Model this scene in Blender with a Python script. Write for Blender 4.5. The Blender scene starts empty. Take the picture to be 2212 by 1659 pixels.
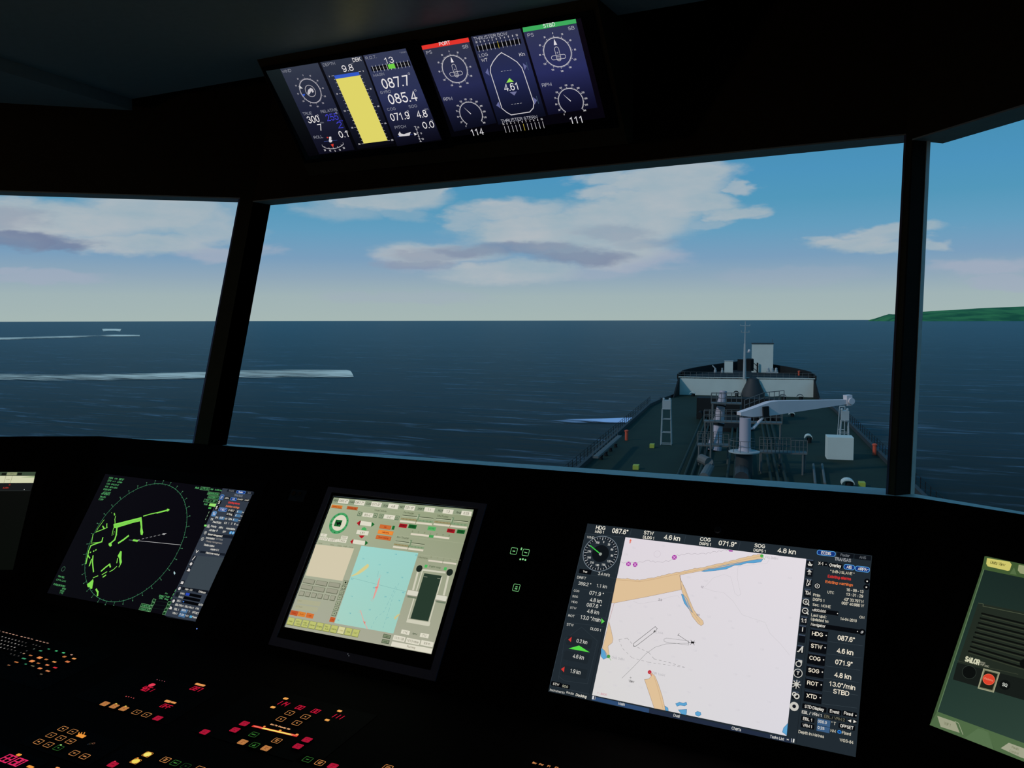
import bpy, bmesh, math, random
from mathutils import Vector, Matrix
random.seed(7)
SC = bpy.context.scene
COL = SC.collection
V3 = Vector

# ---------------------------------------------------------------- camera geometry
# world axes: X runs along the middle window wall, Y points out over the bow, Z up
EYE = V3((0, 0, 1.6))
FPX = 1900.0
CR = V3((0.8863707, 0.4629711, -0.0021885))      # camera right
CU = V3((-0.0314824, 0.0649886, 0.9973893))      # camera up
CF = V3((-0.4619046, 0.8839877, -0.0721795))     # camera forward

def ray(x, y):
    return (CR * (x - 1106.0) - CU * (y - 829.5) + CF * FPX)

def hit(x, y, n, p):
    """where the sight line through photo point (x, y) meets the plane through p with normal n"""
    r = ray(x, y); n = V3(n)
    return EYE + r * (n.dot(V3(p) - EYE) / n.dot(r))

def lin(c):
    o = []
    for v in c[:3]:
        v = v / 255.0
        o.append(v / 12.92 if v <= 0.04045 else ((v + 0.055) / 1.055) ** 2.4)
    return (o[0], o[1], o[2], 1.0)

# ---------------------------------------------------------------- materials
MATS = {}
def mat(name, rgb=None, rough=0.6, metal=0.0, spec=0.5, emit=None, noise=None, lin_rgb=None, bump=None):
    if name in MATS: return MATS[name]
    m = bpy.data.materials.new(name); m.use_nodes = True
    nt = m.node_tree; b = nt.nodes['Principled BSDF']
    c = lin_rgb + (1.0,) if lin_rgb else lin(rgb)
    b.inputs['Base Color'].default_value = c
    b.inputs['Roughness'].default_value = rough
    b.inputs['Metallic'].default_value = metal
    b.inputs['Specular IOR Level'].default_value = spec
    if noise:
        sc, amt = noise
        tc = nt.nodes.new('ShaderNodeTexCoord')
        n = nt.nodes.new('ShaderNodeTexNoise'); n.inputs['Scale'].default_value = sc; n.inputs['Detail'].default_value = 5
        mr = nt.nodes.new('ShaderNodeMapRange'); mr.inputs[3].default_value = 1 - amt; mr.inputs[4].default_value = 1 + amt
        mx = nt.nodes.new('ShaderNodeVectorMath'); mx.operation = 'SCALE'; mx.inputs[0].default_value = c[:3]
        nt.links.new(tc.outputs['Object'], n.inputs['Vector']); nt.links.new(n.outputs[0], mr.inputs[0])
        nt.links.new(mr.outputs[0], mx.inputs['Scale']); nt.links.new(mx.outputs[0], b.inputs['Base Color'])
        if bump:
            bp = nt.nodes.new('ShaderNodeBump'); bp.inputs['Strength'].default_value = bump; bp.inputs['Distance'].default_value = 0.002
            nt.links.new(n.outputs[0], bp.inputs['Height']); nt.links.new(bp.outputs[0], b.inputs['Normal'])
    MATS[name] = m
    return m

def glow_material():
    """self-lit pixels: the colour of each face of a display image or key legend"""
    m = bpy.data.materials.new('display_light'); m.use_nodes = True
    nt = m.node_tree; nt.nodes.clear()
    a = nt.nodes.new('ShaderNodeAttribute'); a.attribute_name = 'glow'
    e = nt.nodes.new('ShaderNodeEmission'); o = nt.nodes.new('ShaderNodeOutputMaterial')
    nt.links.new(a.outputs['Color'], e.inputs['Color']); nt.links.new(e.outputs[0], o.inputs['Surface'])
    m.cycles.emission_sampling = 'NONE'
    return m
GLOW = glow_material()

# ---------------------------------------------------------------- objects
def wloc(o):
    p = V3((0, 0, 0))
    while o is not None:
        p += V3(o.location); o = o.parent
    return p

def link_mesh(name, verts, faces, mats, parent=None, fmat=None, smooth=False):
    """verts in world coordinates; the mesh is stored relative to its parent"""
    off = wloc(parent) if parent else V3((0, 0, 0))
    org = V3((0, 0, 0))
    if parent is None and verts:
        c = sum((V3(v) for v in verts), V3((0, 0, 0))) / len(verts)
        org = V3((c.x, c.y, min(v[2] for v in verts)))
    me = bpy.data.meshes.new(name)
    me.from_pydata([tuple(V3(v) - off - org) for v in verts], [], faces)
    if not isinstance(mats, (list, tuple)): mats = [mats]
    for m in mats: me.materials.append(m)
    if fmat:
        for p, i in zip(me.polygons, fmat): p.material_index = i
    if smooth:
        for p in me.polygons: p.use_smooth = True
    me.validate(); me.update()
    o = bpy.data.objects.new(name, me); COL.objects.link(o)
    o.location = org
    if parent: o.parent = parent
    return o

def thing(name, loc, label, cat, group=None):
    o = bpy.data.objects.new(name, None); COL.objects.link(o); o.location = V3(loc)
    o.empty_display_size = 0.1
    return tag(o, label, cat, group)

def tag(o, label=None, cat=None, group=None, kind=None):
    if label: o['label'] = label
    if cat: o['category'] = cat
    if group: o['group'] = group
    if kind: o['kind'] = kind
    return o

class G:
    """collects simple solids into one mesh"""
    def __init__(s): s.v = []; s.f = []; s.m = []; s.sm = False
    def add(s, vs, fs, mi=0):
        b = len(s.v); s.v += [tuple(v) for v in vs]; s.f += [tuple(b + i for i in f) for f in fs]; s.m += [mi] * len(fs); return s
    def hexa(s, p, mi=0):
        """p: 8 points, bottom ring 0-3 then top ring 4-7"""
        return s.add(p, [(3, 2, 1, 0), (4, 5, 6, 7), (0, 1, 5, 4), (1, 2, 6, 5), (2, 3, 7, 6), (3, 0, 4, 7)], mi)
    def box(s, o, a, b, c, mi=0):
        """corner o and three edge vectors"""
        o, a, b, c = V3(o), V3(a), V3(b), V3(c)
        if a.cross(b).dot(c) < 0: a, b = b, a
        return s.hexa([o, o + a, o + a + b, o + b, o + c, o + a + c, o + a + b + c, o + b + c], mi)
    def tube(s, p, q, r0, r1=None, n=10, mi=0, caps=True):
        p, q = V3(p), V3(q); r1 = r0 if r1 is None else r1
        d = (q - p).normalized(); u = d.orthogonal().normalized(); w = d.cross(u)
        vs = []
        for c, r in ((p, r0), (q, r1)):
            for k in range(n):
                t = 2 * math.pi * k / n; vs.append(c + (u * math.cos(t) + w * math.sin(t)) * r)
        fs = [(k, (k + 1) % n, n + (k + 1) % n, n + k) for k in range(n)]
        if caps: fs += [tuple(range(n - 1, -1, -1)), tuple(range(n, 2 * n))]
        return s.add(vs, fs, mi)
    def path(s, pts, r, n=8, mi=0):
        for a, b in zip(pts[:-1], pts[1:]): s.tube(a, b, r, r, n, mi)
        return s
    def prism(s, poly, d, mi=0):
        """planar polygon (world points) swept by vector d"""
        n = len(poly); d = V3(d); vs = [V3(p) for p in poly] + [V3(p) + d for p in poly]
        return s.add(vs, [tuple(range(n - 1, -1, -1)), tuple(range(n, 2 * n))] + [(k, (k + 1) % n, n + (k + 1) % n, n + k) for k in range(n)], mi)
    def lathe(s, c, prof, ax=(0, 0, 1), n=24, mi=0):
        """prof: list of (radius, height) about axis through c"""
        c = V3(c); ax = V3(ax).normalized(); u = ax.orthogonal().normalized(); w = ax.cross(u)
        vs = []
        for r, h in prof:
            for k in range(n):
                t = 2 * math.pi * k / n; vs.append(c + ax * h + (u * math.cos(t) + w * math.sin(t)) * r)
        fs = []
        for j in range(len(prof) - 1):
            for k in range(n):
                a = j * n + k; b = j * n + (k + 1) % n; fs.append((a, b, b + n, a + n))
        fs += [tuple(range(n - 1, -1, -1)), tuple(range((len(prof) - 1) * n, len(prof) * n))]
        return s.add(vs, fs, mi)
    def build(s, name, mats, parent=None, bevel=0, smooth=False):
        o = link_mesh(name, s.v, s.f, mats, parent, s.m, smooth)
        bm = bmesh.new(); bm.from_mesh(o.data)
        if bevel:
            bmesh.ops.remove_doubles(bm, verts=bm.verts, dist=1e-6)
            bmesh.ops.bevel(bm, geom=[e for e in bm.edges if e.calc_face_angle(0) > 0.5], offset=bevel, segments=2, profile=0.7, affect='EDGES')
        bmesh.ops.recalc_face_normals(bm, faces=bm.faces)
        bm.to_mesh(o.data); bm.free()
        if smooth:
            try: o.data.set_sharp_from_angle(angle=0.6)
            except Exception: pass
        return o

# ---------------------------------------------------------------- lettering
# plain sans lettering drawn with even strokes; each glyph: width and strokes in cap heights,
# a stroke is a list of points, ('a', cx, cy, rx, ry, from, to) adds an arc (degrees, counter-clockwise positive)
FONT = {
'A': (.68, [[(0, 0), (.34, 1), (.68, 0)], [(.13, .34), (.55, .34)]]),
'B': (.60, [[(.32, .52), (0, .52), (0, 1), (.32, 1), ('a', .32, .76, .23, .24, 90, -90), ('a', .34, .26, .26, .26, 90, -90), (0, 0), (0, .52)]]),
'C': (.66, [[('a', .35, .5, .35, .5, 42, 318)]]),
'D': (.64, [[(.26, 0), (0, 0), (0, 1), (.26, 1), ('a', .26, .5, .38, .5, 90, -90)]]),
'E': (.54, [[(.54, 1), (0, 1), (0, 0), (.54, 0)], [(0, .52), (.48, .52)]]),
'F': (.52, [[(.52, 1), (0, 1), (0, 0)], [(0, .5), (.44, .5)]]),
'G': (.70, [[('a', .35, .5, .35, .5, 45, 330), (.68, .46), (.40, .46)]]),
'H': (.60, [[(0, 0), (0, 1)], [(.60, 0), (.60, 1)], [(0, .52), (.60, .52)]]),
'I': (.02, [[(.01, 0), (.01, 1)]]),
'J': (.42, [[(.42, 1), (.42, .24), ('a', .21, .22, .21, .22, 0, -180)]]),
'K': (.60, [[(0, 0), (0, 1)], [(.58, 1), (.02, .36)], [(.20, .58), (.60, 0)]]),
'L': (.48, [[(0, 1), (0, 0), (.48, 0)]]),
'M': (.72, [[(0, 0), (0, 1), (.36, .12), (.72, 1), (.72, 0)]]),
'N': (.60, [[(0, 0), (0, 1), (.60, 0), (.60, 1)]]),
'O': (.72, [[('a', .36, .5, .36, .5, 0, 360)]]),
'P': (.58, [[(0, 0), (0, 1), (.32, 1), ('a', .32, .73, .26, .27, 90, -90), (0, .46)]]),
'Q': (.72, [[('a', .36, .5, .36, .5, 0, 360)], [(.44, .24), (.72, -.04)]]),
'R': (.62, [[(0, 0), (0, 1), (.34, 1), ('a', .34, .75, .25, .25, 90, -90), (0, .5)], [(.32, .5), (.48, .42), (.60, 0)]]),
'S': (.58, [[('a', .29, .75, .27, .25, 25, 270), ('a', .29, .25, .29, .25, 90, -155)]]),
'T': (.60, [[(0, 1), (.60, 1)], [(.30, 1), (.30, 0)]]),
'U': (.60, [[(0, 1), (0, .3), ('a', .30, .3, .30, .3, 180, 360), (.60, 1)]]),
'V': (.64, [[(0, 1), (.32, 0), (.64, 1)]]),
'W': (.92, [[(0, 1), (.23, 0), (.46, .95), (.69, 0), (.92, 1)]]),
'X': (.62, [[(0, 0), (.62, 1)], [(0, 1), (.62, 0)]]),
'Y': (.62, [[(0, 1), (.31, .46), (.62, 1)], [(.31, .46), (.31, 0)]]),
'Z': (.58, [[(0, 1), (.58, 1), (0, 0), (.58, 0)]]),
'0': (.48, [[('a', .24, .5, .24, .5, 0, 360)]]),
'1': (.48, [[(.06, .76), (.28, .97), (.28, 0)]]),
'2': (.48, [[('a', .24, .73, .24, .27, 170, -35), (0, 0), (.50, 0)]]),
'3': (.48, [[('a', .23, .76, .22, .24, 165, -80), ('a', .24, .27, .25, .27, 90, -165)]]),
'4': (.50, [[(.38, 0), (.38, 1), (0, .26), (.52, .26)]]),
'5': (.48, [[(.46, 1), (.08, 1), (.03, .50), ('a', .24, .32, .25, .32, 130, -155)]]),
'6': (.48, [[('a', .25, .62, .24, .38, 40, 180), (.01, .32), ('a', .25, .31, .24, .31, 180, -180)]]),
'7': (.48, [[(0, 1), (.48, 1), (.17, 0)]]),
'8': (.48, [[('a', .24, .77, .20, .23, 270, -90)], [('a', .24, .27, .25, .27, 90, 450)]]),
'9': (.48, [[('a', .23, .38, .24, .38, -140, 0), (.48, .68), ('a', .24, .69, .24, .31, 0, 360)]]),
'a': (.46, [[('a', .22, .52, .20, .22, 160, 0), (.42, .08), (.48, 0)], [(.42, .42), (.18, .38), ('a', .19, .19, .19, .19, 90, 300), (.42, .2)]]),
'b': (.46, [[(0, 1), (0, 0)], [('a', .23, .37, .23, .37, 180, -180)]]),
'c': (.44, [[('a', .23, .37, .23, .37, 45, 315)]]),
'd': (.46, [[(.46, 1), (.46, 0)], [('a', .23, .37, .23, .37, 0, 360)]]),
'e': (.46, [[(.0, .38), (.46, .38), ('a', .23, .37, .23, .37, 0, 318)]]),
'f': (.28, [[(.30, .98), ('a', .25, .82, .14, .16, 90, 180), (.11, 0)], [(0, .72), (.27, .72)]]),
'g': (.46, [[('a', .23, .37, .23, .37, 0, 360)], [(.46, .74), (.46, -.08), ('a', .23, -.06, .23, .18, 0, -160)]]),
'h': (.44, [[(0, 1), (0, 0)], [(0, .5), ('a', .22, .50, .22, .24, 180, 0), (.44, 0)]]),
'i': (.02, [[(.01, 0), (.01, .72)], [(.01, .92), (.01, .98)]]),
'j': (.10, [[(.10, .72), (.10, -.1), (.0, -.2)], [(.10, .92), (.10, .98)]]),
'k': (.42, [[(0, 0), (0, 1)], [(.40, .72), (.02, .28)], [(.16, .44), (.42, 0)]]),
'l': (.02, [[(.01, 0), (.01, 1)]]),
'm': (.72, [[(0, .74), (0, 0)], [(0, .5), ('a', .18, .54, .18, .20, 180, 0), (.36, 0)], [(.36, .5), ('a', .54, .54, .18, .20, 180, 0), (.72, 0)]]),
'n': (.44, [[(0, .74), (0, 0)], [(0, .5), ('a', .22, .50, .22, .24, 180, 0), (.44, 0)]]),
'o': (.46, [[('a', .23, .37, .23, .37, 0, 360)]]),
'p': (.46, [[(0, .74), (0, -.24)], [('a', .23, .37, .23, .37, 180, -180)]]),
'q': (.46, [[(.46, .74), (.46, -.24)], [('a', .23, .37, .23, .37, 0, 360)]]),
'r': (.26, [[(0, .74), (0, 0)], [(0, .46), ('a', .26, .44, .26, .28, 180, 90)]]),
's': (.40, [[('a', .20, .56, .17, .18, 25, 270), ('a', .20, .19, .20, .19, 90, -155)]]),
't': (.26, [[(.11, .94), (.11, .12), (.16, .01), (.27, .01)], [(0, .72), (.27, .72)]]),
'u': (.44, [[(0, .74), (0, .24), ('a', .22, .24, .22, .24, 180, 360), (.44, .74)], [(.44, .3), (.44, 0)]]),
'v': (.42, [[(0, .74), (.21, 0), (.42, .74)]]),
'w': (.66, [[(0, .74), (.16, 0), (.33, .7), (.50, 0), (.66, .74)]]),
'x': (.42, [[(0, 0), (.42, .74)], [(0, .74), (.42, 0)]]),
'y': (.42, [[(0, .74), (.21, .02)], [(.42, .74), (.16, -.2), (.02, -.22)]]),
'z': (.40, [[(0, .74), (.40, .74), (0, 0), (.40, 0)]]),
'.': (.04, [[(.0, .02), (.04, .02)]]), ',': (.06, [[(.05, .03), (.0, -.14)]]), ':': (.04, [[(.0, .06), (.04, .06)], [(.0, .62), (.04, .62)]]),
'-': (.28, [[(0, .38), (.28, .38)]]), '+': (.44, [[(0, .42), (.44, .42)], [(.22, .2), (.22, .64)]]), '/': (.28, [[(0, -.02), (.28, 1.02)]]),
'(': (.16, [[(.18, 1.05), (.02, .72), (.02, .16), (.18, -.16)]]), ')': (.16, [[(0, 1.05), (.16, .72), (.16, .16), (0, -.16)]]),
'*': (.24, [[(.12, .72), (.12, 1.0)], [(0, .78), (.24, .94)], [(.24, .78), (0, .94)]]), '°': (.20, [[('a', .10, .88, .10, .11, 0, 360)]]),
'×': (.36, [[(0, .12), (.36, .56)], [(0, .56), (.36, .12)]]), '†': (.30, [[(.15, 0), (.15, .9)], [(0, .62), (.15, .95), (.30, .62)], [(.04, .3), (.26, .3)]]),
}
FONT_CACHE = {}
def glyph_strokes(ch):
    if ch in FONT_CACHE: return FONT_CACHE[ch]
    w, st = FONT.get(ch, FONT['-']); out = []
    for s in st:
        P = []
        for q in s:
            if q[0] == 'a':
                _, cx, cy, rx, ry, a0, a1 = q; n = max(3, int(abs(a1 - a0) / 30))
                P += [(cx + rx * math.cos(math.radians(a0 + (a1 - a0) * k / n)), cy + ry * math.sin(math.radians(a0 + (a1 - a0) * k / n))) for k in range(n + 1)]
            else: P.append(q)
        out.append(P)
    FONT_CACHE[ch] = (w, out); return FONT_CACHE[ch]
def layout(txt):
    x = 0; res = []
    for ch in txt:
        if ch == ' ': x += .30; continue
        w, st = glyph_strokes(ch); res.append((x, st)); x += w + .20
    return res, max(.02, x - .20)

SEG = {'0': 'abcdef', '1': 'bc', '2': 'abged', '3': 'abgcd', '4': 'fgbc', '5': 'afgcd', '6': 'afgedc', '7': 'abc', '8': 'abcdefg', '9': 'abcfgd',
       'O': 'abcdef', 'F': 'aefg', '-': 'g', ' ': '', '.': ''}

class Face2D:
    """flat picture drawn on a plane: positions are read from the photograph, then live as real metres on the plane"""
    def __init__(s, n, p, right, layer=0.00012):
        s.n = V3(n).normalized(); s.p = V3(p); s.S = V3(right).normalized(); s.T = s.n.cross(s.S).normalized()
        if s.T.z < 0: s.T = -s.T
        if s.n.dot(EYE - s.p) < 0: s.n = -s.n
        s.v = []; s.f = []; s.c = []; s.z = (0, 0, 1.0); s.layer = layer; s.base = 0.0
    def zoom(s, ox, oy, sc): s.z = (ox, oy, sc); return s
    def loc(s, x, y):
        w = hit(s.z[0] + x * s.z[2], s.z[1] + y * s.z[2], s.n, s.p) - s.p
        return V3((w.dot(s.S), w.dot(s.T)))
    def world(s, q, h=0.0): return s.p + s.S * q[0] + s.T * q[1] + s.n * (h + s.base)
    def jac(s, x, y):
        a = s.loc(x - 1, y); b = s.loc(x + 1, y); c = s.loc(x, y - 1); d = s.loc(x, y + 1)
        sx, tx = (b - a) / 2; sy, ty = (d - c) / 2
        m = -tx / ty                       # along a row: dy for dx = 1
        q = -sy / sx                       # along a column: dx for dy = 1
        return sx + sy * m, -(ty + tx * q) # metres per pixel along a row, up a column
    def raw(s, pts, col, L=1, cols=None):
        """pts in local metres"""
        b = len(s.v)
        for q in pts: s.v.append(s.world(q, L * s.layer))
        s.f.append(tuple(range(b, b + len(pts)))); s.c.append([lin(c) for c in cols] if cols else [lin(col)] * len(pts))
    def poly(s, pts, col, L=1, cols=None):
        P = [s.loc(*p) for p in pts]
        if cols and len(P) == 4:
            N = 6; B = lambda q, u, v: tuple((q[0][k] * (1 - u) + q[1][k] * u) * (1 - v) + (q[3][k] * (1 - u) + q[2][k] * u) * v for k in range(len(q[0])))
            for i in range(N):
                for j in range(N):
                    uv = [(i / N, j / N), ((i + 1) / N, j / N), ((i + 1) / N, (j + 1) / N), (i / N, (j + 1) / N)]
                    s.raw([V3(B([tuple(p) for p in P], u, v)) for u, v in uv], None, L, [B(cols, u, v) for u, v in uv])
        else: s.raw(P, col, L, cols)
    def strip(s, P, w, col, L=2, closed=False):
        P = [V3(p) for p in P]; n = len(P)
        for i in range(n if closed else n - 1):
            a, b = P[i], P[(i + 1) % n]
            if (b - a).length < 1e-7: continue
            d = (b - a).normalized(); u = V3((-d.y, d.x)) * w / 2; e = d * w / 2
            s.raw([a - e - u, b + e - u, b + e + u, a - e + u], col, L)
    def line(s, pts, w, col, L=2, closed=False): s.strip([s.loc(*p) for p in pts], w * 0.001, col, L, closed)
    def dash(s, pts, w, col, L=2, step=6.0):
        P = [s.loc(*p) for p in pts]
        for a, b in zip(P[:-1], P[1:]):
            n = max(1, int((b - a).length / (step * 0.001)))
            for k in range(n):
                if k % 2 == 0: s.strip([a.lerp(b, k / n), a.lerp(b, (k + 1) / n)], w * 0.001, col, L)
    def disc(s, x, y, r, col, L=2, n=28, r_in=None, a0=0, a1=360, ry=None):
        """r, r_in in mm"""
        c = s.loc(x, y); s.disc_l(c, r, col, L, n, r_in, a0, a1)
    def disc_l(s, c, r, col, L=2, n=28, r_in=None, a0=0, a1=360):
        r *= 0.001
        A = [math.radians(a0 + (a1 - a0) * k / n) for k in range(n + 1)]
        P = [V3((c[0] + math.sin(t) * r, c[1] + math.cos(t) * r)) for t in A]
        if r_in is None: s.raw(P[:-1] if a1 - a0 == 360 else P + [V3(c)], col, L)
        else:
            q = r_in * 0.001; Q = [V3((c[0] + math.sin(t) * q, c[1] + math.cos(t) * q)) for t in A]
            for k in range(n): s.raw([P[k], P[k + 1], Q[k + 1], Q[k]], col, L)
    def rrect(s, x, y, w, h, col, L=2, rad=0.0, ring=None, local=False, cols=None):
        """rectangle centred at (x, y), w and h in photo-zoom pixels (or mm when local)"""
        if local: c = V3((x, y)); W = w * 0.001; H = h * 0.001
        else:
            c = s.loc(x, y); kx, ky = s.jac(x, y); W = w * kx; H = h * ky
        r = rad * min(W, H) / 2
        def outline(W, H, r):
            if r <= 1e-6: return [V3((c.x + a * W / 2, c.y + b * H / 2)) for a, b in ((-1, -1), (1, -1), (1, 1), (-1, 1))]
            P = []
            for (a, b, t0) in ((1, 1, 0), (1, -1, 90), (-1, -1, 180), (-1, 1, 270)):
                for k in range(5):
                    t = math.radians(t0 + 90 * k / 4)
                    P.append(V3((c.x + a * (W / 2 - r) + math.sin(t) * r, c.y + b * (H / 2 - r) + math.cos(t) * r)))
            return P
        P = outline(W, H, r)
        if ring:
            q = ring * 0.001; Q = outline(W - 2 * q, H - 2 * q, max(0, r - q) if r > 1e-6 else 0)
            if len(Q) != len(P): Q = outline(W - 2 * q, H - 2 * q, 1e-5)
            n = len(P)
            for k in range(n): s.raw([P[k], P[(k + 1) % n], Q[(k + 1) % n], Q[k]], col, L)
        else: s.raw(P, col, L, cols)
    def tri(s, x, y, r, ang, col, L=2, asp=1.0):
        """triangle, r mm, pointing ang degrees clockwise from up"""
        c = s.loc(x, y); P = []
        for k, q in ((0, r), (130, r * asp), (230, r * asp)):
            t = math.radians(ang + k); P.append(V3((c.x + math.sin(t) * q * .001, c.y + math.cos(t) * q * .001)))
        s.raw(P, col, L)
    def text(s, x, y, h, w, col, txt, L=4, bold=0.015, align='c', mm=False, local=None, rot=0):
        """cap height h and width w in zoom pixels; w = 0 keeps the natural width"""
        res, tot = layout(txt)
        if not res: return
        if local is not None: c = V3(local); kx = ky = 0.001
        else:
            c = s.loc(x, y); kx, ky = s.jac(x, y)
            if mm: kx = ky = 0.001
        t = .125 + bold * 2.8
        H = h * ky / (1 + t); W = (w * kx - t * H) / tot if w else H
        if W <= 0: W = H * .5
        xo = {'c': tot / 2, 'l': 0, 'r': tot}[align]
        for x0, st in res:
            for P in st: s.stroke([V3((c.x + (x0 + a - xo) * W, c.y + (b - .5) * H)) for a, b in P], t * H, col, L)
    def stroke(s, P, w, col, L):
        """one continuous ribbon with mitred turns"""
        P = [p for i, p in enumerate(P) if i == 0 or (p - P[i - 1]).length > 1e-7]
        if len(P) < 2: return
        closed = (P[0] - P[-1]).length < w * .05 and len(P) > 3
        if closed: P = P[:-1]
        n = len(P); lo = []; hi = []
        for i in range(n):
            a = P[i - 1] if (i > 0 or closed) else None; b = P[(i + 1) % n] if (i < n - 1 or closed) else None
            d1 = (P[i] - a).normalized() if a is not None and (P[i] - a).length > 1e-9 else None
            d2 = (b - P[i]).normalized() if b is not None and (b - P[i]).length > 1e-9 else None
            if d1 is None: d1 = d2
            if d2 is None: d2 = d1
            if d1 is None: return
            n1 = V3((-d1.y, d1.x)); n2 = V3((-d2.y, d2.x)); m = n1 + n2
            m = m.normalized() if m.length > .2 else n1
            k = min(1.7, 1 / max(.3, m.dot(n1))) * w / 2
            e = V3((0, 0))
            if not closed and i == 0: e = -d1 * w * .42
            if not closed and i == n - 1: e = d2 * w * .42
            lo.append(P[i] + e - m * k); hi.append(P[i] + e + m * k)
        for i in range(n if closed else n - 1):
            j = (i + 1) % n; s.raw([lo[i], lo[j], hi[j], hi[i]], col, L)
    def seg(s, x, y, h, w, col, txt, L=2, slant=0.12, t=0.13):
        """seven-segment figures, h and w (whole width) in zoom pixels"""
        c = s.loc(x, y); kx, ky = s.jac(x, y); H = h * ky; Wd = w * kx / len(txt)
        for i, chh in enumerate(txt):
            cx = c.x - Wd * len(txt) / 2 + Wd * (i + 0.5); a = Wd * 0.33; hh = H / 2
            pt = lambda u, v: V3((cx + u * a + v * hh * slant, c.y + v * hh))
            S7 = {'a': ((-1, 1), (1, 1)), 'b': ((1, 1), (1, 0)), 'c': ((1, 0), (1, -1)), 'd': ((-1, -1), (1, -1)), 'e': ((-1, 0), (-1, -1)), 'f': ((-1, 1), (-1, 0)), 'g': ((-1, 0), (1, 0))}
            for g in SEG.get(chh, 'g'):
                p, q = S7[g]; s.strip([pt(*p), pt(*q)], H * t, col, L)
            if chh == '.': s.strip([pt(-.2, -1), pt(.2, -1)], H * t, col, L)
    def texts(s, spec, col, bold=0.015, L=4):
        """one text per line: x y h w text"""
        for ln in spec.strip().splitlines():
            p = ln.strip().split(None, 4)
            if len(p) == 5: s.text(float(p[0]), float(p[1]), float(p[2]), float(p[3]), col, p[4], L, bold)
    def build(s, name, parent=None, mats=None):
        off = wloc(parent) if parent else V3((0, 0, 0))
        me = bpy.data.meshes.new(name)
        me.from_pydata([tuple(v - off) for v in s.v], [], s.f)
        ca = me.color_attributes.new('glow', 'FLOAT_COLOR', 'CORNER')
        flat = []
        for c in s.c:
            for q in c: flat += q
        ca.data.foreach_set('color', flat)
        me.materials.append(GLOW); me.update()
        o = bpy.data.objects.new(name, me); COL.objects.link(o)
        if parent: o.parent = parent
        s.v = []; s.f = []; s.c = []
        return o
    def quad_world(s, pts): return [s.world(s.loc(*p)) for p in pts]
# ================================================================ materials of the room
M_BLACK = mat('matt_black_laminate', lin_rgb=(0.105, 0.062, 0.030), rough=0.9, spec=0.05, noise=(60, 0.15))
M_CEIL = mat('grey_ceiling_panel', lin_rgb=(0.46, 0.50, 0.48), rough=0.45, spec=0.35, noise=(40, 0.12))
M_GREY = mat('grey_window_lining', lin_rgb=(0.88, 0.76, 0.64), rough=0.5, noise=(25, 0.12))
M_JAMB = mat('dark_blue_window_jamb', lin_rgb=(0.40, 0.30, 0.42), rough=0.7, spec=0.2, noise=(30, 0.2))
M_FLOOR = mat('black_rubber_floor', lin_rgb=(0.012, 0.012, 0.013), rough=0.8, noise=(80, 0.2))
M_CONS = mat('black_console_laminate', lin_rgb=(0.011, 0.0070, 0.0048), rough=0.8, spec=0.06, noise=(90, 0.2))
M_BEZEL = mat('dark_blue_black_bezel', lin_rgb=(0.22, 0.20, 0.27), rough=0.6, spec=0.2, noise=(120, 0.12))
M_BEZ2 = mat('black_bezel_plastic', lin_rgb=(0.012, 0.008, 0.006), rough=0.7, spec=0.1, noise=(120, 0.12))
M_PLATE = mat('black_panel_plate', lin_rgb=(0.010, 0.0066, 0.0050), rough=0.75, spec=0.08, noise=(150, 0.15))
M_KEY = mat('black_key_cap', lin_rgb=(0.009, 0.006, 0.0048), rough=0.7, spec=0.1, noise=(200, 0.1))
M_LCD = mat('unlit_display_glass', lin_rgb=(0.004, 0.005, 0.006), rough=0.25, spec=0.25, noise=(200, 0.05))

TW = math.tan(math.radians(15.9))
SLOPE = V3((0, TW, 1))                       # climbing the leaning wall by one metre
LV = V3((-0.75307409, -0.65792837, 0)).normalized()   # along the left wall, away from the corner
RV = V3((0.76640641, -0.64234881, 0)).normalized()    # along the right wall, away from the corner
ZW = EYE.z - 0.40; YW = 2.2                  # reference line on the inner face of the middle wall

class Wall:
    """leaning window wall: along = horizontal unit vector, out = horizontal unit vector pointing outdoors"""
    def __init__(s, org, along, out, lean):
        s.o = V3(org); s.a = V3(along); s.out = V3(out); s.up = V3((0, 0, 1)) + lean
        s.n = s.a.cross(s.up).normalized()
    def at(s, a, z, d=0.0): return s.o + s.a * a + s.up * (z - s.o.z) + s.out * d
    def ab(s, x, y, d=0.0):
        w = hit(x, y, s.n, s.o + s.out * d) - (s.o + s.out * d)
        z = s.o.z + w.z; h = w - s.up * w.z
        return h.dot(s.a), z
TH = 0.09
WC = Wall((0, YW, ZW), (1, 0, 0), (0, 1, 0), V3((0, TW, 0)))
bl, _ = WC.ab(533, 430); br, _ = WC.ab(1960, 290)
XL, XR = -2.335, -0.1620
def side_wall(x, along, out):
    # the mullion line is shared with the middle wall: p(z) = (x, YW + TW (z - ZW))
    k = along.cross(V3((0, 0, 1))); lean = out * (TW * V3((0, 1, 0)).dot(out))
    # keep the shared mullion line inside this wall's plane
    m = V3((0, TW, 0)); lean = m
    return Wall((x, YW, ZW), along, out, lean)
OUTL = V3((-0.65792837, 0.75307409, 0)).normalized(); OUTR = V3((0.64234881, 0.76640641, 0)).normalized()
WL = side_wall(XL, LV, OUTL); WR = side_wall(XR, RV, OUTR)

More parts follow.
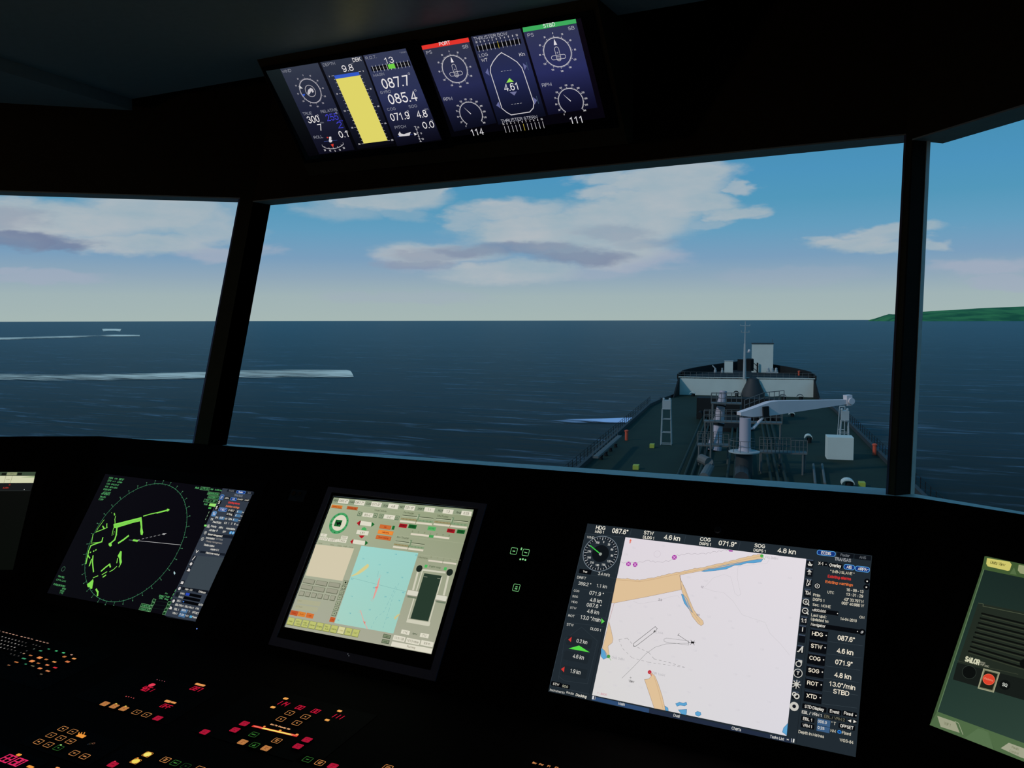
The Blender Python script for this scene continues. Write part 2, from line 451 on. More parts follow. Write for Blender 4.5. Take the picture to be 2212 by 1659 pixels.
Z_CEIL = EYE.z + 0.922
LIP = TH + 0.012
def level(W, p, q, d):
    """height along the wall as a function of the distance a, through two photo points"""
    (a0, z0), (a1, z1) = W.ab(*p, d), W.ab(*q, d)
    return lambda a: z0 + (z1 - z0) * (a - a0) / (a1 - a0)
def window_wall(name, W, a0, a1, o0, o1, sill, head, nm, wn, TH=TH, mj=None):
    mj = mj or M_JAMB
    LIP = TH + 0.012
    g = G(); top = lambda a: Z_CEIL + .04; bot = lambda a: 0.0
    def blk(aa, ab_, f0, f1, gg=None, d0=0.0, d1=TH):
        (gg or g).hexa([W.at(aa, f0(aa), d0), W.at(ab_, f0(ab_), d0), W.at(ab_, f0(ab_), d1), W.at(aa, f0(aa), d1), W.at(aa, f1(aa), d0), W.at(ab_, f1(ab_), d0), W.at(ab_, f1(ab_), d1), W.at(aa, f1(aa), d1)])
    up = lambda f, h: (lambda a: f(a) + h)
    t = 0.004; sl = up(sill, -t)
    blk(a0, a1, bot, sl); blk(a0, a1, head, top); blk(a0, o0, sl, head); blk(o1, a1, sl, head)
    o = g.build(name, M_BLACK); tag(o, kind='structure')
    # window lining: grey head and sill boards, dark side boards
    fr = bpy.data.objects.new(wn, None); COL.objects.link(fr); fr.location = W.at((o0 + o1) / 2, sill((o0 + o1) / 2)); tag(fr, kind='structure')
    def liner(nm2, aa, ab_, f0, f1, m, d0=-0.001, d1=LIP):
        q = G(); blk(aa, ab_, f0, f1, q, d0, d1); q.build(nm2, m, fr)
    liner('head_board', o0, o1, up(head, -t), head, M_GREY, -0.001, max(LIP, .102))
    liner('sill_board', o0 - 0.03, o1 + 0.03, sl, sill, M_GREY, -0.10)
    liner('side_board', o0 - 0.001, o0 + t, sill, up(head, -t), mj)
    liner('side_board', o1 - t, o1 + 0.001, sill, up(head, -t), mj)
    liner('outer_edge_strip', o0 + t, o0 + t + 0.0022, sill, up(head, -t), M_GREY, TH, LIP)
    return fr
a_l, _ = WC.ab(575, 442, TH); a_r, _ = WC.ab(1957, 290)
hC = level(WC, (575, 431), (1955, 289), 0); sC = level(WC, (480, 958.5), (1920, 1055.5), LIP)
window_wall('wall_front', WC, XL, XR, a_l, a_r, sC, hC, 'wall_front', 'window_1')
al, _ = WL.ab(518, 430)
hL = level(WL, (517, 427), (0, 411), 0); sL_ = level(WL, (420, 950), (0, 942), LIP)
window_wall('wall_left', WL, 0.0, 2.6, al, 2.35, sL_, hL, 'wall_left', 'window_2')
THR = 0.042
ar, _ = WR.ab(1998, 310, THR); ar = max(ar, 0.001)
hR = level(WR, (2003, 290), (2212, 225), 0); sR_ = level(WR, (1970, 1066), (2212, 1106), THR + .012)
window_wall('wall_right', WR, 0.0, 2.4, ar, 2.15, sR_, hR, 'wall_right', 'window_3', THR, mat('black_window_jamb', lin_rgb=(0.030, 0.020, 0.014), rough=0.85, spec=0.05, noise=(30, 0.2)))

# corner posts that close the wedge between the leaning walls
def corner_post(name, x, out, th2=TH):
    g = G(); p0 = V3((x, YW + TW * (0 - ZW), 0)); p1 = V3((x, YW + TW * (Z_CEIL + .04 - ZW), Z_CEIL + .04))
    a = V3((0, TH, 0)); b = out * th2
    g.add([p0, p0 + a, p0 + b, p1, p1 + a, p1 + b], [(0, 2, 1), (3, 4, 5), (0, 1, 4, 3), (1, 2, 5, 4), (2, 0, 3, 5)])
    tag(g.build(name, M_BLACK), kind='structure')
corner_post('trim_1', XL, OUTL); corner_post('trim_2', XR, OUTR, THR)

# rest of the room, seen only past the edges
pl = WL.at(2.6, 0); pr = WR.at(2.4, 0)
g = G(); g.box((-6.4, -3.4, -0.1), (10.4, 0, 0), (0, 6.9, 0), (0, 0, 0.1)); tag(g.build('floor', M_FLOOR), kind='structure')
# ceiling follows the leaning walls
g = G()
def wt(W, a, d=TH): return W.at(a, Z_CEIL, d)
pts = [wt(WC, XL), wt(WC, XR), wt(WR, 0), wt(WR, 2.4), V3((4.0, 0.2, Z_CEIL)), V3((4.0, -3.4, Z_CEIL)), V3((-6.4, -3.4, Z_CEIL)), V3((-6.4, 0.3, Z_CEIL)), wt(WL, 2.6), wt(WL, 0)]
g.prism(pts, (0, 0, 0.08)); tag(g.build('ceiling', M_BLACK), kind='structure')
# lowered ceiling panels that stop short of the window walls
ZP1, ZP2 = EYE.z + 0.780, EYE.z + 0.741
hz = lambda x, y, z: hit(x, y, (0, 0, 1), (0, 0, z))
pc = hz(283, 213, ZP1); pe = hz(565, 167, ZP1); yf = (pc.y + pe.y) / 2; pc = V3((pc.x, yf, ZP1))
g = G(); g.prism([V3((-1.9, -3.35, ZP1)), V3((3.85, -3.35, ZP1)), V3((3.85, 0.0, ZP1)), V3((0.32, yf - 0.42, ZP1)), V3((-0.10, yf, ZP1)), pc], (0, 0, 0.05)); tag(g.build('trim_5', M_CEIL), kind='structure')
p0 = hz(0, 222, ZP2); c2 = V3((pc.x, pc.y, ZP2)); dd = (p0 - c2).normalized()
g = G(); g.prism([c2 - V3((.002, 0, 0)), c2 + dd * 1.6, V3((-6.2, 0.0, ZP2)), V3((-6.2, -3.35, ZP2)), V3((-1.905, -3.35, ZP2))], (0, 0, 0.07)); tag(g.build('trim_6', M_CEIL), kind='structure')
g = G(); g.box((-6.4, -3.5, 0), (10.4, 0, 0), (0, 0.1, 0), (0, 0, Z_CEIL + .05)); tag(g.build('wall_back', M_BLACK), kind='structure')
def plain_wall(name, p, q):
    g = G(); p = V3((p.x, p.y, 0)); q = V3((q.x, q.y, 0)); d = (q - p).normalized(); nrm = V3((d.y, -d.x, 0))
    g.box(p, q - p, nrm * 0.1, (0, 0, Z_CEIL + .05)); tag(g.build(name, M_BLACK), kind='structure')
eL = WL.at(2.6, Z_CEIL); eR = WR.at(2.4, Z_CEIL)
plain_wall('wall_left_rear', WL.at(2.58, 0), V3((-6.4, -0.6, 0))); plain_wall('wall_left_side', V3((-6.3, 0.4, 0)), V3((-6.3, -3.4, 0)))
plain_wall('wall_right_rear', V3((3.95, 0.1, 0)), WR.at(2.38, 0)); plain_wall('wall_right_side', V3((3.9, -3.4, 0)), V3((3.9, 0.3, 0)))
# wedges above the plain walls, where the window walls lean out past them
g = G(); g.prism([WL.at(2.6, 0), WL.at(2.6, Z_CEIL), V3((WL.at(2.58, 0).x - .3, WL.at(2.58, 0).y - .1, Z_CEIL)), V3((WL.at(2.58, 0).x - .3, WL.at(2.58, 0).y - .1, 0))], LV * 0.06)
tag(g.build('trim_3', M_BLACK), kind='structure')
g = G(); g.prism([WR.at(2.4, 0), WR.at(2.4, Z_CEIL), V3((WR.at(2.38, 0).x + .3, WR.at(2.38, 0).y - .1, Z_CEIL)), V3((WR.at(2.38, 0).x + .3, WR.at(2.38, 0).y - .1, 0))], RV * 0.06)
tag(g.build('trim_4', M_BLACK), kind='structure')

# ================================================================ console planes
A34 = math.radians(34)
N1 = V3((0, math.cos(A34), -math.sin(A34))); P1 = EYE + N1 * 1.526
UP1 = V3((0, math.sin(A34), math.cos(A34)))
crL = hit(215, 944, N1, P1); crR = hit(1950, 1071, N1, P1); crL = V3((crL.x, 0, EYE.z - .3195)); crR = V3((crR.x + .022, 0, EYE.z - .3035))
def on1(x, z): return V3((x, P1.y + (z - P1.z) * math.tan(A34), z))
JZ = EYE.z - 0.701; JY = on1(0, JZ).y
A5 = math.radians(5)
DESK_N = V3((0, -math.sin(A5), math.cos(A5))); DESK_P = V3((0, JY, JZ))
xl, xr = crL.x, crR.x
wdL = V3((-0.886, -0.463, 0)).normalized(); wdR = V3((0.913, -0.408, 0)).normalized()
woL = V3((wdL.y, -wdL.x, 0)); woR = V3((-wdR.y, wdR.x, 0))   # pointing outdoors
if woL.y < 0: woL = -woL
if woR.y < 0: woR = -woR
def wing(x, wd, wo, z):
    b = on1(x, z)
    n = (wo * math.cos(A34) - V3((0, 0, 1)) * math.sin(A34)).normalized()
    return b, n
BL, NL = wing(xl, wdL, woL, crL.z); BR, NR = wing(xr, wdR, woR, crR.z)
tan34 = math.tan(A34)
# the three console bays meet at mitred seams
def seam(b, wo):
    """direction from crest downwards staying in both planes (middle plane and wing plane)"""
    n1 = N1; n2 = (wo * math.cos(A34) - V3((0, 0, 1)) * math.sin(A34)).normalized()
    d = n1.cross(n2); d = d / d.z
    return d
sL = seam(BL, woL); sR = seam(BR, woR)
def seam_pt(b, s, z): return b + s * (z - b.z)
ZF = 0.10
def bay(name, label, p_top, q_top, p_bot, q_bot, out, fr):
    """front panel between two seams, dash top behind it, cabinet below; out points outdoors, fr = how far the desk reaches in"""
    e = thing(name, V3((((p_bot + q_bot) / 2).x, ((p_bot + q_bot) / 2).y, 0)), label, 'console')
    g = G(); th = 0.02
    dn = (q_top - p_top).cross(p_bot - p_top).normalized()
    if dn.dot(out) < 0: dn = -dn
    g.hexa([p_bot, q_bot, q_bot + dn * th, p_bot + dn * th, p_top, q_top, q_top + dn * th, p_top + dn * th]); g.build('front_panel', M_CONS, e)
    return e
PbL, PbR = seam_pt(BL, sL, JZ), seam_pt(BR, sR, JZ)
PtL, PtR = BL, BR
LL_t = BL + wdL * 1.25; LL_b = PbL + wdL * 1.25; RR_t = BR + wdR * 0.85; RR_b = PbR + wdR * 0.85
def mitre(o1, o2, ln):
    h = (o1 + o2).normalized(); return h * (ln / h.dot(o1))
def full_bay(name, label, pt, qt, pb, qb, out, o_p=None, o_q=None):
    """o_p, o_q: outward direction of the neighbouring bay at either end, for mitred joints"""
    e = bay(name, label, pt, qt, pb, qb, out, 0)
    o_p = o_p or out; o_q = o_q or out
    dp, dq = mitre(out, o_p, 0.16), mitre(out, o_q, 0.16)
    z = lambda h: V3((0, 0, h))
    # dash top: from the crest to the wall, falling a few centimetres
    g = G(); g.hexa([pt + z(-.02), qt + z(-.02), qt + dq + z(-.075), pt + dp + z(-.075), pt, qt, qt + dq + z(-.055), pt + dp + z(-.055)])
    g.build('dash_top', M_CONS, e)
    rp, rq = -mitre(out, o_p, 0.95) + z(-0.95 * math.tan(A5)), -mitre(out, o_q, 0.95) + z(-0.95 * math.tan(A5))
    g = G(); g.hexa([pb + rp + z(-.03), qb + rq + z(-.03), qb + z(-.03), pb + z(-.03), pb + rp, qb + rq, qb, pb]); g.build('desk_top', M_CONS, e)
    kp, kq = -mitre(out, o_p, 0.6), -mitre(out, o_q, 0.6); zt = JZ - 0.6 * math.tan(A5) - .031
    lo = lambda v: V3((v.x, v.y, 0.0)); tp = lambda v: V3((v.x, v.y, zt))
    g = G(); g.hexa([lo(pb + kp), lo(qb + kq), lo(qb), lo(pb), tp(pb + kp), tp(qb + kq), tp(qb), tp(pb)]); g.build('cabinet', M_CONS, e)
    return e
YO = V3((0, 1, 0))
bay_c = full_bay('console', 'black middle bay of the bridge console holding the radar, conning and chart displays', PtL, PtR, PbL, PbR, YO, woL, woR)
bay_l = full_bay('console', 'black left bay of the bridge console, carrying the dim display at the left edge', LL_t, PtL, LL_b, PbL, woL, None, YO)
bay_r = full_bay('console', 'black right bay of the bridge console, carrying the green radio screen', PtR, RR_t, PbR, RR_b, woR, YO, None)
# ================================================================ the sea, the ship ahead, the sky
ZD = EYE.z - 14.0          # main deck
ZFC = EYE.z - 10.7         # forecastle deck
ZSEA = EYE.z - 22.0
H = V3((-0.2218219, 0.9750873, 0)).normalized()   # ship's heading
S_ = V3((H.y, -H.x, 0))                           # starboard
def sp(d, l, z): return V3((0, 0, 0)) + H * d + S_ * l + V3((0, 0, z))
def on_z(x, y, z):
    w = hit(x, y, (0, 0, 1), (0, 0, z)); return w.dot(H), w.dot(S_)
def at_d(x, y, d):
    w = hit(x, y, H, H * d); return w.dot(S_), w.z
zs = lambda zx, zy: (1240 + zx * 0.32550, 680 + zy * 0.32550)   # reading frame of the ship close-up

M_DECK = mat('dark_green_deck_paint', lin_rgb=(0.011, 0.024, 0.0135), rough=0.85, spec=0.2, noise=(0.25, 0.4))
M_HULL = mat('dark_grey_hull_paint', lin_rgb=(0.022, 0.027, 0.028), rough=0.7, noise=(0.3, 0.2))
M_WHITE = mat('weathered_white_paint', lin_rgb=(0.55, 0.62, 0.56), rough=0.75, noise=(0.5, 0.08))
M_PALE = mat('pale_grey_paint', lin_rgb=(0.33, 0.38, 0.38), rough=0.7, noise=(0.5, 0.1))
M_CRANE = mat('white_crane_paint', lin_rgb=(0.66, 0.60, 0.60), rough=0.6, noise=(0.4, 0.08))
M_COL = mat('grey_crane_column_paint', lin_rgb=(0.42, 0.38, 0.42), rough=0.6, noise=(0.4, 0.1))
M_DARK = mat('dark_machinery_paint', lin_rgb=(0.011, 0.013, 0.013), rough=0.85, spec=0.2, noise=(0.4, 0.3))
M_STEEL = mat('grey_rail_paint', lin_rgb=(0.095, 0.105, 0.10), rough=0.7, noise=(0.5, 0.1))
M_ORANGE = mat('orange_paint', lin_rgb=(0.55, 0.08, 0.035), rough=0.7, noise=(1, 0.1))
M_YEL = mat('yellow_green_paint', lin_rgb=(0.35, 0.42, 0.05), rough=0.7, noise=(1, 0.1))

def sea_material():
    m = bpy.data.materials.new('sea_water'); m.use_nodes = True
    nt = m.node_tree; b = nt.nodes['Principled BSDF']; L = nt.links.new
    tc = nt.nodes.new('ShaderNodeNewGeometry')
    def noise(rot, sx, sy, det, rough=0.55, dist=0.3):
        mp = nt.nodes.new('ShaderNodeMapping'); mp.vector_type = 'POINT'
        mp.inputs['Rotation'].default_value = (0, 0, rot); mp.inputs['Scale'].default_value = (sx, sy, 1)
        n = nt.nodes.new('ShaderNodeTexNoise'); n.inputs['Scale'].default_value = 1; n.inputs['Detail'].default_value = det
        n.inputs['Roughness'].default_value = rough; n.inputs['Distortion'].default_value = dist
        L(tc.outputs['Position'], mp.inputs['Vector']); L(mp.outputs[0], n.inputs['Vector']); return n.outputs[0]
    swell = noise(-0.52, 0.020, 0.085, 5)
    mid = noise(-0.44, 0.045, 0.24, 5, 0.55, .5)
    chop = noise(-0.38, 0.13, 0.75, 5, 0.6)
    broad = noise(-0.6, 0.003, 0.012, 4)
    def mrange(src, a, b_, c, d):
        r = nt.nodes.new('ShaderNodeMapRange'); r.inputs[1].default_value = a; r.inputs[2].default_value = b_; r.inputs[3].default_value = c; r.inputs[4].default_value = d
        r.interpolation_type = 'SMOOTHSTEP'; L(src, r.inputs[0]); return r.outputs[0]
    def mth(op, x, y):
        r = nt.nodes.new('ShaderNodeMath'); r.operation = op
        for i, q in enumerate((x, y)):
            if isinstance(q, (int, float)): r.inputs[i].default_value = q
            else: L(q, r.inputs[i])
        return r.outputs[0]
    # pale crests lie in long broken lines; body colour varies in broad patches
    crest = mth('MULTIPLY', mrange(mid, 0.56, 0.70, 0, 1), mrange(chop, 0.40, 0.62, 0.1, 1))
    crest = mth('MAXIMUM', crest, mth('MULTIPLY', mrange(swell, 0.60, 0.70, 0, .9), mrange(chop, 0.42, 0.62, 0.0, 1)))
    mixn = nt.nodes.new('ShaderNodeMix'); mixn.data_type = 'RGBA'
    mixn.inputs[6].default_value = (0.015, 0.019, 0.017, 1); mixn.inputs[7].default_value = (0.021, 0.029, 0.032, 1)
    L(mrange(broad, 0.35, 0.65, 0, 1), mixn.inputs[0])
    mix2 = nt.nodes.new('ShaderNodeMix'); mix2.data_type = 'RGBA'; mix2.inputs[7].default_value = (0.10, 0.16, 0.22, 1)
    L(crest, mix2.inputs[0]); L(mixn.outputs[2], mix2.inputs[6])
    hgt = mth('ADD', mth('ADD', mth('MULTIPLY', swell, 1.0), mth('MULTIPLY', chop, 0.16)), mth('MULTIPLY', mid, 0.5))
    bp = nt.nodes.new('ShaderNodeBump'); bp.inputs['Strength'].default_value = 0.6; bp.inputs['Distance'].default_value = 1.6
    L(hgt, bp.inputs['Height'])
    nt.nodes.remove(b)
    df = nt.nodes.new('ShaderNodeBsdfDiffuse'); L(mix2.outputs[2], df.inputs['Color']); L(bp.outputs[0], df.inputs['Normal'])
    gl = nt.nodes.new('ShaderNodeBsdfGlossy'); gl.inputs['Color'].default_value = (0.33, 0.44, 0.47, 1); gl.inputs['Roughness'].default_value = 0.22; L(bp.outputs[0], gl.inputs['Normal'])
    lw = nt.nodes.new('ShaderNodeLayerWeight'); lw.inputs['Blend'].default_value = 0.5
    fac = mth('MULTIPLY', mth('POWER', lw.outputs['Facing'], 10.0), 0.60)
    ms = nt.nodes.new('ShaderNodeMixShader'); L(fac, ms.inputs[0]); L(df.outputs[0], ms.inputs[1]); L(gl.outputs[0], ms.inputs[2])
    L(ms.outputs[0], nt.nodes['Material Output'].inputs['Surface'])
    return m
M_SEA = sea_material()
def build_sea():
    vs = []; fs = []
    xs = [-60000, -12000, -2500, -500, 500, 2500, 12000, 60000]; ys = [-400, 60, 150, 400, 1000, 3000, 9000, 60000]
    for y in ys:
        for x in xs: vs.append((x, y, ZSEA))
    n = len(xs)
    for j in range(len(ys) - 1):
        for i in range(n - 1): fs.append((j * n + i, j * n + i + 1, (j + 1) * n + i + 1, (j + 1) * n + i))
    o = link_mesh('sea', vs, fs, M_SEA); tag(o, kind='structure')
build_sea()

# ---------------------------------------------------------------- foam
def foam_material(name, rgb, dens, sc):
    m = bpy.data.materials.new(name); m.use_nodes = True; nt = m.node_tree; b = nt.nodes['Principled BSDF']; L = nt.links.new
    at = nt.nodes.new('ShaderNodeAttribute'); at.attribute_name = 'foam'
    g = nt.nodes.new('ShaderNodeNewGeometry'); mp = nt.nodes.new('ShaderNodeMapping'); mp.inputs['Rotation'].default_value = (0, 0, -0.48); mp.inputs['Scale'].default_value = sc
    n = nt.nodes.new('ShaderNodeTexNoise'); n.inputs['Scale'].default_value = 1; n.inputs['Detail'].default_value = 6; n.inputs['Distortion'].default_value = .6
    L(g.outputs['Position'], mp.inputs['Vector']); L(mp.outputs[0], n.inputs['Vector'])
    ad = nt.nodes.new('ShaderNodeMath'); ad.operation = 'ADD'; L(at.outputs['Fac'], ad.inputs[0]); L(n.outputs[0], ad.inputs[1])
    r = nt.nodes.new('ShaderNodeMapRange'); r.interpolation_type = 'SMOOTHSTEP'; r.inputs[1].default_value = 1.00; r.inputs[2].default_value = 1.58; r.inputs[4].default_value = dens
    L(ad.outputs[0], r.inputs[0])
    b.inputs['Base Color'].default_value = rgb + (1,); b.inputs['Roughness'].default_value = 0.9; b.inputs['Specular IOR Level'].default_value = 0.1
    L(r.outputs[0], b.inputs['Alpha'])
    return m
def foam(name, pts_top, pts_bot, m, label, edge=0.35, h=0.25, nsub=6, prof=None):
    """a band of foam on the water; top and bottom outlines in photo points, laid on the sea"""
    n = len(pts_top); vs = []; fac = []
    for j in range(nsub + 1):
        t = j / nsub
        for i in range(n):
            x = pts_top[i][0] * (1 - t) + pts_bot[i][0] * t; y = pts_top[i][1] * (1 - t) + pts_bot[i][1] * t
            w = hit(x, y, (0, 0, 1), (0, 0, ZSEA + 0.02)); hump = math.sin(math.pi * t)
            vs.append(V3((w.x, w.y, w.z + h * hump + 0.02)))
            k = prof[i] if prof else 1.0
            fac.append(k * (0.15 + 0.85 * hump ** edge) if 0 < j < nsub else 0.0)
    fs = [(j * n + i, j * n + i + 1, (j + 1) * n + i + 1, (j + 1) * n + i) for j in range(nsub) for i in range(n - 1)]
    o = link_mesh(name, vs, fs, m, smooth=True)
    a = o.data.attributes.new('foam', 'FLOAT', 'POINT'); a.data.foreach_set('value', fac)
    tag(o, label, 'wake', 'foaming wakes on the water')
    return o
M_FOAM = foam_material('pale_green_foam', (0.95, 0.92, 0.74), 1.0, (0.05, 0.30, 1))
M_FOAMB = foam_material('blue_white_bow_foam', (0.50, 0.68, 0.95), 1.0, (0.07, 0.5, 1))
foam('wake', [(-60, 807), (0, 806), (130, 807), (250, 806), (400, 803), (520, 798), (640, 796), (748, 797), (756, 800)],
     [(-60, 822), (0, 824), (130, 827), (250, 825), (400, 822), (520, 820), (640, 820), (748, 819), (765, 817)], M_FOAM,
     'long broad foam wake crossing behind the left window post', h=0.5, prof=[.8, .8, .75, .85, 1, .85, .85, 1, 1.1])
foam('wake', [(-60, 730), (0, 729), (60, 727.5), (150, 725.5), (215, 723.5), (250, 723), (302, 723.5)],
     [(-60, 737), (0, 736), (60, 734), (150, 731), (215, 729), (250, 728), (302, 728)], M_FOAM,
     'thin distant foam wake in the left window', h=1.0, prof=[1, 1, .8, .95, .6, 1.2, .9])
foam('wake', [(220, 709.5), (232, 710), (250, 710), (263, 710)], [(223, 717.5), (235, 715.5), (250, 715.5), (259, 717.5)], M_FOAM,
     'short white patch of foam farthest away in the left window', h=1.0, prof=[1, 1.3, 1.3, 1.0])
foam('wake', [(1130, 915), (1180, 908), (1240, 905), (1300, 904), (1350, 902), (1400, 900)], [(1110, 926), (1180, 920), (1240, 917), (1300, 916), (1350, 916), (1375, 918)], M_FOAMB,
     "blue-white foam thrown off the ship's port bow", h=0.4, prof=[.35, .45, .75, 1.0, 1.25, 1.2])

# ---------------------------------------------------------------- headland
def headland():
    D = 12000.0; vs = []; fs = []
    prof = [(1876, 691.6), (1890, 688), (1905, 683), (1920, 678.4), (1930, 679), (1945, 678.5), (1965, 675.5), (1988, 673.8), (2010, 672.5), (2060, 669.5), (2110, 666.2), (2160, 664), (2212, 662), (2300, 659), (2420, 661), (2560, 668)]
    rnd = random.Random(3); n = len(prof); rows = 9
    f = V3((CF.x, CF.y, 0)).normalized()
    for j in range(rows):
        t = j / (rows - 1); d = D - 900 * (1 - math.sin(t * math.pi / 2)) * 1.0
        for i, (x, y) in enumerate(prof):
            r = ray(x, y); r = r / r.dot(f); top = EYE + r * D
            fall = math.sin(t * math.pi / 2)
            p = EYE + V3((r.x, r.y, 0)) * (D - 1600 * (1 - t) * min(1, i / 4))
            z = ZSEA - 3 + (top.z - ZSEA + 3) * fall * (1 + (rnd.uniform(-.10, .06) if 0 < j < rows - 1 else 0)) * ((D - 1600 * (1 - t) * min(1, i / 4)) / D)
            vs.append(V3((p.x, p.y, z)))
    for j in range(3):
        for i, (x, y) in enumerate(prof):
            r = ray(x, y); r = r / r.dot(f); top = EYE + r * D; q = (j + 1) / 3
            p = EYE + V3((r.x, r.y, 0)) * (D + 900 * q); vs.append(V3((p.x, p.y, ZSEA - 3 + (top.z - ZSEA) * (1 - q * q))))
    R_ = rows + 3
    fs = [(j * n + i, j * n + i + 1, (j + 1) * n + i + 1, (j + 1) * n + i) for j in range(R_ - 1) for i in range(n - 1)]
    m = mat('green_grass_slopes', lin_rgb=(0.028, 0.145, 0.055), rough=0.9, spec=0.1)
    nt = m.node_tree; b = nt.nodes['Principled BSDF']; g = nt.nodes.new('ShaderNodeNewGeometry'); ns = nt.nodes.new('ShaderNodeTexNoise')
    ns.inputs['Scale'].default_value = 0.0035; ns.inputs['Detail'].default_value = 6
    cr = nt.nodes.new('ShaderNodeValToRGB'); cr.color_ramp.elements[0].color = (0.020, 0.13, 0.055, 1); cr.color_ramp.elements[1].color = (0.060, 0.26, 0.085, 1)
    cr.color_ramp.elements[0].position = .38; cr.color_ramp.elements[1].position = .62
    nt.links.new(g.outputs['Position'], ns.inputs['Vector']); nt.links.new(ns.outputs[0], cr.inputs[0]); nt.links.new(cr.outputs[0], b.inputs['Base Color'])
    o = link_mesh('headland', vs, fs, m, smooth=True)
    tag(o, 'low green grassy headland on the horizon at the right', 'headland')
headland()

# ---------------------------------------------------------------- ship
def lerp(a, b, t): return a + (b - a) * t
dB, _ = on_z(1612, 855.5, ZD)                    # forecastle bulkhead
lBL, _z = at_d(1465, 850, dB); lBR, _z2 = at_d(1760, 850, dB)
d0L, l0L = on_z(1272, 1005, ZD); d1R, l1R = on_z(1895, 1000, ZD)
HBL, HBR = -14.9, 13.9
lc = -0.2
def half(d, side):
    """half breadth of the main deck"""
    if d < dB - 22: return HBL if side < 0 else HBR
    t = min(1, max(0, (d - (dB - 22)) / 22.0)); return lerp(HBL if side < 0 else HBR, lBL if side < 0 else lBR, t ** 1.3)
lbow, zbow = at_d(1612, 775, dB + 30)
def fc_half(d, side):
    t = min(1, max(0, (d - dB) / 30.0)); b = lBL if side < 0 else lBR
    return lerp(b, 0.3, t ** 1.9)
def build_ship():
    e = thing('ship_bow', sp(100, 0, ZSEA), "long dark-green foredeck and bow of the ship ahead of the middle window", 'ship')
    # hull: stations from well aft to the stem
    st = [(-30, HBL, HBR), (20, HBL, HBR), (60, HBL, HBR), (100, HBL, HBR), (dB - 24, half(dB - 24, -1), half(dB - 24, 1)), (dB - 12, half(dB - 12, -1), half(dB - 12, 1)), (dB, lBL - .25, lBR + .25)]
    vs = []; fs = []
    for d, a, b in st: vs += [sp(d, a, ZD), sp(d, a * .97, ZSEA - 2), sp(d, b * .97, ZSEA - 2), sp(d, b, ZD)]
    for k in range(len(st) - 1):
        q = k * 4; fs += [(q, q + 4, q + 5, q + 1), (q + 2, q + 6, q + 7, q + 3)]
    link_mesh('hull', vs, fs, M_HULL, e)
    g = G(); P = [sp(d, a, ZD) for d, a, b in st] + [sp(d, b, ZD) for d, a, b in reversed(st)]
    g.prism(P, (0, 0, -0.3)); g.build('main_deck', M_DECK, e)
    # low gutter bar along each side of the deck
    for nm, k in (('port', 1), ('starboard', 2)):
        g = G()
        for a, b in zip(st[:-1], st[1:]):
            p, q = sp(a[0], a[k], ZD), sp(b[0], b[k], ZD); w = S_ * (0.35 if k == 1 else -0.35)
            g.hexa([p, q, q + w, p + w] + [v + V3((0, 0, .45)) for v in (p, q, q + w, p + w)])
        g.build('gutter_bar', M_HULL, e)
    # forecastle
    K = 10; ds = [dB + 30 * k / K for k in range(K + 1)]
    g = G(); P = [sp(d, fc_half(d, -1), ZFC) for d in ds] + [sp(d, fc_half(d, 1), ZFC) for d in reversed(ds)]
    g.prism(P, (0, 0, -0.2)); g.build('forecastle_deck', M_DARK, e)
    g = G()
    for sd in (-1, 1):
        for a, b in zip(ds[:-1], ds[1:]):
            za = ZFC + 0.9 + 1.0 * ((a - dB) / 30) ** 1.5; zb = ZFC + 0.9 + 1.0 * ((b - dB) / 30) ** 1.5
            if a < dB + 5: za = min(za, ZFC + .55)
            if b < dB + 5: zb = min(zb, ZFC + .75)
            la, lb = fc_half(a, sd), fc_half(b, sd); th = 0.25 * sd
            pa, pb = sp(a, la, ZFC - .2), sp(b, lb, ZFC - .2)
            g.hexa([pa, pb, sp(b, lb + th, ZFC - .2), sp(a, la + th, ZFC - .2), sp(a, la, za), sp(b, lb, zb), sp(b, lb + th, zb), sp(a, la + th, za)])
    g.build('bulwark', M_DARK, e)
    g = G()
    for sd in (-1, 1):
        for a, b in zip(ds[:-1], ds[1:]):
            la, lb = fc_half(a, sd), fc_half(b, sd)
            g.add([sp(a, la + .25 * sd, ZFC), sp(b, lb + .25 * sd, ZFC), sp(b, lb * .55, ZSEA - 2), sp(a, la * .8, ZSEA - 2)], [(0, 1, 2, 3)])
    g.build('bow_plating', M_HULL, e)
    # white bulkhead
    g = G(); g.box(sp(dB, lBL, ZD), S_ * (lBR - lBL), H * 0.3, (0, 0, ZFC - ZD + .12)); g.build('forecastle_bulkhead', M_WHITE, e)
    # sloping dark casing in the middle of the bulkhead
    lA, zA = at_d(1601, 856, dB - 2); lB_, _ = at_d(1651, 856, dB - 2); lC, zC = at_d(1608, 822, dB - .6); lD, _ = at_d(1633, 822, dB - .6)
    g = G(); g.lathe(sp(dB - .1, (lA + lB_) / 2, ZD), [(2.15, 0), (1.9, 1.0), (1.25, 2.4), (0.95, 3.2), (.5, 3.45)], n=20); g.build('mast_casing', M_HULL, e, smooth=True)
    # side brackets at both ends of the bulkhead
    for l, sd in ((lBL, -1), (lBR, 1)):
        g = G(); g.prism([sp(dB, l, ZD), sp(dB, l, ZFC), sp(dB - 7, l + sd * 0.5, ZD)], S_ * (-0.25 * sd)); g.build('side_bracket', M_DARK, e)
    # longitudinal deck pipes
    g = G()
    for k, l in enumerate((-5.4, -4.8, -4.2, -3.6, -1.2, -.6, 0.0, .6, 2.4, 3.0, 3.6)):
        g.tube(sp(62, l, ZD + .5), sp(dB - 30 + (k % 3) * 4, l, ZD + .5), 0.13, n=8)
    g.build('cargo_pipes', mat('dark_green_pipe_paint', lin_rgb=(0.016, 0.028, 0.020), rough=.75, spec=.2, noise=(.5, .2)), e)
    # forecastle rail
    g = G(); n = 22
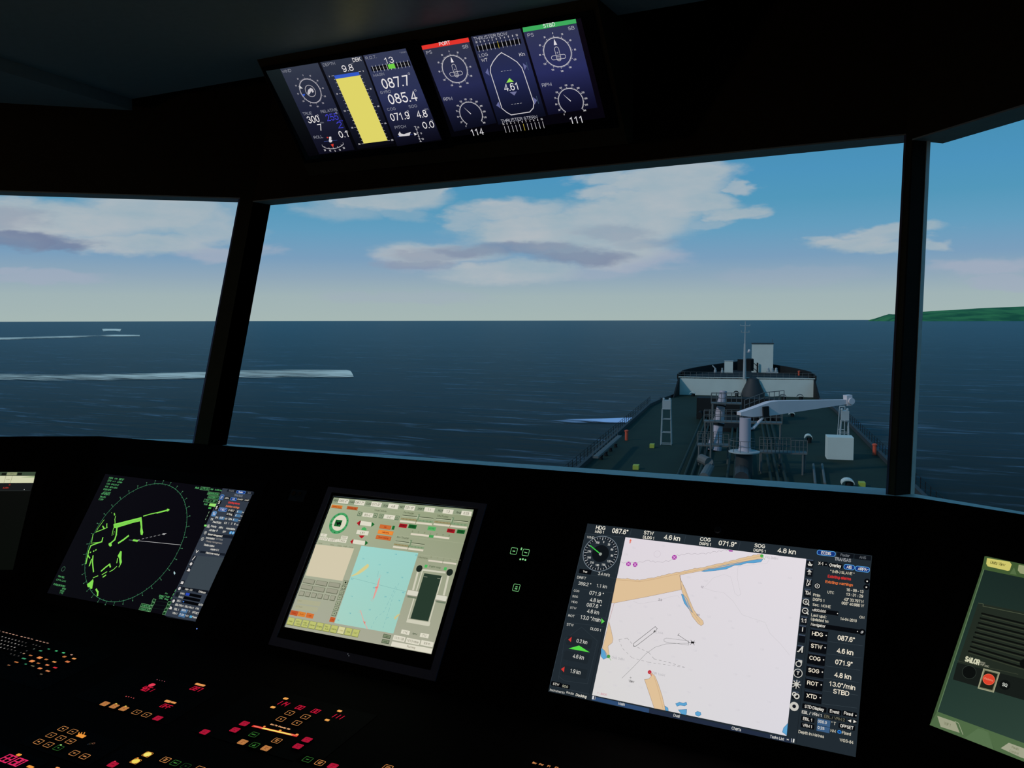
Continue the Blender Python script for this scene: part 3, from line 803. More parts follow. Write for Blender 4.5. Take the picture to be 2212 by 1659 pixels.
    for k in range(n + 1):
        l = lerp(lBL, lBR, k / n); g.tube(sp(dB + .15, l, ZFC), sp(dB + .15, l, ZFC + 1.0), .035, n=5)
    for z in (.5, 1.0): g.tube(sp(dB + .15, lBL, ZFC + z), sp(dB + .15, lBR, ZFC + z), .03, n=5)
    g.build('forecastle_rail', M_STEEL, e)
    # port ship-side rail
    for sd, l in ((-1, HBL), (1, HBR)):
        g = G(); d = 62
        while d < dB - 20:
            g.tube(sp(d, l, ZD + .4), sp(d, l, ZD + 1.35), .03, n=5); d += 2.0
        for z in (.75, 1.05, 1.35): g.tube(sp(62, l, ZD + z), sp(dB - 20, l, ZD + z), .02, n=5)
        g.build('side_rail', M_DARK, e)
    return e
build_ship()

def pxblock(g, x0, y0, x1, y1, d, depth, mi=0):
    """solid whose near face spans the photo rectangle at distance d along the ship"""
    l0, za = at_d(x0, y1, d); l1, _ = at_d(x1, y1, d); _, zb = at_d((x0 + x1) / 2, y0, d)
    g.box(sp(d, l0, za), S_ * (l1 - l0), H * depth, (0, 0, zb - za), mi); return l0, l1, za, zb

def base_d(x, y, z): return on_z(x, y, z)[0]
# ---- forecastle structures
d = base_d(1646, 805, ZFC)
e = thing('deckhouse', sp(d, at_d(1646, 805, d)[0], ZFC), 'tall white box-shaped deckhouse on the forecastle, right of the mast', 'deckhouse')
g = G(); l0, l1, za, zb = pxblock(g, 1623.5, 743, 1669.5, 804.5, d, 4.5); g.build('cabin', M_WHITE, e)
g = G(); g.box(sp(d - .12, l0 - .12, zb), S_ * (l1 - l0 + .24), H * 4.8, (0, 0, .16)); g.build('roof', M_HULL, e)
g = G(); g.tube(sp(d + 1, l1 - .15, zb), sp(d + 1, l1 - .15, zb + 1.0), .04, n=6); g.build('aerial', M_STEEL, e)
g = G(); q, _ = at_d(1636, 800, d - .4); g.tube(sp(d - .4, q, za), sp(d - .4, q, za + 2.0), .16, n=10); g.tube(sp(d - .4, q, za + 1.3), sp(d - .4, q - .7, za + 1.9), .07, n=8); g.tube(sp(d - .4, q, za + .2), sp(d - .4, q - 1.0, za + 1.1), .05, n=8); g.build('vent_pipe', M_DARK, e)
g = G(); q0, _ = at_d(1655, 800, d - 1.2); q1, _ = at_d(1681, 800, d - 1.2)
g.box(sp(d - 1.6, q0, ZFC), S_ * (q1 - q0), H * .9, (0, 0, .3))
be = thing('mooring_bollards', sp(d - 1.2, (q0 + q1) / 2, ZFC), 'pale bollard set standing at the right foot of the tall white deckhouse', 'bollard')
g.build('base_plate', M_PALE, be)
for k in range(3):
    g = G()
    l = lerp(q0, q1, (k + .5) / 3); g.lathe(sp(d - 1.2, l, ZFC), [(.34, 0), (.34, .55), (.26, .62), (.26, .95), (.12, 1.1)], n=12); g.build('bollard_drum', M_PALE, be)
d = base_d(1574, 805.5, ZFC)
e = thing('deck_locker', sp(d, at_d(1574, 805, d)[0], ZFC), 'small white locker on the forecastle, left of the mast', 'locker')
g = G(); l0, l1, za, zb = pxblock(g, 1564.5, 780, 1583, 805.5, d, 1.6); g.build('cabinet', M_WHITE, e)
g = G(); g.box(sp(d - .06, l0 - .06, zb), S_ * (l1 - l0 + .12), H * 1.72, (0, 0, .08)); g.build('lid', M_PALE, e)
g = G(); a, _ = at_d(1545, 803, d); b, _ = at_d(1560, 803, d)
g.lathe(sp(d, a, ZFC), [(.28, 0), (.28, .5), (.2, .55), (.2, .9)], n=12); g.tube(sp(d, a + .1, ZFC + .8), sp(d, a - .6, ZFC + 1.5), .12, n=8)
tag(g.build('mooring_winch', M_PALE), 'small pale winch with a raised arm, left of the small white locker', 'winch')
tag(G().lathe(sp(d, b, ZFC), [(.25, 0), (.25, .4), (.16, .5), (.16, 1.0)], n=12).build('deck_vent_pipe', M_PALE), 'short pale vent pipe right beside the small white locker', 'vent')
# ---- foremast
dM = dB - 0.6
lM, _ = at_d(1608.5, 800, dM); _, zT = at_d(1608.5, 694, dM)
e = thing('foremast', sp(dM, lM, ZFC), 'slender grey foremast rising from the white bulkhead up to the horizon', 'mast')
g = G(); _, zmid = at_d(1608.5, 742, dM); g.tube(sp(dM, lM, ZD + 3.2), sp(dM, lM, zmid), .30, .22, 12); g.tube(sp(dM, lM, zmid), sp(dM, lM, zT), .13, .07, 10); g.build('mast_pole', M_PALE, e)
for y, hw in ((704, .9), (718, .75)):
    _, z = at_d(1608, y, dM); g = G(); g.tube(sp(dM, lM - hw, z), sp(dM, lM + hw, z), .05, n=6)
    for s_ in (-1, 1): g.tube(sp(dM, lM + s_ * hw * .9, z), sp(dM, lM + s_ * hw * .9, z + .35), .05, n=6)
    g.build('yardarm', M_PALE, e)
_, z = at_d(1617, 757, dM); g = G(); g.tube(sp(dM, lM, z - .3), sp(dM, lM + .75, z - .3), .05, n=6); g.lathe(sp(dM, lM + .75, z - .35), [(.18, 0), (.26, .2), (.22, .45), (.08, .55)], n=12); g.build('mast_light', M_CRANE, e)
_, z = at_d(1608, 776, dM); g = G(); g.box(sp(dM - .5, lM + .3, z), S_ * 1.2, H * 1.0, (0, 0, .12)); g.box(sp(dM + 1.2, lM - 1.3, z - 2.2), S_ * 2.9, H * 1.2, (0, 0, 2.1)); g.build('light_platform', M_DARK, e)

# ---- crane
ZP = EYE.z - 11.6
dC, lC = on_z(1607.5, 974.5, ZP)
e = thing('deck_crane', sp(dC, lC, ZD), 'white hose-handling crane on a grey column, jib swung out to starboard', 'crane')
zTop = at_d(1607, 900, dC)[1]
w = at_d(1619, 950, dC)[0] - at_d(1594, 950, dC)[0]
g = G(); g.lathe(sp(dC, lC + .05, ZP), [(w * .62, 0), (w * .54, .25), (w * .5, .5), (w * .5, zTop - ZP - .1)], n=28); g.build('column', M_COL, e, smooth=True)
g = G(); rr = (at_d(1642, 974, dC)[0] - at_d(1574, 974, dC)[0]) / 2
g.lathe(sp(dC, lC, ZP - .12), [(rr * .96, 0), (rr, .03), (rr, .12), (rr * .96, .14)], n=32); g.build('round_platform', M_PALE, e, smooth=True)
g = G(); g.lathe(sp(dC, lC, ZD), [(w * .75, 0), (w * .75, ZP - ZD - .12)], n=20); g.build('pedestal', M_HULL, e, smooth=True)
# jib
dT = dC + 5.0
lr, zr = at_d(1596, 893, dC); lt, zt = at_d(1828, 869, dT)
A_ = sp(dC, lr, zr); B_ = sp(dT, lt, zt)
ax = (B_ - A_); axn = ax.normalized(); sd = axn.cross(V3((0, 0, 1))).normalized(); up = sd.cross(axn).normalized()
def jib_sec(t, top, bot, hw): c = A_ + ax * t; return [c - sd * hw + up * bot, c + sd * hw + up * bot, c + sd * hw + up * top, c - sd * hw + up * top]
secs = [jib_sec(0.0, .12, -.16, .38), jib_sec(.10, .34, -.38, .42), jib_sec(.27, .78, -.42, .42), jib_sec(.34, .80, -.42, .42), jib_sec(1.0, .26, -.14, .22)]
g = G()
for a, b in zip(secs[:-1], secs[1:]):
    vs = a + b; g.add(vs, [(0, 1, 5, 4), (1, 2, 6, 5), (2, 3, 7, 6), (3, 0, 4, 7)])
g.add(secs[0], [(3, 2, 1, 0)]); g.add(secs[-1], [(0, 1, 2, 3)])
g.build('jib', M_CRANE, e)
c = B_; g = G(); g.box(c - sd * .3 - up * .3 - axn * .1, axn * .55, sd * .6, up * .95); g.tube(c + axn * .3 - sd * .45 + up * .1, c + axn * .3 + sd * .45 + up * .1, .3, n=16); g.build('jib_head', M_CRANE, e)
g = G(); a1 = sp(dC, at_d(1627, 925, dC)[0], at_d(1627, 925, dC)[1]); b1 = A_ + ax * .27 - up * .1
g.tube(a1, a1.lerp(b1, .6), .14, n=10); g.tube(a1.lerp(b1, .6), b1, .09, n=10); g.tube(a1, a1 - S_ * .5 - V3((0, 0, .1)), .1, n=8); g.build('luffing_cylinder', M_CRANE, e)
g = G(); c = A_ + ax * .215; g.box(c - sd * .65 - up * .5 - axn * .25, axn * .55, sd * .22, up * .95); g.box(c + sd * .43 - up * .5 - axn * .25, axn * .55, sd * .22, up * .95); g.build('jib_bracket', M_DARK, e)
def rail(g, pts, z=1.0, posts=5, r=.03):
    for a, b in zip(pts[:-1], pts[1:]):
        for k in range(posts + 1): p = a.lerp(b, k / posts); g.tube(p, p + V3((0, 0, z)), r, n=5)
        for q in (.5, 1.0): g.tube(a + V3((0, 0, z * q)), b + V3((0, 0, z * q)), r, n=5)
g = G(); c0 = A_ + ax * .05 + up * .1; c1 = A_ + ax * .42 + up * .6
c0 = c0 + H * 1.0; c1 = c1 + H * 1.0
rail(g, [c0, c0.lerp(c1, .5) + V3((0, 0, .25)), c1], .95, 4, .035); g.build('jib_rail', M_STEEL, e)
g = G()
for k in range(24):
    a = sp(dC, lC, ZP) + (S_ * math.cos(k * math.pi / 12) + H * math.sin(k * math.pi / 12)) * rr * .95; b = sp(dC, lC, ZP) + (S_ * math.cos((k + 1) * math.pi / 12) + H * math.sin((k + 1) * math.pi / 12)) * rr * .95
    if 3 <= k <= 20:
        if k % 2: g.tube(a, a + V3((0, 0, 1.0)), .025, n=5)
        g.tube(a + V3((0, 0, 1.0)), b + V3((0, 0, 1.0)), .025, n=5); g.tube(a + V3((0, 0, .5)), b + V3((0, 0, .5)), .02, n=5)
g.build('platform_rail', M_STEEL, e)

# ---- leaning vent column left of the crane
dV = base_d(1543, 961, ZD + .6)
l0, z0 = at_d(1543, 961, dV); l1, z1 = at_d(1562, 846, dV)
e = thing('vent_column', sp(dV, l0, ZD), 'grey tapered vent column leaning to the right, just left of the crane', 'vent')
A2, B2 = sp(dV, l0, ZD), sp(dV + 1, l1, z1)
g = G(); g.tube(A2, A2.lerp(B2, .42), .78, .50, 18); g.tube(A2.lerp(B2, .46), A2.lerp(B2, .74), .62, .42, 18); g.tube(A2.lerp(B2, .76), B2, .48, .40, 18); g.build('column', M_COL, e)
g = G(); g.tube(A2.lerp(B2, .42), A2.lerp(B2, .46), .66, n=18); g.tube(A2.lerp(B2, .74), A2.lerp(B2, .76), .52, n=18); g.build('clamp_ring', M_DARK, e)

# ---- midships catwalks and manifold
M_CAT = M_STEEL
def catwalk(name, label, x0, x1, y_deck, zlev, hgt, depth=1.6, posts=10, legs=(), m=None):
    d = base_d((x0 + x1) / 2, y_deck, zlev); la = at_d(x0, y_deck, d)[0]; lb = at_d(x1, y_deck, d)[0]
    e = thing(name, sp(d, (la + lb) / 2, ZD), label, 'catwalk', 'catwalks across the deck')
    g = G(); g.box(sp(d, la, zlev - .12), S_ * (lb - la), H * depth, (0, 0, .12)); g.build('walkway', m or M_CAT, e)
    for q in (0, depth):
        g = G(); rail(g, [sp(d + q, la, zlev), sp(d + q, lb, zlev)], hgt, posts, .03); g.build('rail', m or M_CAT, e)
    for x in legs: l = at_d(x, y_deck, d)[0]; G().tube(sp(d + .09, l, ZD), sp(d + .09, l, zlev - .12), .09, n=8).build('support_post', m or M_CAT, e)
    for l in (la + .1, lb - .1): G().tube(sp(d + depth - .1, l, ZD), sp(d + depth - .1, l, zlev - .12), .09, n=8).build('support_post', m or M_CAT, e)
    return d, la, lb
catwalk('catwalk', 'railed grey catwalk right of the crane foot, nearest of the catwalks', 1641, 1744, 978, ZD + 2.0, 1.15, 1.6, 12, (1645, 1735))
catwalk('catwalk', 'short railed catwalk left of the crane foot', 1506, 1574, 962, ZD + 2.0, 1.1, 1.6, 6, (1510,))
catwalk('catwalk', 'upper grey catwalk crossing behind the crane column', 1520, 1690, 912, ZD + 4.4, 1.0, 1.4, 14, (1536, 1686))
catwalk('catwalk', 'high narrow catwalk just below the white bulkhead', 1536, 1602, 871, ZD + 5.2, 1.0, 1.4, 6, (1540,))
dm = base_d(1600, 930, ZD)
e = thing('cargo_manifold', sp(dm + 14, 0, ZD), 'dark block of cargo manifold piping behind the crane column', 'machinery')
g = G(); la, _ = at_d(1504, 930, dm + 12); lb, _ = at_d(1684, 930, dm + 12); g.box(sp(dm + 12, la, ZD), S_ * (lb - la), H * 3, (0, 0, 3.0)); g.build('tank_block', M_DARK, e)
g = G()
for k in range(8): l = lerp(la + .6, lb - .6, k / 7); g.tube(sp(dm + 8, l, ZD + 1.0), sp(dm + 12, l, ZD + 1.0), .28, n=10); g.tube(sp(dm + 7.8, l, ZD + 1.0), sp(dm + 8, l, ZD + 1.0), .42, n=12)
g.build('manifold_pipe', M_DARK, e)
g = G(); c, _ = at_d(1575, 945, dm); g.lathe(sp(dm + 1, c, ZD), [(3.0, 0), (3.0, .5), (2.4, 1.2), (1.2, 1.7), (.2, 1.8)], n=24); g.build('hatch_dome', M_DARK, e, smooth=True)

# ---- lattice towers
def tower(label, x0, x1, ytop, ybase, zbase, box, rungs, d=None):
    d = d or base_d((x0 + x1) / 2, ybase, zbase)
    la, zb = at_d(x0, ybase, d); lb, _ = at_d(x1, ybase, d); _, zt = at_d((x0 + x1) / 2, ytop, d)
    e = thing('light_tower', sp(d, (la + lb) / 2, zb), label, 'tower', 'light towers at the deck sides')
    ins = (lb - la) * .1
    for sx, dd in ((0, 0), (1, 0), (0, 1.0), (1, 1.0)):
        a = lb if sx else la; t = (lb - ins) if sx else (la + ins)
        g = G(); g.tube(sp(d + dd, a, zb), sp(d + dd * .8 + .1, t, zt), .055, n=6); g.build('leg', M_PALE, e)
    for r in rungs:
        g = G(); z = lerp(zb, zt, r); i = ins * r
        P = [sp(d, la + i, z), sp(d, lb - i, z), sp(d + 1, lb - i, z), sp(d + 1, la + i, z)]
        for a, b in zip(P, P[1:] + P[:1]): g.tube(a, b, .035, n=5)
        g.build('rung', M_PALE, e)
    b0, b1, by0, by1 = box
    g = G(); pxblock(g, b0, by0, b1, by1, d, 1.0); g.build('lamp_housing', M_PALE, e)
    g = G(); l0, zz = at_d(b0 - 2, by0, d); l1, _ = at_d(b1 + 2, by0, d)
    for l in (lerp(l0, l1, .2), lerp(l0, l1, .8)): G().lathe(sp(d + .5, l, zz), [(.10, 0), (.14, .08), (.13, .2), (.05, .26)], n=10).build('floodlight', M_PALE, e)
tower('pale four-legged light tower on the port side of the foredeck', 1427, 1450, 884, 961.5, ZD, (1430.5, 1449, 865, 884), (.03, .35, .72, 1.0))
dbx = base_d(1815, 993, ZD)
tower('pale light tower behind the white box, under the crane jib end', 1815, 1834, 909, 947, ZD + 2.0, (1818, 1834, 888, 908), (.3, .98), d=dbx + 3)
g = G(); pxblock(g, 1786, 945, 1843.5, 993, dbx, 2.2); o = g.build('deck_box', M_WHITE, bevel=.04); tag(o, 'large white box on the starboard side of the deck', 'box')
g = G(); la, za = at_d(1808, 935, dbx + 5); _, zb = at_d(1808, 878, dbx + 5); lb, _ = at_d(1824, 935, dbx + 5)
g.tube(sp(dbx + 5, la, ZD), sp(dbx + 5, la + .2, zb), .06, n=6); g.tube(sp(dbx + 5, lb, ZD), sp(dbx + 5, lb, zb), .06, n=6); g.tube(sp(dbx + 5, la + .2, zb), sp(dbx + 5, lb, zb), .07, n=6); g.tube(sp(dbx + 5, la + .1, (ZD + zb) / 2), sp(dbx + 5, lb, (ZD + zb) / 2), .05, n=6); o = g.build('jib_rest', M_PALE); tag(o, 'two-post rest standing under the crane jib end', 'crane rest')

# ---- mushroom and cowl vents
def cowl(label, x0, y0, x1, y1, m=None):
    d = base_d((x0 + x1) / 2, y1, ZD); l0, za = at_d(x0, y1, d); l1, _ = at_d(x1, y1, d); _, zt = at_d(x1, y0, d); w_ = l1 - l0; h = zt - ZD
    e = thing('deck_vent', sp(d, (l0 + l1) / 2, ZD), label, 'vent', 'cowl vents on the deck'); c = (l0 + l1) / 2
    g = G(); g.tube(sp(d + .4, c + w_ * .12, ZD), sp(d + .4, c + w_ * .12, ZD + h * .6), w_ * .3, n=12); g.build('stem', M_DARK, e)
    P = []
    for k in range(9):
        t = math.pi * k / 8; P.append((c + w_ * .5 * -math.cos(t) * 1.0, ZD + h * .55 + h * .45 * math.sin(t)))
    g = G()
    for a, b in zip(P[:-1], P[1:]):
        g.hexa([sp(d, a[0], a[1] - .12), sp(d, b[0], b[1] - .12), sp(d + 1, b[0], b[1] - .12), sp(d + 1, a[0], a[1] - .12), sp(d, a[0], a[1]), sp(d, b[0], b[1]), sp(d + 1, b[0], b[1]), sp(d + 1, a[0], a[1])])
    g.build('hood', m or M_WHITE, e)
cowl('white hooded vent nearest the window sill at the right', 1818, 1036, 1846, 1056)
cowl('white hooded vent right of the railed catwalk', 1738, 939, 1755, 957)
cowl('small white hooded vent below the middle of the crane jib', 1704, 891, 1717, 900)
cowl('small white hooded vent at the left foot of the white bulkhead', 1489, 847, 1502, 856)
cowl('dark-grey hooded vent at the foot of the bulkhead, left of the mast casing', 1584, 845, 1596, 857, M_DARK)
cowl('grey hooded vent behind the crane rail, left one of two', 1683, 852, 1699, 866, M_STEEL)
cowl('grey hooded vent behind the crane rail, right one of two', 1721, 852, 1736, 866, M_STEEL)
# ---- deck markers and side fittings
def post(x, y0, y1, label):
    d = base_d(x, y1, ZD if y1 > 860 else ZFC); z = ZD if y1 > 860 else ZFC; l, _ = at_d(x, y1, d); _, zt = at_d(x, y0, d); zt = max(zt, z + .6)
    g = G(); g.tube(sp(d, l, z), sp(d, l, zt), .2, n=12); g.lathe(sp(d, l, zt), [(.26, 0), (.26, .12), (.1, .2)], n=12)
    tag(g.build('hydrant_post', M_ORANGE), label, 'post', 'orange posts along the deck edge')
post(1353.5, 932, 951, 'orange post at the port deck edge, the nearest on that side')
post(1889, 962, 983, 'orange post at the starboard deck edge, the nearest on that side')
post(1497, 797, 806, 'orange post at the port side of the forecastle')
post(1726, 803, 811, 'orange post at the starboard side of the forecastle')
def ybox(x, y, w_, h, label):
    d = base_d(x, y + h / 2, ZD); l0, _ = at_d(x - w_ / 2, y, d); l1, _ = at_d(x + w_ / 2, y, d); g = G()
    g.box(sp(d, l0, ZD), S_ * (l1 - l0), H * .8, (0, 0, .42)); tag(g.build('marker_box', M_YEL, bevel=.03), label, 'box', 'yellow-green boxes on the deck')
ybox(1408, 965.5, 10, 5, 'small yellow-green box in front of the port light tower')
ybox(1373, 1012, 13, 6, 'yellow-green box nearest the sill at the port side')
ybox(1823, 990, 12, 6, 'yellow-green box at the foot of the large white box')
ybox(1863, 1050, 14, 7, 'yellow-green box beside the nearest white hooded vent')
# bollards along the port edge
for k, (x, y, w_) in enumerate([(1298, 992, 9), (1309, 984, 8), (1319, 975, 7), (1330, 966, 7), (1428, 866, 6), (1476, 812, 9), (1752, 818, 9)]):
    z = ZD if y > 850 else ZFC; d = base_d(x, y, z); l, _ = at_d(x, y, d); r = w_ / 1900 * d * .45; g = G()
    g.lathe(sp(d, l, z), [(r * 1.2, 0), (r * 1.2, .1), (r, .15), (r, r * 2.0), (r * 1.2, r * 2.1), (r * 1.1, r * 2.5)], n=14)
    lab = ['dark mooring bollard nearest the sill at the port edge', 'second dark bollard from the sill at the port edge', 'third dark bollard from the sill at the port edge', 'fourth dark bollard from the sill at the port edge, near the orange post', 'dark bollard beyond the port light tower', 'dark bollard at the port end of the forecastle rail', 'dark bollard at the starboard end of the forecastle rail'][k]
    tag(g.build('mooring_bollard', M_DARK), lab, 'bollard', 'dark mooring bollards')
# accommodation ladder on the port side
a = on_z(1281, 990, ZD + 1.2); b = on_z(1334, 944, ZD + 1.2); g = G()
P, Q = sp(a[0], a[1], ZD + 1.2), sp(b[0], b[1], ZD + 1.2); g.box(P, Q - P, S_ * .5, (0, 0, .2)); rail(g, [P, Q], 1.0, 9, .025)
tag(g.build('side_ladder', M_STEEL), 'long grey boarding ladder stowed along the port deck edge', 'ladder')
# bent pale duct by the sill, and thin vertical pipes
g = G(); pts = []
for x, y, z in ((1520, 1032, ZD + 1), (1533, 1008, ZD + 1.1), (1530, 998, ZD + 1.6), (1513, 990, ZD + 1.8)): a = on_z(x, y, z); pts.append(sp(a[0], a[1], z))
g.path(pts, .42, 12); tag(g.build('deck_duct', M_STEEL), 'thick pale bent duct rising near the sill, left of the crane', 'duct')
g = G(); pts = []
for x, y, z in ((1602, 1034, ZD + .6), (1602, 1014, ZD + .7)): a = on_z(x, y, z); pts.append(sp(a[0], a[1], z))
g.path(pts, .6, 12); tag(g.build('deck_duct', M_HULL), 'dark thick duct running from the sill to the crane foot', 'duct')
for x0, x1, lab in ((1757, 1761, 'long thin pale pipe on the deck, left of a pair'), (1776, 1782, 'long thin pale pipe on the deck, right of a pair')):
    a = on_z(x0, 1003, ZD + .3); b = on_z(x1, 1045, ZD + .3); g = G(); g.tube(sp(a[0], a[1], ZD + .3), sp(b[0], b[1], ZD + .3), .11, n=8)
    tag(g.build('deck_pipe', M_STEEL), lab, 'pipe', 'pale pipes on the starboard deck')

# ---------------------------------------------------------------- sky
def azel(x, y):
    r = ray(x, y).normalized(); return math.atan2(r.x, r.y), math.asin(r.z)
def build_world():
    w = bpy.data.worlds.new('sky'); SC.world = w; w.use_nodes = True; nt = w.node_tree; nt.nodes.clear(); L = nt.links.new
    N = nt.nodes.new
    tc = N('ShaderNodeTexCoord'); sep = N('ShaderNodeSeparateXYZ'); L(tc.outputs['Generated'], sep.inputs[0])
    def mth(op, a, b=None, c=None):
        r = N('ShaderNodeMath'); r.operation = op
        for i, q in enumerate((a, b, c)):
            if q is None: continue
            if isinstance(q, (int, float)): r.inputs[i].default_value = q
            else: L(q, r.inputs[i])
        return r.outputs[0]
    az = mth('ARCTAN2', sep.outputs[0], sep.outputs[1]); el = mth('ARCSINE', sep.outputs[2])
    cmb = N('ShaderNodeCombineXYZ'); L(az, cmb.inputs[0]); L(el, cmb.inputs[1])
    def warp(scale, sc, amt, det=5, rough=.55):
        mp = N('ShaderNodeMapping'); mp.inputs['Scale'].default_value = sc; L(cmb.outputs[0], mp.inputs[0])
        n = N('ShaderNodeTexNoise'); n.inputs['Scale'].default_value = scale; n.inputs['Detail'].default_value = det; n.inputs['Roughness'].default_value = rough
        L(mp.outputs[0], n.inputs['Vector']); s = N('ShaderNodeVectorMath'); s.operation = 'SUBTRACT'; s.inputs[1].default_value = (.5, .5, .5); L(n.outputs['Color'], s.inputs[0])
        m = N('ShaderNodeVectorMath'); m.operation = 'MULTIPLY'; m.inputs[1].default_value = amt; L(s.outputs[0], m.inputs[0]); return m.outputs[0], n.outputs[0]
    w1, n1 = warp(9, (1, 2.6, 1), (.14, .035, 0)); w2, n2 = warp(34, (1, 2.8, 1), (.035, .012, 0), 4)
    ad = N('ShaderNodeVectorMath'); L(cmb.outputs[0], ad.inputs[0]); L(w1, ad.inputs[1])
    ad2 = N('ShaderNodeVectorMath'); L(ad.outputs[0], ad2.inputs[0]); L(w2, ad2.inputs[1]); P = ad2.outputs[0]
    def layer(blobs):
        acc = None
        for (x, y, rx, ry, a) in blobs:
            c = azel(x, y); cx = azel(x + rx, y); cy = azel(x, y - ry)
            s = N('ShaderNodeVectorMath'); s.operation = 'SUBTRACT'; s.inputs[1].default_value = (c[0], c[1], 0); L(P, s.inputs[0])
            m = N('ShaderNodeVectorMath'); m.operation = 'MULTIPLY'; m.inputs[1].default_value = (1 / abs(cx[0] - c[0]), 1 / abs(cy[1] - c[1]), 0); L(s.outputs[0], m.inputs[0])
            ln = N('ShaderNodeVectorMath'); ln.operation = 'LENGTH'; L(m.outputs[0], ln.inputs[0])
            r = N('ShaderNodeMapRange'); r.interpolation_type = 'SMOOTHSTEP'; r.inputs[1].default_value = 1.15; r.inputs[2].default_value = 0.50; r.inputs[3].default_value = 0; r.inputs[4].default_value = a; L(ln.outputs[1], r.inputs[0])
            acc = r.outputs[0] if acc is None else mth('MAXIMUM', acc, r.outputs[0])
        return acc
    white = layer(CLOUDS); dark = layer(CLOUD_SHADE); haze = layer(CLOUD_THIN)
    # base gradient by elevation
    ramp = N('ShaderNodeValToRGB'); mr = N('ShaderNodeMapRange'); mr.inputs[1].default_value = -0.01; mr.inputs[2].default_value = 0.25; L(el, mr.inputs[0]); L(mr.outputs[0], ramp.inputs[0])
    els = ramp.color_ramp.elements
    pts = SKY_RAMP
    while len(els) < len(pts): els.new(0.5)
    for e_, (y, c) in zip(els, pts):
        v = azel(1106, y)[1] if y > -900 else 0.249; e_.position = min(1, max(0, (v + 0.01) / 0.26)); e_.color = lin(c)
    def mixc(fac, a, col):
        m = N('ShaderNodeMix'); m.data_type = 'RGBA'; L(fac, m.inputs[0]); L(a, m.inputs[6]); 
        if isinstance(col, tuple): m.inputs[7].default_value = lin(col)
        else: L(col, m.inputs[7])
        return m.outputs[2]
    c = ramp.outputs[0]
    hz = mth('MULTIPLY', haze, mth('MULTIPLY_ADD', n1, 1.2, 0.25)); c = mixc(mth('MINIMUM', hz, 1), c, (160, 172, 190))
    fine = mth('MULTIPLY_ADD', n2, .55, .74)
    wf = mth('MINIMUM', mth('MULTIPLY', white, fine), .96)
    # cloud tops paler than their lilac undersides
    cc = N('ShaderNodeMix'); cc.data_type = 'RGBA'; L(mth('MULTIPLY_ADD', n1, 3.4, -1.2), cc.inputs[0]); cc.inputs[6].default_value = lin((154, 176, 188)); cc.inputs[7].default_value = lin((178, 186, 192))
    c = mixc(wf, c, cc.outputs[2])
    c = mixc(mth('MINIMUM', mth('MULTIPLY', dark, mth('MULTIPLY_ADD', n1, .9, .5)), .92), c, (114, 128, 158))
    bg = N('ShaderNodeBackground'); L(c, bg.inputs[0]); bg.inputs[1].default_value = 1.0
    o = N('ShaderNodeOutputWorld'); L(bg.outputs[0], o.inputs[0])
SKY_RAMP = [(692, (166, 183, 180)), (640, (160, 179, 182)), (600, (143, 167, 185)), (560, (122, 158, 188)), (500, (100, 157, 190)), (440, (82, 151, 186)), (380, (76, 147, 188)), (300, (70, 142, 180)), (-1000, (60, 130, 175))]
CLOUDS = [(120, 475, 260, 50, 1.0), (320, 455, 190, 55, 1.0), (430, 490, 120, 62, .8), (330, 525, 190, 30, .9), (60, 500, 160, 40, 1.0), (500, 450, 60, 30, .45),
          (810, 418, 175, 40, 1.0), (740, 445, 110, 34, .45), (925, 402, 55, 28, .95), (860, 455, 70, 20, .35),
          (1110, 450, 140, 30, .85), (1000, 470, 70, 24, .7), (1180, 495, 240, 48, 1.0), (1330, 480, 200, 58, 1.0), (960, 545, 160, 30, .8), (1290, 535, 200, 42, .95), (1080, 590, 180, 26, .85), (1130, 580, 120, 20, .8),
          (1430, 395, 160, 50, 1.0), (1500, 370, 110, 34, .95), (1310, 385, 80, 24, .8), (1330, 420, 90, 26, .8), (1390, 445, 160, 42, 1.0), (1580, 455, 100, 20, .9), (1600, 398, 60, 11, .75), (1500, 430, 100, 30, .95), (1530, 478, 60, 12, .5), (1640, 462, 40, 12, .6),
          (1840, 524, 115, 24, .95), (1920, 502, 110, 18, .85), (2000, 528, 80, 13, .8), (1890, 534, 110, 18, .9), (1780, 512, 60, 10, .7)]
CLOUD_THIN = [(500, 555, 120, 22, .9), (100, 605, 170, 18, .8), (20, 590, 60, 14, .9), (2120, 580, 150, 28, 1.0), (2180, 610, 100, 18, .8), (1370, 560, 170, 28, .9), (900, 560, 110, 28, .9), (1250, 585, 160, 20, .6), (900, 640, 200, 16, .4), (1700, 600, 200, 20, .3)]
CLOUD_SHADE = [(40, 522, 200, 22, .9), (150, 533, 90, 15, .8), (10, 478, 130, 30, .35), (1110, 538, 200, 20, .62), (1250, 553, 150, 20, .75), (900, 566, 110, 16, .45), (1320, 498, 110, 20, .3), (960, 548, 110, 14, .35), (1400, 520, 90, 18, .22)]
build_world()

sun = bpy.data.lights.new('sun', 'SUN'); sun.energy = 1.1; sun.angle = math.radians(4); sun.color = (1.0, .93, .92)
so = bpy.data.objects.new('sun', sun); COL.objects.link(so); so.location = (-20, -60, 80)
sd_ = V3((0.62, 0.78, -0.62)).normalized()    # travels forward and to starboard
so.rotation_euler = sd_.to_track_quat('-Z', 'Y').to_euler()

# added warm fill light behind the viewer, no known lamp; lifts ceiling and walls
pl_ = bpy.data.lights.new('added_dim_fill', 'POINT'); pl_.energy = 5.0; pl_.shadow_soft_size = 0.15; pl_.color = (1.0, .92, .82)
po = bpy.data.objects.new('added_dim_fill', pl_); COL.objects.link(po); po.location = (-3.2, -1.6, 1.3)
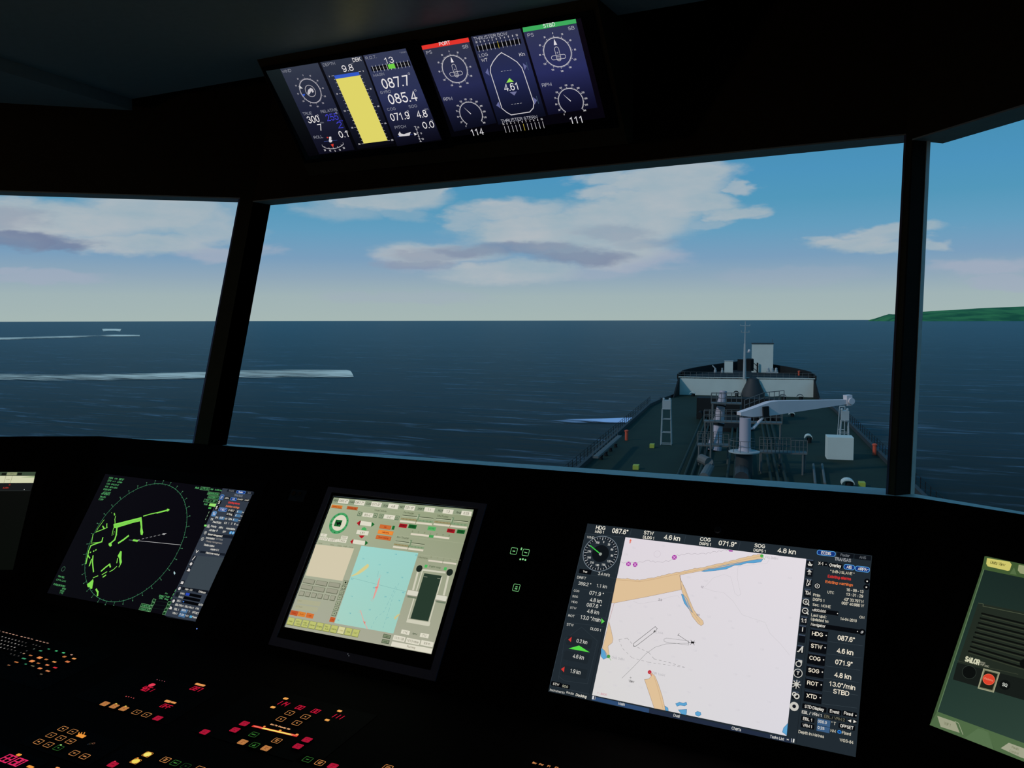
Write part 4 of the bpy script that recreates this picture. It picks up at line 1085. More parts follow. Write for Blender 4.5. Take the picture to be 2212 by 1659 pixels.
# ================================================================ displays
def display(name, quad, n, p, right, label, cat, group=None, bezel=(0.02, 0.02, 0.02, 0.02), m=None, depth=0.03, raise_=0.0005, outer=None):
    """quad: photo corners TL, TR, BR, BL of the lit picture; returns the thing and a Face2D lying just above the glass"""
    n = V3(n)
    W = [hit(x, y, n, p) for x, y in quad]; c = sum(W, V3((0, 0, 0))) / 4
    nv = n if n.dot(EYE - c) > 0 else -n
    e = thing(name, c, label, cat, group); m = m or M_BEZ2
    S = V3(right).normalized(); T = nv.cross(S).normalized()
    if T.z < 0: T = -T
    q = [((w - c).dot(S), (w - c).dot(T)) for w in W]
    s0, s1 = min(q[0][0], q[3][0]), max(q[1][0], q[2][0]); t1, t0 = max(q[0][1], q[1][1]), min(q[2][1], q[3][1])
    l, r, t, b = bezel; g = G(); P = lambda s, t_, h: c + S * s + T * t_ + nv * h
    def bar(a0, a1, b0, b1): g.hexa([P(a0, b0, -depth), P(a1, b0, -depth), P(a1, b1, -depth), P(a0, b1, -depth), P(a0, b0, raise_), P(a1, b0, raise_), P(a1, b1, raise_), P(a0, b1, raise_)])
    e1 = 0.0015
    bar(s0 - l, s1 + r, t1 + e1, t1 + t); bar(s0 - l, s1 + r, t0 - b, t0 - e1); bar(s0 - l, s0 - e1, t0 - e1, t1 + e1); bar(s1 + e1, s1 + r, t0 - e1, t1 + e1)
    g.build('bezel', M_BEZ2 if outer else m, e)
    if outer:
        L2, R2, T2, B2 = outer; g = G(); raise_ = 0.0030
        bar(s0 - l - L2, s1 + r + R2, t1 + t, t1 + t + T2); bar(s0 - l - L2, s1 + r + R2, t0 - b - B2, t0 - b); bar(s0 - l - L2, s0 - l, t0 - b, t1 + t); bar(s1 + r, s1 + r + R2, t0 - b, t1 + t)
        o = g.build('outer_frame', m, e); tag(o, 'dark blue-black outer frame')
    g = G(); mm = 0.004
    g.hexa([P(s0 - mm, t0 - mm, -depth), P(s1 + mm, t0 - mm, -depth), P(s1 + mm, t1 + mm, -depth), P(s0 - mm, t1 + mm, -depth), P(s0 - mm, t0 - mm, -.0006), P(s1 + mm, t0 - mm, -.0006), P(s1 + mm, t1 + mm, -.0006), P(s0 - mm, t1 + mm, -.0006)])
    g.build('glass', M_LCD, e)
    F = Face2D(n, p, right); F.base = 0.0003
    return e, F
X_ = V3((1, 0, 0))
WH = (226, 222, 212); DK = (35, 44, 52); BLK = (8, 10, 14)
def btn(F, x, y, w, h, txt, tw, th, col=WH, fill=BLK, L=2, ring=None, rad=.35, bold=.02):
    F.rrect(x, y, w, h, fill, L, rad)
    if ring: F.rrect(x, y, w, h, ring, L + 1, rad, ring=0.9)
    if txt: F.text(x, y, th, tw, col, txt, L + 3, bold)

# ---------------------------------------------------------------- chart display (right)
def chart_display():
    e, F = display('chart_display', [(1269.3, 1130.8), (1883.8, 1200.3), (1848.4, 1635.5), (1184.2, 1493.9)], N1, P1, X_,
                   'wide flush display with a white sea chart and dark side panels', 'monitor', bezel=(.028, .028, .028, .03))
    F.zoom(1170, 1110, 0.33092)
    F.poly([(300, 63), (2157, 273), (2050, 1588), (43, 1160)], (33, 42, 49), 0)
    # left instrument column
    F.poly([(300, 63), (590, 97), (545, 152), (285, 128)], (30, 38, 45), 1)
    F.line([(535, 150), (310, 1178)], .5, (16, 20, 25), 2)
    F.line([(285, 130), (535, 152), (415, 700)], .4, (62, 74, 84), 2); F.line([(285, 130), (55, 1120), (310, 1178)], .4, (62, 74, 84), 2)
    for x in (587, 942, 1297): F.line([(x, 100 + (x - 587) * .118), (x - 12, 150 + (x - 587) * .118)], .4, (58, 70, 80), 2)
    F.disc(385, 260, 35.5, (24, 30, 37), 2, 48); F.disc(385, 260, 35.5, (120, 132, 142), 3, 60, 34.3); F.disc(385, 260, 29, (34, 42, 50), 3, 40); F.disc(385, 260, 17, (15, 19, 24), 4, 32)
    c = F.loc(385, 260)
    for k in range(36):
        t = math.radians(k * 10 - 4); a = .0325; b = .0300 if k % 3 else .0275
        F.strip([c + V3((math.sin(t) * a, math.cos(t) * a)), c + V3((math.sin(t) * b, math.cos(t) * b))], .0006 if k % 3 else .0009, (225, 225, 225), 5)
    for k in range(12):
        t = math.radians(k * 30 + 3)
        if k != 10: F.text(0, 0, 4.2, 0, (225, 225, 220), str(k * 30), 5, .01, local=c + V3((math.sin(t) * .0235, math.cos(t) * .0235)))
    F.line([(385, 263), (320, 210)], 2.0, (60, 200, 70), 6); F.disc(385, 264, 3.0, (150, 158, 150), 7)
    F.texts('''
321 155 15 48 WIND
408 395 20 76 3.4 m/s
262 418 17 58 DRIFT
282 459 22 82 359.2 °
393 472 22 68 1.1 kn
229 503 14 36 COG
359 522 25 93 071.9 °
220 540 14 36 SOG
355 566 25 78 4.8 kn
216 576 14 38 HDG
342 600 25 94 087.6 °
207 615 14 40 STW
337 640 25 78 4.6 kn
195 667 16 40 ROT
319 684 26 132 13.0 °/min
187 725 17 44 STW
355 755 18 70 DLOG 1
264 834 24 70 0.2 kn
241 934 26 72 4.6 kn
221 1030 26 68 1.9 kn
103 1158 15 96 Instruments
187 1170 15 48 Route''', (215, 214, 206), .006)
    F.texts('''
387 92 25 62 HDG
380 118 19 60 MAG 1
513 115 32 104 087.6°
700 126 25 64 STW
700 156 19 75 DLOG 1
852 157 32 106 4.6 kn
1070 168 25 70 COG
1070 198 19 78 DGPS 1
1214 196 32 116 071.9°
1425 210 25 70 SOG
1425 241 19 82 DGPS 1
1600 244 32 120 4.8 kn
259 1188 18 70 Docking''', (232, 228, 214), .022)
    btn(F, 285, 378, 80, 30, 'True', 28, 12)
    F.poly([(390, 682), (412, 703), (391, 718)], (90, 205, 80), 4)
    F.poly([(175, 822), (197, 803), (192, 838)], (205, 55, 50), 4); F.poly([(177, 880), (245, 860), (315, 905)], (85, 215, 70), 4); F.poly([(127, 1014), (151, 998), (147, 1035)], (205, 55, 50), 4)
    F.line([(110, 1080), (150, 820), (262, 740), (365, 830), (300, 1110), (150, 1090), (110, 1060)], .5, (48, 58, 66), 2)
    for (x, y) in ((245, 838), (225, 935), (215, 1033)): F.rrect(x, y, 160, 60, (30, 38, 44), 3, .3)
    for y, x in ((395, 425), (490, 400), (655, 360), (712, 350)): F.line([(x - 190, y - 5), (x + 90, y + 30)], .35, (55, 66, 74), 2)
    btn(F, 95, 1113, 66, 30, 'STW', 40, 16); btn(F, 155, 1127, 58, 28, 'SOG', 38, 16, (180, 180, 160))
    # chart
    CH = [(548, 153), (1728, 295), (1598, 1450), (330, 1183)]
    F.poly(CH, None, 2, [(222, 214, 222), (226, 220, 226), (218, 215, 222), (216, 214, 212)])
    land = (222, 192, 152); edge = (150, 125, 110); blue = (92, 162, 208); bed = (60, 110, 150)
    def isle(P, col, ec, w=.5):
        F.poly(P, col, 4); F.line(P, w, ec, 5, True)
    rnd = random.Random(5)
    top = []; P0 = [(490, 420), (560, 424), (640, 434), (720, 420), (800, 402), (900, 380), (1000, 358), (1100, 341), (1200, 318), (1300, 291), (1400, 268), (1437, 264)]
    for a, b in zip(P0[:-1], P0[1:]):
        for k in range(6): t = k / 6; top.append((lerp(a[0], b[0], t), lerp(a[1], b[1], t) + rnd.uniform(-3, 3)))
    isle([(1045, 375), (1080, 360), (1120, 356), (1200, 335), (1290, 318), (1400, 300), (1445, 297), (1432, 315), (1385, 322), (1340, 322), (1300, 335), (1260, 337), (1205, 362), (1130, 372), (1060, 379)], blue, bed)
    isle([(912, 525), (928, 530), (948, 555), (965, 600), (985, 645), (960, 620), (932, 585)], blue, bed)
    isle([(390, 878), (412, 893), (432, 925), (436, 938), (404, 950), (388, 930)], blue, bed)
    isle([(806, 1255), (826, 1268), (828, 1288), (806, 1284)], blue, bed)
    isle([(875, 1240), (900, 1230), (925, 1236), (945, 1230), (950, 1245), (935, 1255), (905, 1250), (885, 1257)], blue, bed)
    isle([(893, 1280), (948, 1277), (947, 1300), (943, 1314), (912, 1306)], blue, bed)
    isle([(1003, 1298), (1018, 1290), (1038, 1296), (1042, 1312), (1025, 1322), (1006, 1314)], blue, bed)
    isle([(1608, 1368), (1600, 1446), (1572, 1425), (1580, 1398)], blue, bed)
    isle(top + [(1437, 264), (1442, 292), (1350, 308), (1200, 345), (1050, 372), (905, 400), (912, 496), (700, 540), (480, 582), (458, 582)], land, edge)
    F.line([(490, 432), (560, 436), (640, 444), (720, 431), (900, 392), (1100, 352), (1300, 305), (1430, 277)], .5, (185, 150, 110), 6)
    isle([(902, 400), (912, 440), (938, 490), (965, 560), (992, 625), (1022, 668), (1054, 700), (1058, 720), (1042, 731), (1022, 718), (985, 672), (950, 592), (916, 505)], land, edge)
    F.line([(915, 440), (950, 540), (985, 640), (1035, 712)], .4, (170, 140, 115), 6)
    isle([(440, 703), (455, 760), (467, 818), (462, 842), (434, 864), (444, 934), (428, 941), (412, 893), (398, 882)], land, edge); F.line([(440, 703), (474, 584)], .5, (170, 80, 80), 5)
    isle([(672, 1082), (700, 1078), (716, 1062), (708, 1040), (722, 1042), (742, 1062), (762, 1110), (788, 1190), (810, 1284), (736, 1270), (702, 1170)], land, edge)
    F.line([(735, 1065), (760, 1140), (795, 1278)], .4, (185, 150, 110), 6)
    for x, y in ((568, 328), (611, 332), (867, 285)):
        F.disc(x, y, 4.6, (170, 60, 165), 5, 20); F.line([(x - 8, y - 8), (x + 8, y + 8)], .8, (235, 205, 235), 6); F.line([(x + 8, y - 8), (x - 8, y + 8)], .8, (235, 205, 235), 6)
    F.poly([(1220, 236), (1250, 240), (1247, 248), (1225, 247)], (170, 60, 165), 5)
    F.disc(755, 263, 6.5, (200, 190, 200), 4, 20, 6.0)
    P = [(520, 318), (600, 322), (700, 308), (770, 318), (870, 300), (885, 272), (960, 262), (1060, 262), (1130, 250), (1200, 238), (1235, 236)]; Q = []
    for a, b in zip(P[:-1], P[1:]):
        for k in range(5): t = k / 5; Q.append((lerp(a[0], b[0], t), lerp(a[1], b[1], t) + (4 if k % 2 else -4)))
    F.line(Q, .35, (140, 130, 140), 4)
    gr = (190, 187, 190)
    F.line([(1060, 485), (1120, 420), (1190, 396), (1235, 412), (1250, 470), (1262, 520), (1285, 538), (1302, 525), (1290, 480), (1278, 420), (1282, 345), (1400, 330), (1470, 325), (1492, 288)], .3, gr, 4)
    F.line([(1060, 485), (1120, 505), (1190, 515), (1250, 570), (1310, 660), (1400, 690), (1460, 710), (1490, 780), (1560, 850), (1620, 925)], .3, gr, 4)
    F.line([(600, 572), (640, 588), (750, 570), (850, 540), (890, 535), (900, 550)], .3, gr, 4)
    F.line([(525, 1073), (600, 1000), (680, 915), (740, 872), (810, 850), (960, 845)], .45, (110, 110, 110), 4)
    F.dash([(505, 822), (560, 812), (600, 860), (700, 905), (735, 948), (830, 970), (935, 1003)], .5, (120, 118, 118), 4, 4)
    F.dash([(505, 822), (530, 880), (590, 940), (700, 970), (935, 1003)], .4, (120, 118, 118), 4, 4)
    F.line([(742, 737), (755, 750), (745, 766), (620, 862), (603, 868), (598, 856), (604, 845)], .7, (70, 70, 70), 5, True); F.poly([(738, 760), (748, 768), (730, 774)], (70, 70, 70), 5)
    F.line([(815, 812), (960, 830), (960, 858), (812, 838), (800, 832), (800, 818)], .45, (120, 120, 120), 5, True)
    F.line([(890, 790), (965, 840)], .6, (60, 60, 60), 5); F.line([(890, 797), (899, 782)], .6, (60, 60, 60), 5)
    F.rrect(986, 841, 20, 12, (10, 10, 10), 6); F.line([(958, 842), (1003, 841)], .6, (10, 10, 10), 6); F.line([(975, 825), (998, 858)], .6, (10, 10, 10), 6); F.line([(1000, 830), (970, 855)], .6, (10, 10, 10), 6)
    F.disc(1438, 276, 3, (70, 170, 70), 6, 12); F.line([(1438, 276), (1456, 298)], 1, (140, 190, 130), 6)
    F.disc(438, 932, 3.2, (70, 150, 70), 6, 12); F.line([(440, 936), (453, 956)], 1, (140, 190, 130), 6); F.disc(706, 1034, 3.4, (190, 40, 60), 6, 12); F.line([(706, 1036), (718, 1054)], 1.6, (205, 110, 90), 6)
    F.texts('1502 288 16 82 FlG 3s8M\n500 944 16 82 OcG 2s8M\n765 1047 16 80 FlR 1s4M\n762 775 14 65 SILVIA', (172, 170, 174), 0)
    F.text(587, 1094, 17, 36, (40, 40, 40), 'View', 5, .01); F.line([(576, 1070), (588, 1070)], .4, (90, 90, 90), 5); F.line([(582, 1064), (582, 1077)], .4, (90, 90, 90), 5)
    F.text(580, 180, 30, 14, (225, 110, 90), '†', 5); F.text(775, 562, 14, 24, (110, 105, 110), '23', 5); F.text(1048, 478, 14, 18, (110, 100, 110), '12', 5); F.text(1022, 660, 13, 20, (120, 110, 110), '05', 5)
    for i, (x, y) in enumerate([(600, 222), (795, 210), (552, 265), (960, 415), (1072, 438), (985, 535), (1135, 548), (892, 600), (678, 608), (572, 604), (518, 702), (720, 684), (832, 660), (1092, 672), (966, 742), (636, 778), (748, 828), (890, 815), (1058, 815), (1232, 855), (1246, 746), (1410, 705), (1438, 885), (1535, 1008), (1620, 420), (1425, 452), (1625, 680), (1000, 893), (1136, 926), (972, 1018), (858, 932), (700, 984), (560, 1006), (445, 1034), (376, 1128), (480, 1120), (572, 1124), (648, 1134), (805, 1164), (662, 1226), (960, 1164), (1036, 1136), (1264, 1048), (1350, 1060), (1486, 1226), (1410, 1360), (1100, 1250), (1280, 1280), (1230, 700), (480, 930)]):
        F.text(x, y, 13, 26, (208, 204, 210), ['19₄', '16₁', '13₈', '15₅', '14₂'][i % 5].replace('₄', '4').replace('₁', '1').replace('₈', '8').replace('₅', '5').replace('₂', '2'), 4, 0)
    F.text(395, 1176, 14, 62, (205, 140, 150), '1 : 8000', 4)
    # bars under the chart
    F.poly([(330, 1190), (703, 1272), (700, 1300), (327, 1216)], (46, 74, 112), 2); F.poly([(703, 1272), (1598, 1462), (1640, 1472), (1632, 1498), (700, 1300)], (34, 44, 64), 2)
    F.rrect(341, 1201, 20, 22, (215, 215, 215), 3); F.rrect(346, 1202, 7, 22, (40, 50, 70), 4)
    F.texts('523 1241 19 42 Main\n882 1318 19 40 Dual\n1272 1404 20 62 Charts\n1537 1462 19 92 Tasks List', (215, 215, 210), .012)
    F.text(1607, 1472, 16, 14, WH, '×', 4, .02); F.rrect(1640, 1480, 20, 24, (225, 225, 220), 3); F.rrect(1637, 1479, 8, 24, (45, 55, 70), 4)
    # icon column
    F.line([(1782, 300), (1662, 1500)], .5, (20, 25, 30), 2)
    icons = [(1752, 325, 'ship'), (1748, 384, 'home'), (1742, 450, 'NUP'), (1736, 517, 'TM'), (1724, 578, 'zin'), (1719, 637, 'zout'), (1713, 697, '1:1'), (1704, 755, 'i'), (1699, 815, ''), (1690, 885, 'A'), (1680, 975, 'cam'), (1674, 1041, 'T'), (1664, 1113, 'sun'), (1658, 1185, 'gear'), (1649, 1258, 'eye')]
    for x, y, k in icons:
        F.rrect(x, y, 44, 52, (13, 16, 22), 3, .3); F.rrect(x + 1, y - 22, 42, 8, (60, 72, 90), 4, .4)
        w_ = (200, 198, 190)
        if k == 'ship': F.poly([(x - 16, y + 2), (x + 18, y + 6), (x + 10, y + 18), (x - 10, y + 15)], w_, 5); F.poly([(x - 4, y - 14), (x + 8, y + 2), (x - 8, y)], w_, 5)
        elif k == 'home': F.poly([(x, y - 20), (x + 17, y - 2), (x + 8, y - 2), (x + 8, y + 14), (x - 10, y + 12), (x - 8, y - 4), (x - 16, y - 5)], w_, 5); F.disc(x - 1, y + 4, 2.2, (30, 36, 44), 6, 12, 1.2)
        elif k == 'NUP': F.text(x + 2, y - 9, 22, 22, WH, 'N', 5, .03); F.text(x - 1, y + 13, 17, 27, WH, 'UP', 5, .02)
        elif k == 'TM': F.text(x + 2, y, 25, 36, WH, 'TM', 5, .03)
        elif k in ('zin', 'zout'):
            F.disc(x + 2, y - 3, 5.2, w_, 5, 24, 3.8); F.line([(x + 12, y + 8), (x + 20, y + 18)], 2, w_, 5); F.line([(x - 4, y - 4), (x + 8, y - 2)], 1.2, w_, 5)
            if k == 'zin': F.line([(x + 3, y - 10), (x + 1, y + 4)], 1.2, w_, 5)
        elif k == '1:1': F.text(x, y, 28, 40, WH, '1:1', 5, .02)
        elif k == 'i': F.text(x, y, 30, 12, WH, 'i', 5, .03)
        elif k == 'A': F.line([(x - 12, y + 14), (x + 14, y - 16), (x + 10, y + 18)], 2.2, w_, 5); F.disc(x - 20, y + 14, .9, w_, 5, 8)
        elif k == 'cam': F.rrect(x + 8, y - 9, 26, 20, w_, 5, .2); F.disc(x - 2, y + 6, 5.0, (25, 30, 36), 6, 20); F.disc(x - 2, y + 6, 5.0, w_, 7, 20, 3.6)
        elif k == 'T': F.disc(x, y, 7.2, w_, 5, 28, 6.0); F.text(x, y, 24, 20, w_, 'T', 6, .05)
        elif k == 'sun':
            c = F.loc(x, y)
            for a in range(4): t = math.radians(a * 45); F.strip([c + V3((math.sin(t), math.cos(t))) * .0065, c - V3((math.sin(t), math.cos(t))) * .0065], .0013, w_, 5)
            F.disc_l(c, 3.4, w_, 6, 16, 1.8); F.disc(x - 24, y + 16, .9, w_, 5, 8)
        elif k == 'gear': F.disc(x - 8, y - 7, 3.6, w_, 5, 16, 2.0); F.disc(x + 7, y + 6, 4.6, w_, 5, 18, 2.6)
        elif k == 'eye': F.disc(x, y, 7.0, w_, 5, 28); F.disc(x, y - 1, 2.9, (18, 22, 30), 6, 20)
    # right-hand panel
    btn(F, 1858, 258, 122, 34, 'ECDIS', 64, 20, WH, (20, 50, 120), 3, (90, 165, 225), .8)
    for x, y, t, w in ((1982, 272, 'Radar', 60), (2096, 286, 'AMS', 44)): F.rrect(x, y, 110, 30, (14, 18, 24), 3, .3); F.text(x, y, 18, w, (110, 116, 122), t, 6, .01)
    F.text(1966, 300, 23, 108, (150, 152, 156), 'TRANSAS', 5, .03)
    btn(F, 1835, 326, 64, 28, '', 0, 0); F.text(1824, 325, 20, 35, WH, 'X-1', 6, .02); btn(F, 1917, 339, 92, 30, 'Overlay', 76, 22, WH, BLK, 3)
    btn(F, 2008, 349, 72, 34, 'AIS', 34, 20, WH, (20, 50, 120), 3, (90, 165, 225), .8); btn(F, 2094, 362, 96, 36, 'ARPA', 58, 20, WH, (20, 50, 120), 3, (90, 165, 225), .8)
    F.disc(1857, 331, .8, WH, 6, 8); F.disc(2130, 365, .8, WH, 6, 8)
    F.text(1963, 384, 18, 158, (215, 205, 180), '* (MB-) SLAVE *', 5, .012); F.text(1944, 417, 19, 152, (225, 50, 45), 'Existing alarms', 5, .018); F.text(1942, 454, 19, 180, (225, 115, 60), 'Existing warnings', 5, .018)
    for x, y in ((2125, 441), (2120, 480)): F.disc(x, y, 4.6, BLK, 4, 20); F.rrect(x, y, 9, 8, WH, 5)
    F.disc(1800, 473, 5.8, BLK, 4, 20); F.disc(1800, 472, 4.2, (200, 200, 195), 5, 20, 3.0); F.disc(1800, 472, 1.3, (200, 200, 195), 5, 10)
    F.texts('''
2045 502 20 112 16 - 09 - 13
2043 532 20 112 13 : 31 : 29
1888 514 18 43 UTC
1796 532 19 46 Prim
1810 563 19 78 DGPS 1
2037 566 20 128 43° 33.797 N
2031 592 20 146 005° 40.986 W
1828 600 18 118 Sec:  NONE
2091 676 18 32 ON
1810 667 19 100 Last upd.:
2003 692 19 108 14-04-2010
1816 695 19 116 Updated to:
1760 1438 20 166 Depth in Metres
1990 1484 21 90 WGS-84
1903 1417 20 34 NM
1990 1433 21 58 Fixed
1906 1368 20 30 ° T''', (214, 208, 190), .014)
    F.rrect(1852, 640, 170, 28, BLK, 3, .3); F.text(1812, 633, 18, 88, WH, 'u800.000', 6, .012); F.disc(1932, 652, .8, WH, 6, 8)
    F.rrect(1912, 746, 325, 30, BLK, 3, .2); F.text(1806, 728, 19, 96, WH, 'Navigator', 6, .014); F.disc(2062, 769, .9, WH, 6, 8); F.disc(2092, 773, 5.4, BLK, 4, 20); F.rrect(2089, 776, 11, 10, (200, 200, 200), 5, 0, .7); F.rrect(2095, 770, 11, 10, (200, 200, 200), 5, 0, .7)
    for i, (x, y, t, w) in enumerate([(1806, 786, 'HDG', 72), (1799, 866, 'STW', 74), (1789, 945, 'COG', 74), (1781, 1025, 'SOG', 72), (1774, 1108, 'ROT', 72), (1767, 1192, 'XTD', 68)]):
        F.rrect(x + 4, y + 3, 116, 76, (10, 12, 16), 3, .12); F.rrect(x + 8, y - 28, 112, 10, (38, 48, 60), 4, .5)
        F.text(x - 4, y, 27, w, (236, 226, 206), t, 6, .022); F.disc(x + 52, y + 9, 1.1, WH, 6, 8)
        F.line([(x + 66, y + 48), (x + 290, y + 76)], .35, (60, 72, 80), 2)
    F.texts('''
1988 816 33 112 087.6°
1981 900 33 108 4.6 kn
1973 975 33 113 071.9°
1966 1058 33 110 4.8 kn
1961 1122 31 172 13.0°/min
1956 1166 31 105 STBD''', (236, 226, 206), .02)
    btn(F, 1780, 1268, 158, 34, 'STD Display', 126, 21, WH, BLK, 3); btn(F, 1913, 1293, 88, 34, 'Event', 62, 21, WH, BLK, 3); btn(F, 2010, 1308, 94, 34, '', 0, 0, WH, BLK, 3); F.text(2003, 1306, 21, 58, WH, 'Fixed', 6, .014); F.disc(2052, 1318, .9, WH, 6, 8)
    F.text(1765, 1305, 20, 132, WH, 'EBL / VRM 1', 6, .014); F.rrect(1914, 1334, 150, 26, (18, 22, 26), 3, .2); F.text(1912, 1334, 19, 134, (120, 118, 98), 'EBL / VRM 2', 6, .01)
    for x, y, a in ((2012, 1352, -90), (2044, 1357, 90)): F.rrect(x, y, 28, 26, (14, 18, 22), 3); F.tri(x, y, 3, a, WH, 6)
    btn(F, 1738, 1342, 86, 32, 'EBL 1', 62, 20, WH, BLK, 3); btn(F, 1736, 1385, 88, 32, 'VRM 1', 64, 20, WH, BLK, 3); btn(F, 1992, 1391, 108, 32, 'OFFSET', 88, 21, WH, BLK, 3)
    F.rrect(1842, 1364, 84, 42, (58, 92, 130), 3); F.text(1833, 1359, 19, 58, WH, '000.0', 6, .012); F.rrect(1838, 1406, 84, 36, (58, 92, 130), 3); F.text(1824, 1399, 19, 44, WH, '0.25', 6, .012)
    F.rrect(1944, 1424, 27, 22, (40, 130, 215), 4, 1); F.rrect(1944, 1424, 16, 10, (15, 40, 100), 5, 1)
    F.line([(1690, 1210), (1690, 1210)], .3, DK, 2)
    F.build('screen', e)
    return e
chart_display()

# ---------------------------------------------------------------- conning display (middle)
def conning_display():
    e, F = display('conning_display', [(720.2, 1074.1), (1024.1, 1101.1), (931.9, 1413.2), (615.3, 1354.6)], N1, P1, X_,
                   'squarish flush display with olive-grey ship controls and a pale blue chart', 'monitor', bezel=(.009, .010, .003, .024), m=M_BEZEL, outer=(.014, .016, .012, .018))
    F.zoom(590, 1050, 0.24115)
    # the thin lit line around the glass
    F.line([(100, 1262), (538, 90), (1800, 203)], .8, (70, 84, 86), 1)
    bg = (150, 158, 128)
    F.poly([(545, 102), (1797, 212), (1418, 1506), (105, 1262)], None, 1, [(168, 178, 146), (142, 152, 120), (168, 168, 148), (166, 168, 150)])
    F.poly([(545, 102), (1797, 212), (1783, 268), (525, 158)], (146, 158, 130), 2)
    F.line([(525, 160), (1785, 270)], .5, (186, 192, 160), 3)
    wb = (222, 218, 200); bk = (28, 42, 26)
    for x, y, lab, v in ((600, 133, 'HDG', '085.4°'), (745, 148, 'MAG', '087.7°'), (893, 163, 'COG', '071.9°'), (1045, 180, 'SOG', '4.8'), (1193, 193, 'SET', '001.8°'), (1370, 210, 'DRIFT', '1.1'), (1536, 226, 'ROT', '13'), (1700, 243, 'RAD', '0.33')):
        cx = x + 32; F.rrect(cx, y + 3, 90, 40, wb, 3); F.text(cx, y + 3, 22, 72 if len(v) > 4 else (48 if len(v) > 3 else 32), (70, 72, 40), v, 6, 0)
        F.text(x - 40 + (6 if len(lab) < 5 else -4), y - 3, 17, 42 if len(lab) < 5 else 54, bk, lab, 6, .02)
    org = (214, 128, 52); dorg = (186, 98, 48)
    for x, y, c, t in ((572, 186, org, 'General alarm'), (710, 199, dorg, 'Abandon ship')): F.rrect(x, y, 96, 28, c, 3, 0); F.rrect(x, y + 13, 96, 3, (120, 50, 20), 4); F.text(x, y, 12, 78, (150, 30, 15), t, 6, .02)
    # compass
    F.disc(590, 334, 25.2, (70, 160, 98), 3, 60); F.disc(594, 331, 18.6, (220, 214, 192), 4, 56)
    c = F.loc(590, 334)
    for k in range(12): t = math.radians(k * 30 + 6); F.text(0, 0, 2.6, 0, (15, 60, 30), str(k * 30), 5, .03, local=c + V3((math.sin(t) * .0222, math.cos(t) * .0222)))
    F.rrect(584, 334, 58, 58, (28, 96, 44), 5); F.poly([(566, 316), (584, 328), (606, 320), (612, 352), (592, 342), (576, 356)], (10, 20, 16), 6); F.line([(508, 352), (545, 342)], .5, (50, 50, 30), 5); F.poly([(512, 345), (530, 345), (520, 352)], (50, 50, 30), 5)
    F.rrect(455, 440, 54, 24, wb, 3); F.text(455, 440, 13, 20, (120, 120, 80), '0°', 6, 0)
    for x, y, w, t, tw in ((452, 472, 72, '0.0 kt', 56), (534, 485, 80, '10.8°C', 60), (617, 492, 80, '7 m/s', 54), (640, 462, 58, '255°', 44)): F.rrect(x, y, w, 27, wb, 3); F.text(x, y, 18, tw, (96, 96, 60), t, 6, 0)
    # wave controls
    F.text(963, 222, 16, 108, (48, 60, 34), 'Visual Controls', 5, 0); F.line([(745, 205), (1135, 240), (1120, 320), (725, 285)], .35, (168, 176, 146), 3)
    def arrowbtn(x, y, ang, w=36, h=38): F.rrect(x, y, w, h, (98, 118, 92), 3); F.rrect(x, y - 1, w - 10, h - 10, (150, 164, 132), 4); F.tri(x, y, 2.0, ang, (12, 20, 12), 6)
    for x, y, a in ((777, 250, -90), (916, 264, 90), (969, 270, 180), (1112, 286, 0)): arrowbtn(x, y, a)
    F.rrect(850, 260, 92, 36, wb, 3); F.text(850, 262, 20, 60, (90, 92, 50), '85.4°', 6, 0); F.rrect(1042, 278, 96, 36, wb, 3); F.text(1045, 280, 20, 46, (90, 92, 50), '0.0°', 6, 0)
    red = (176, 26, 38); grn = (26, 104, 46)
    F.rrect(830, 337, 106, 36, wb, 3); F.rrect(772, 505, 106, 36, wb, 3); F.rrect(802, 418, 104, 36, wb, 3); F.text(802, 420, 21, 46, (90, 92, 50), '4.61', 6, 0)
    for x, y in ((830, 338), (772, 506)): F.text(x, y, 3, 30, (150, 148, 120), '----', 6, 0)
    F.poly([(750, 332), (782, 310), (770, 356)], red, 4); F.poly([(782, 310), (788, 312), (776, 355), (770, 356)], (70, 10, 14), 5); F.poly([(885, 322), (912, 345), (880, 368)], grn, 4); F.poly([(692, 498), (722, 474), (710, 522)], red, 4); F.poly([(828, 487), (853, 511), (822, 534)], grn, 4)
    F.poly([(790, 394), (800, 374), (822, 368), (838, 384), (836, 400)], (70, 170, 92), 4); F.poly([(768, 443), (822, 444), (802, 466), (790, 470)], red, 4)
    for x, y, c, t, w, tw in ((1006, 368, dorg, 'Auto', 102, 22), (1008, 417, org, 'Calibrating', 136, 62), (990, 464, dorg, 'Reset steering', 134, 88)): F.rrect(x, y, w, 36, c, 3); F.rrect(x - 2, y - 1, w - 8, 27, tuple(min(255, int(v * 1.1)) for v in c), 4); F.text(x, y, 13, tw, (150, 30, 15), t, 6, .02)
    F.rrect(1078, 374, 22, 34, grn, 3)
    # rudder sliders
    def slider(x0, y0, x1, y1, th, lab=None, n=5):
        a = F.loc(x0, y0); b = F.loc(x1, y1); ky = (F.jac((x0 + x1) / 2, (y0 + y1) / 2)[1])
        dn = V3((0, -1)) * ky
        mid = a.lerp(b, .5)
        F.strip([a, b], ky * 5, (50, 62, 40), 4); F.strip([a + dn * 6, b + dn * 6], ky * 4, (200, 204, 176), 4)
        F.strip([a + dn * 31, mid + dn * 31], ky * 14, (150, 140, 100), 3); F.strip([mid + dn * 31, b + dn * 31], ky * 14, (130, 156, 120), 3)
        F.strip([a + dn * 53, b + dn * 53], ky * 16, (218, 210, 190), 4)
        F.strip([mid + dn * 24, mid + dn * 62], ky * 4, (96, 88, 30), 5)
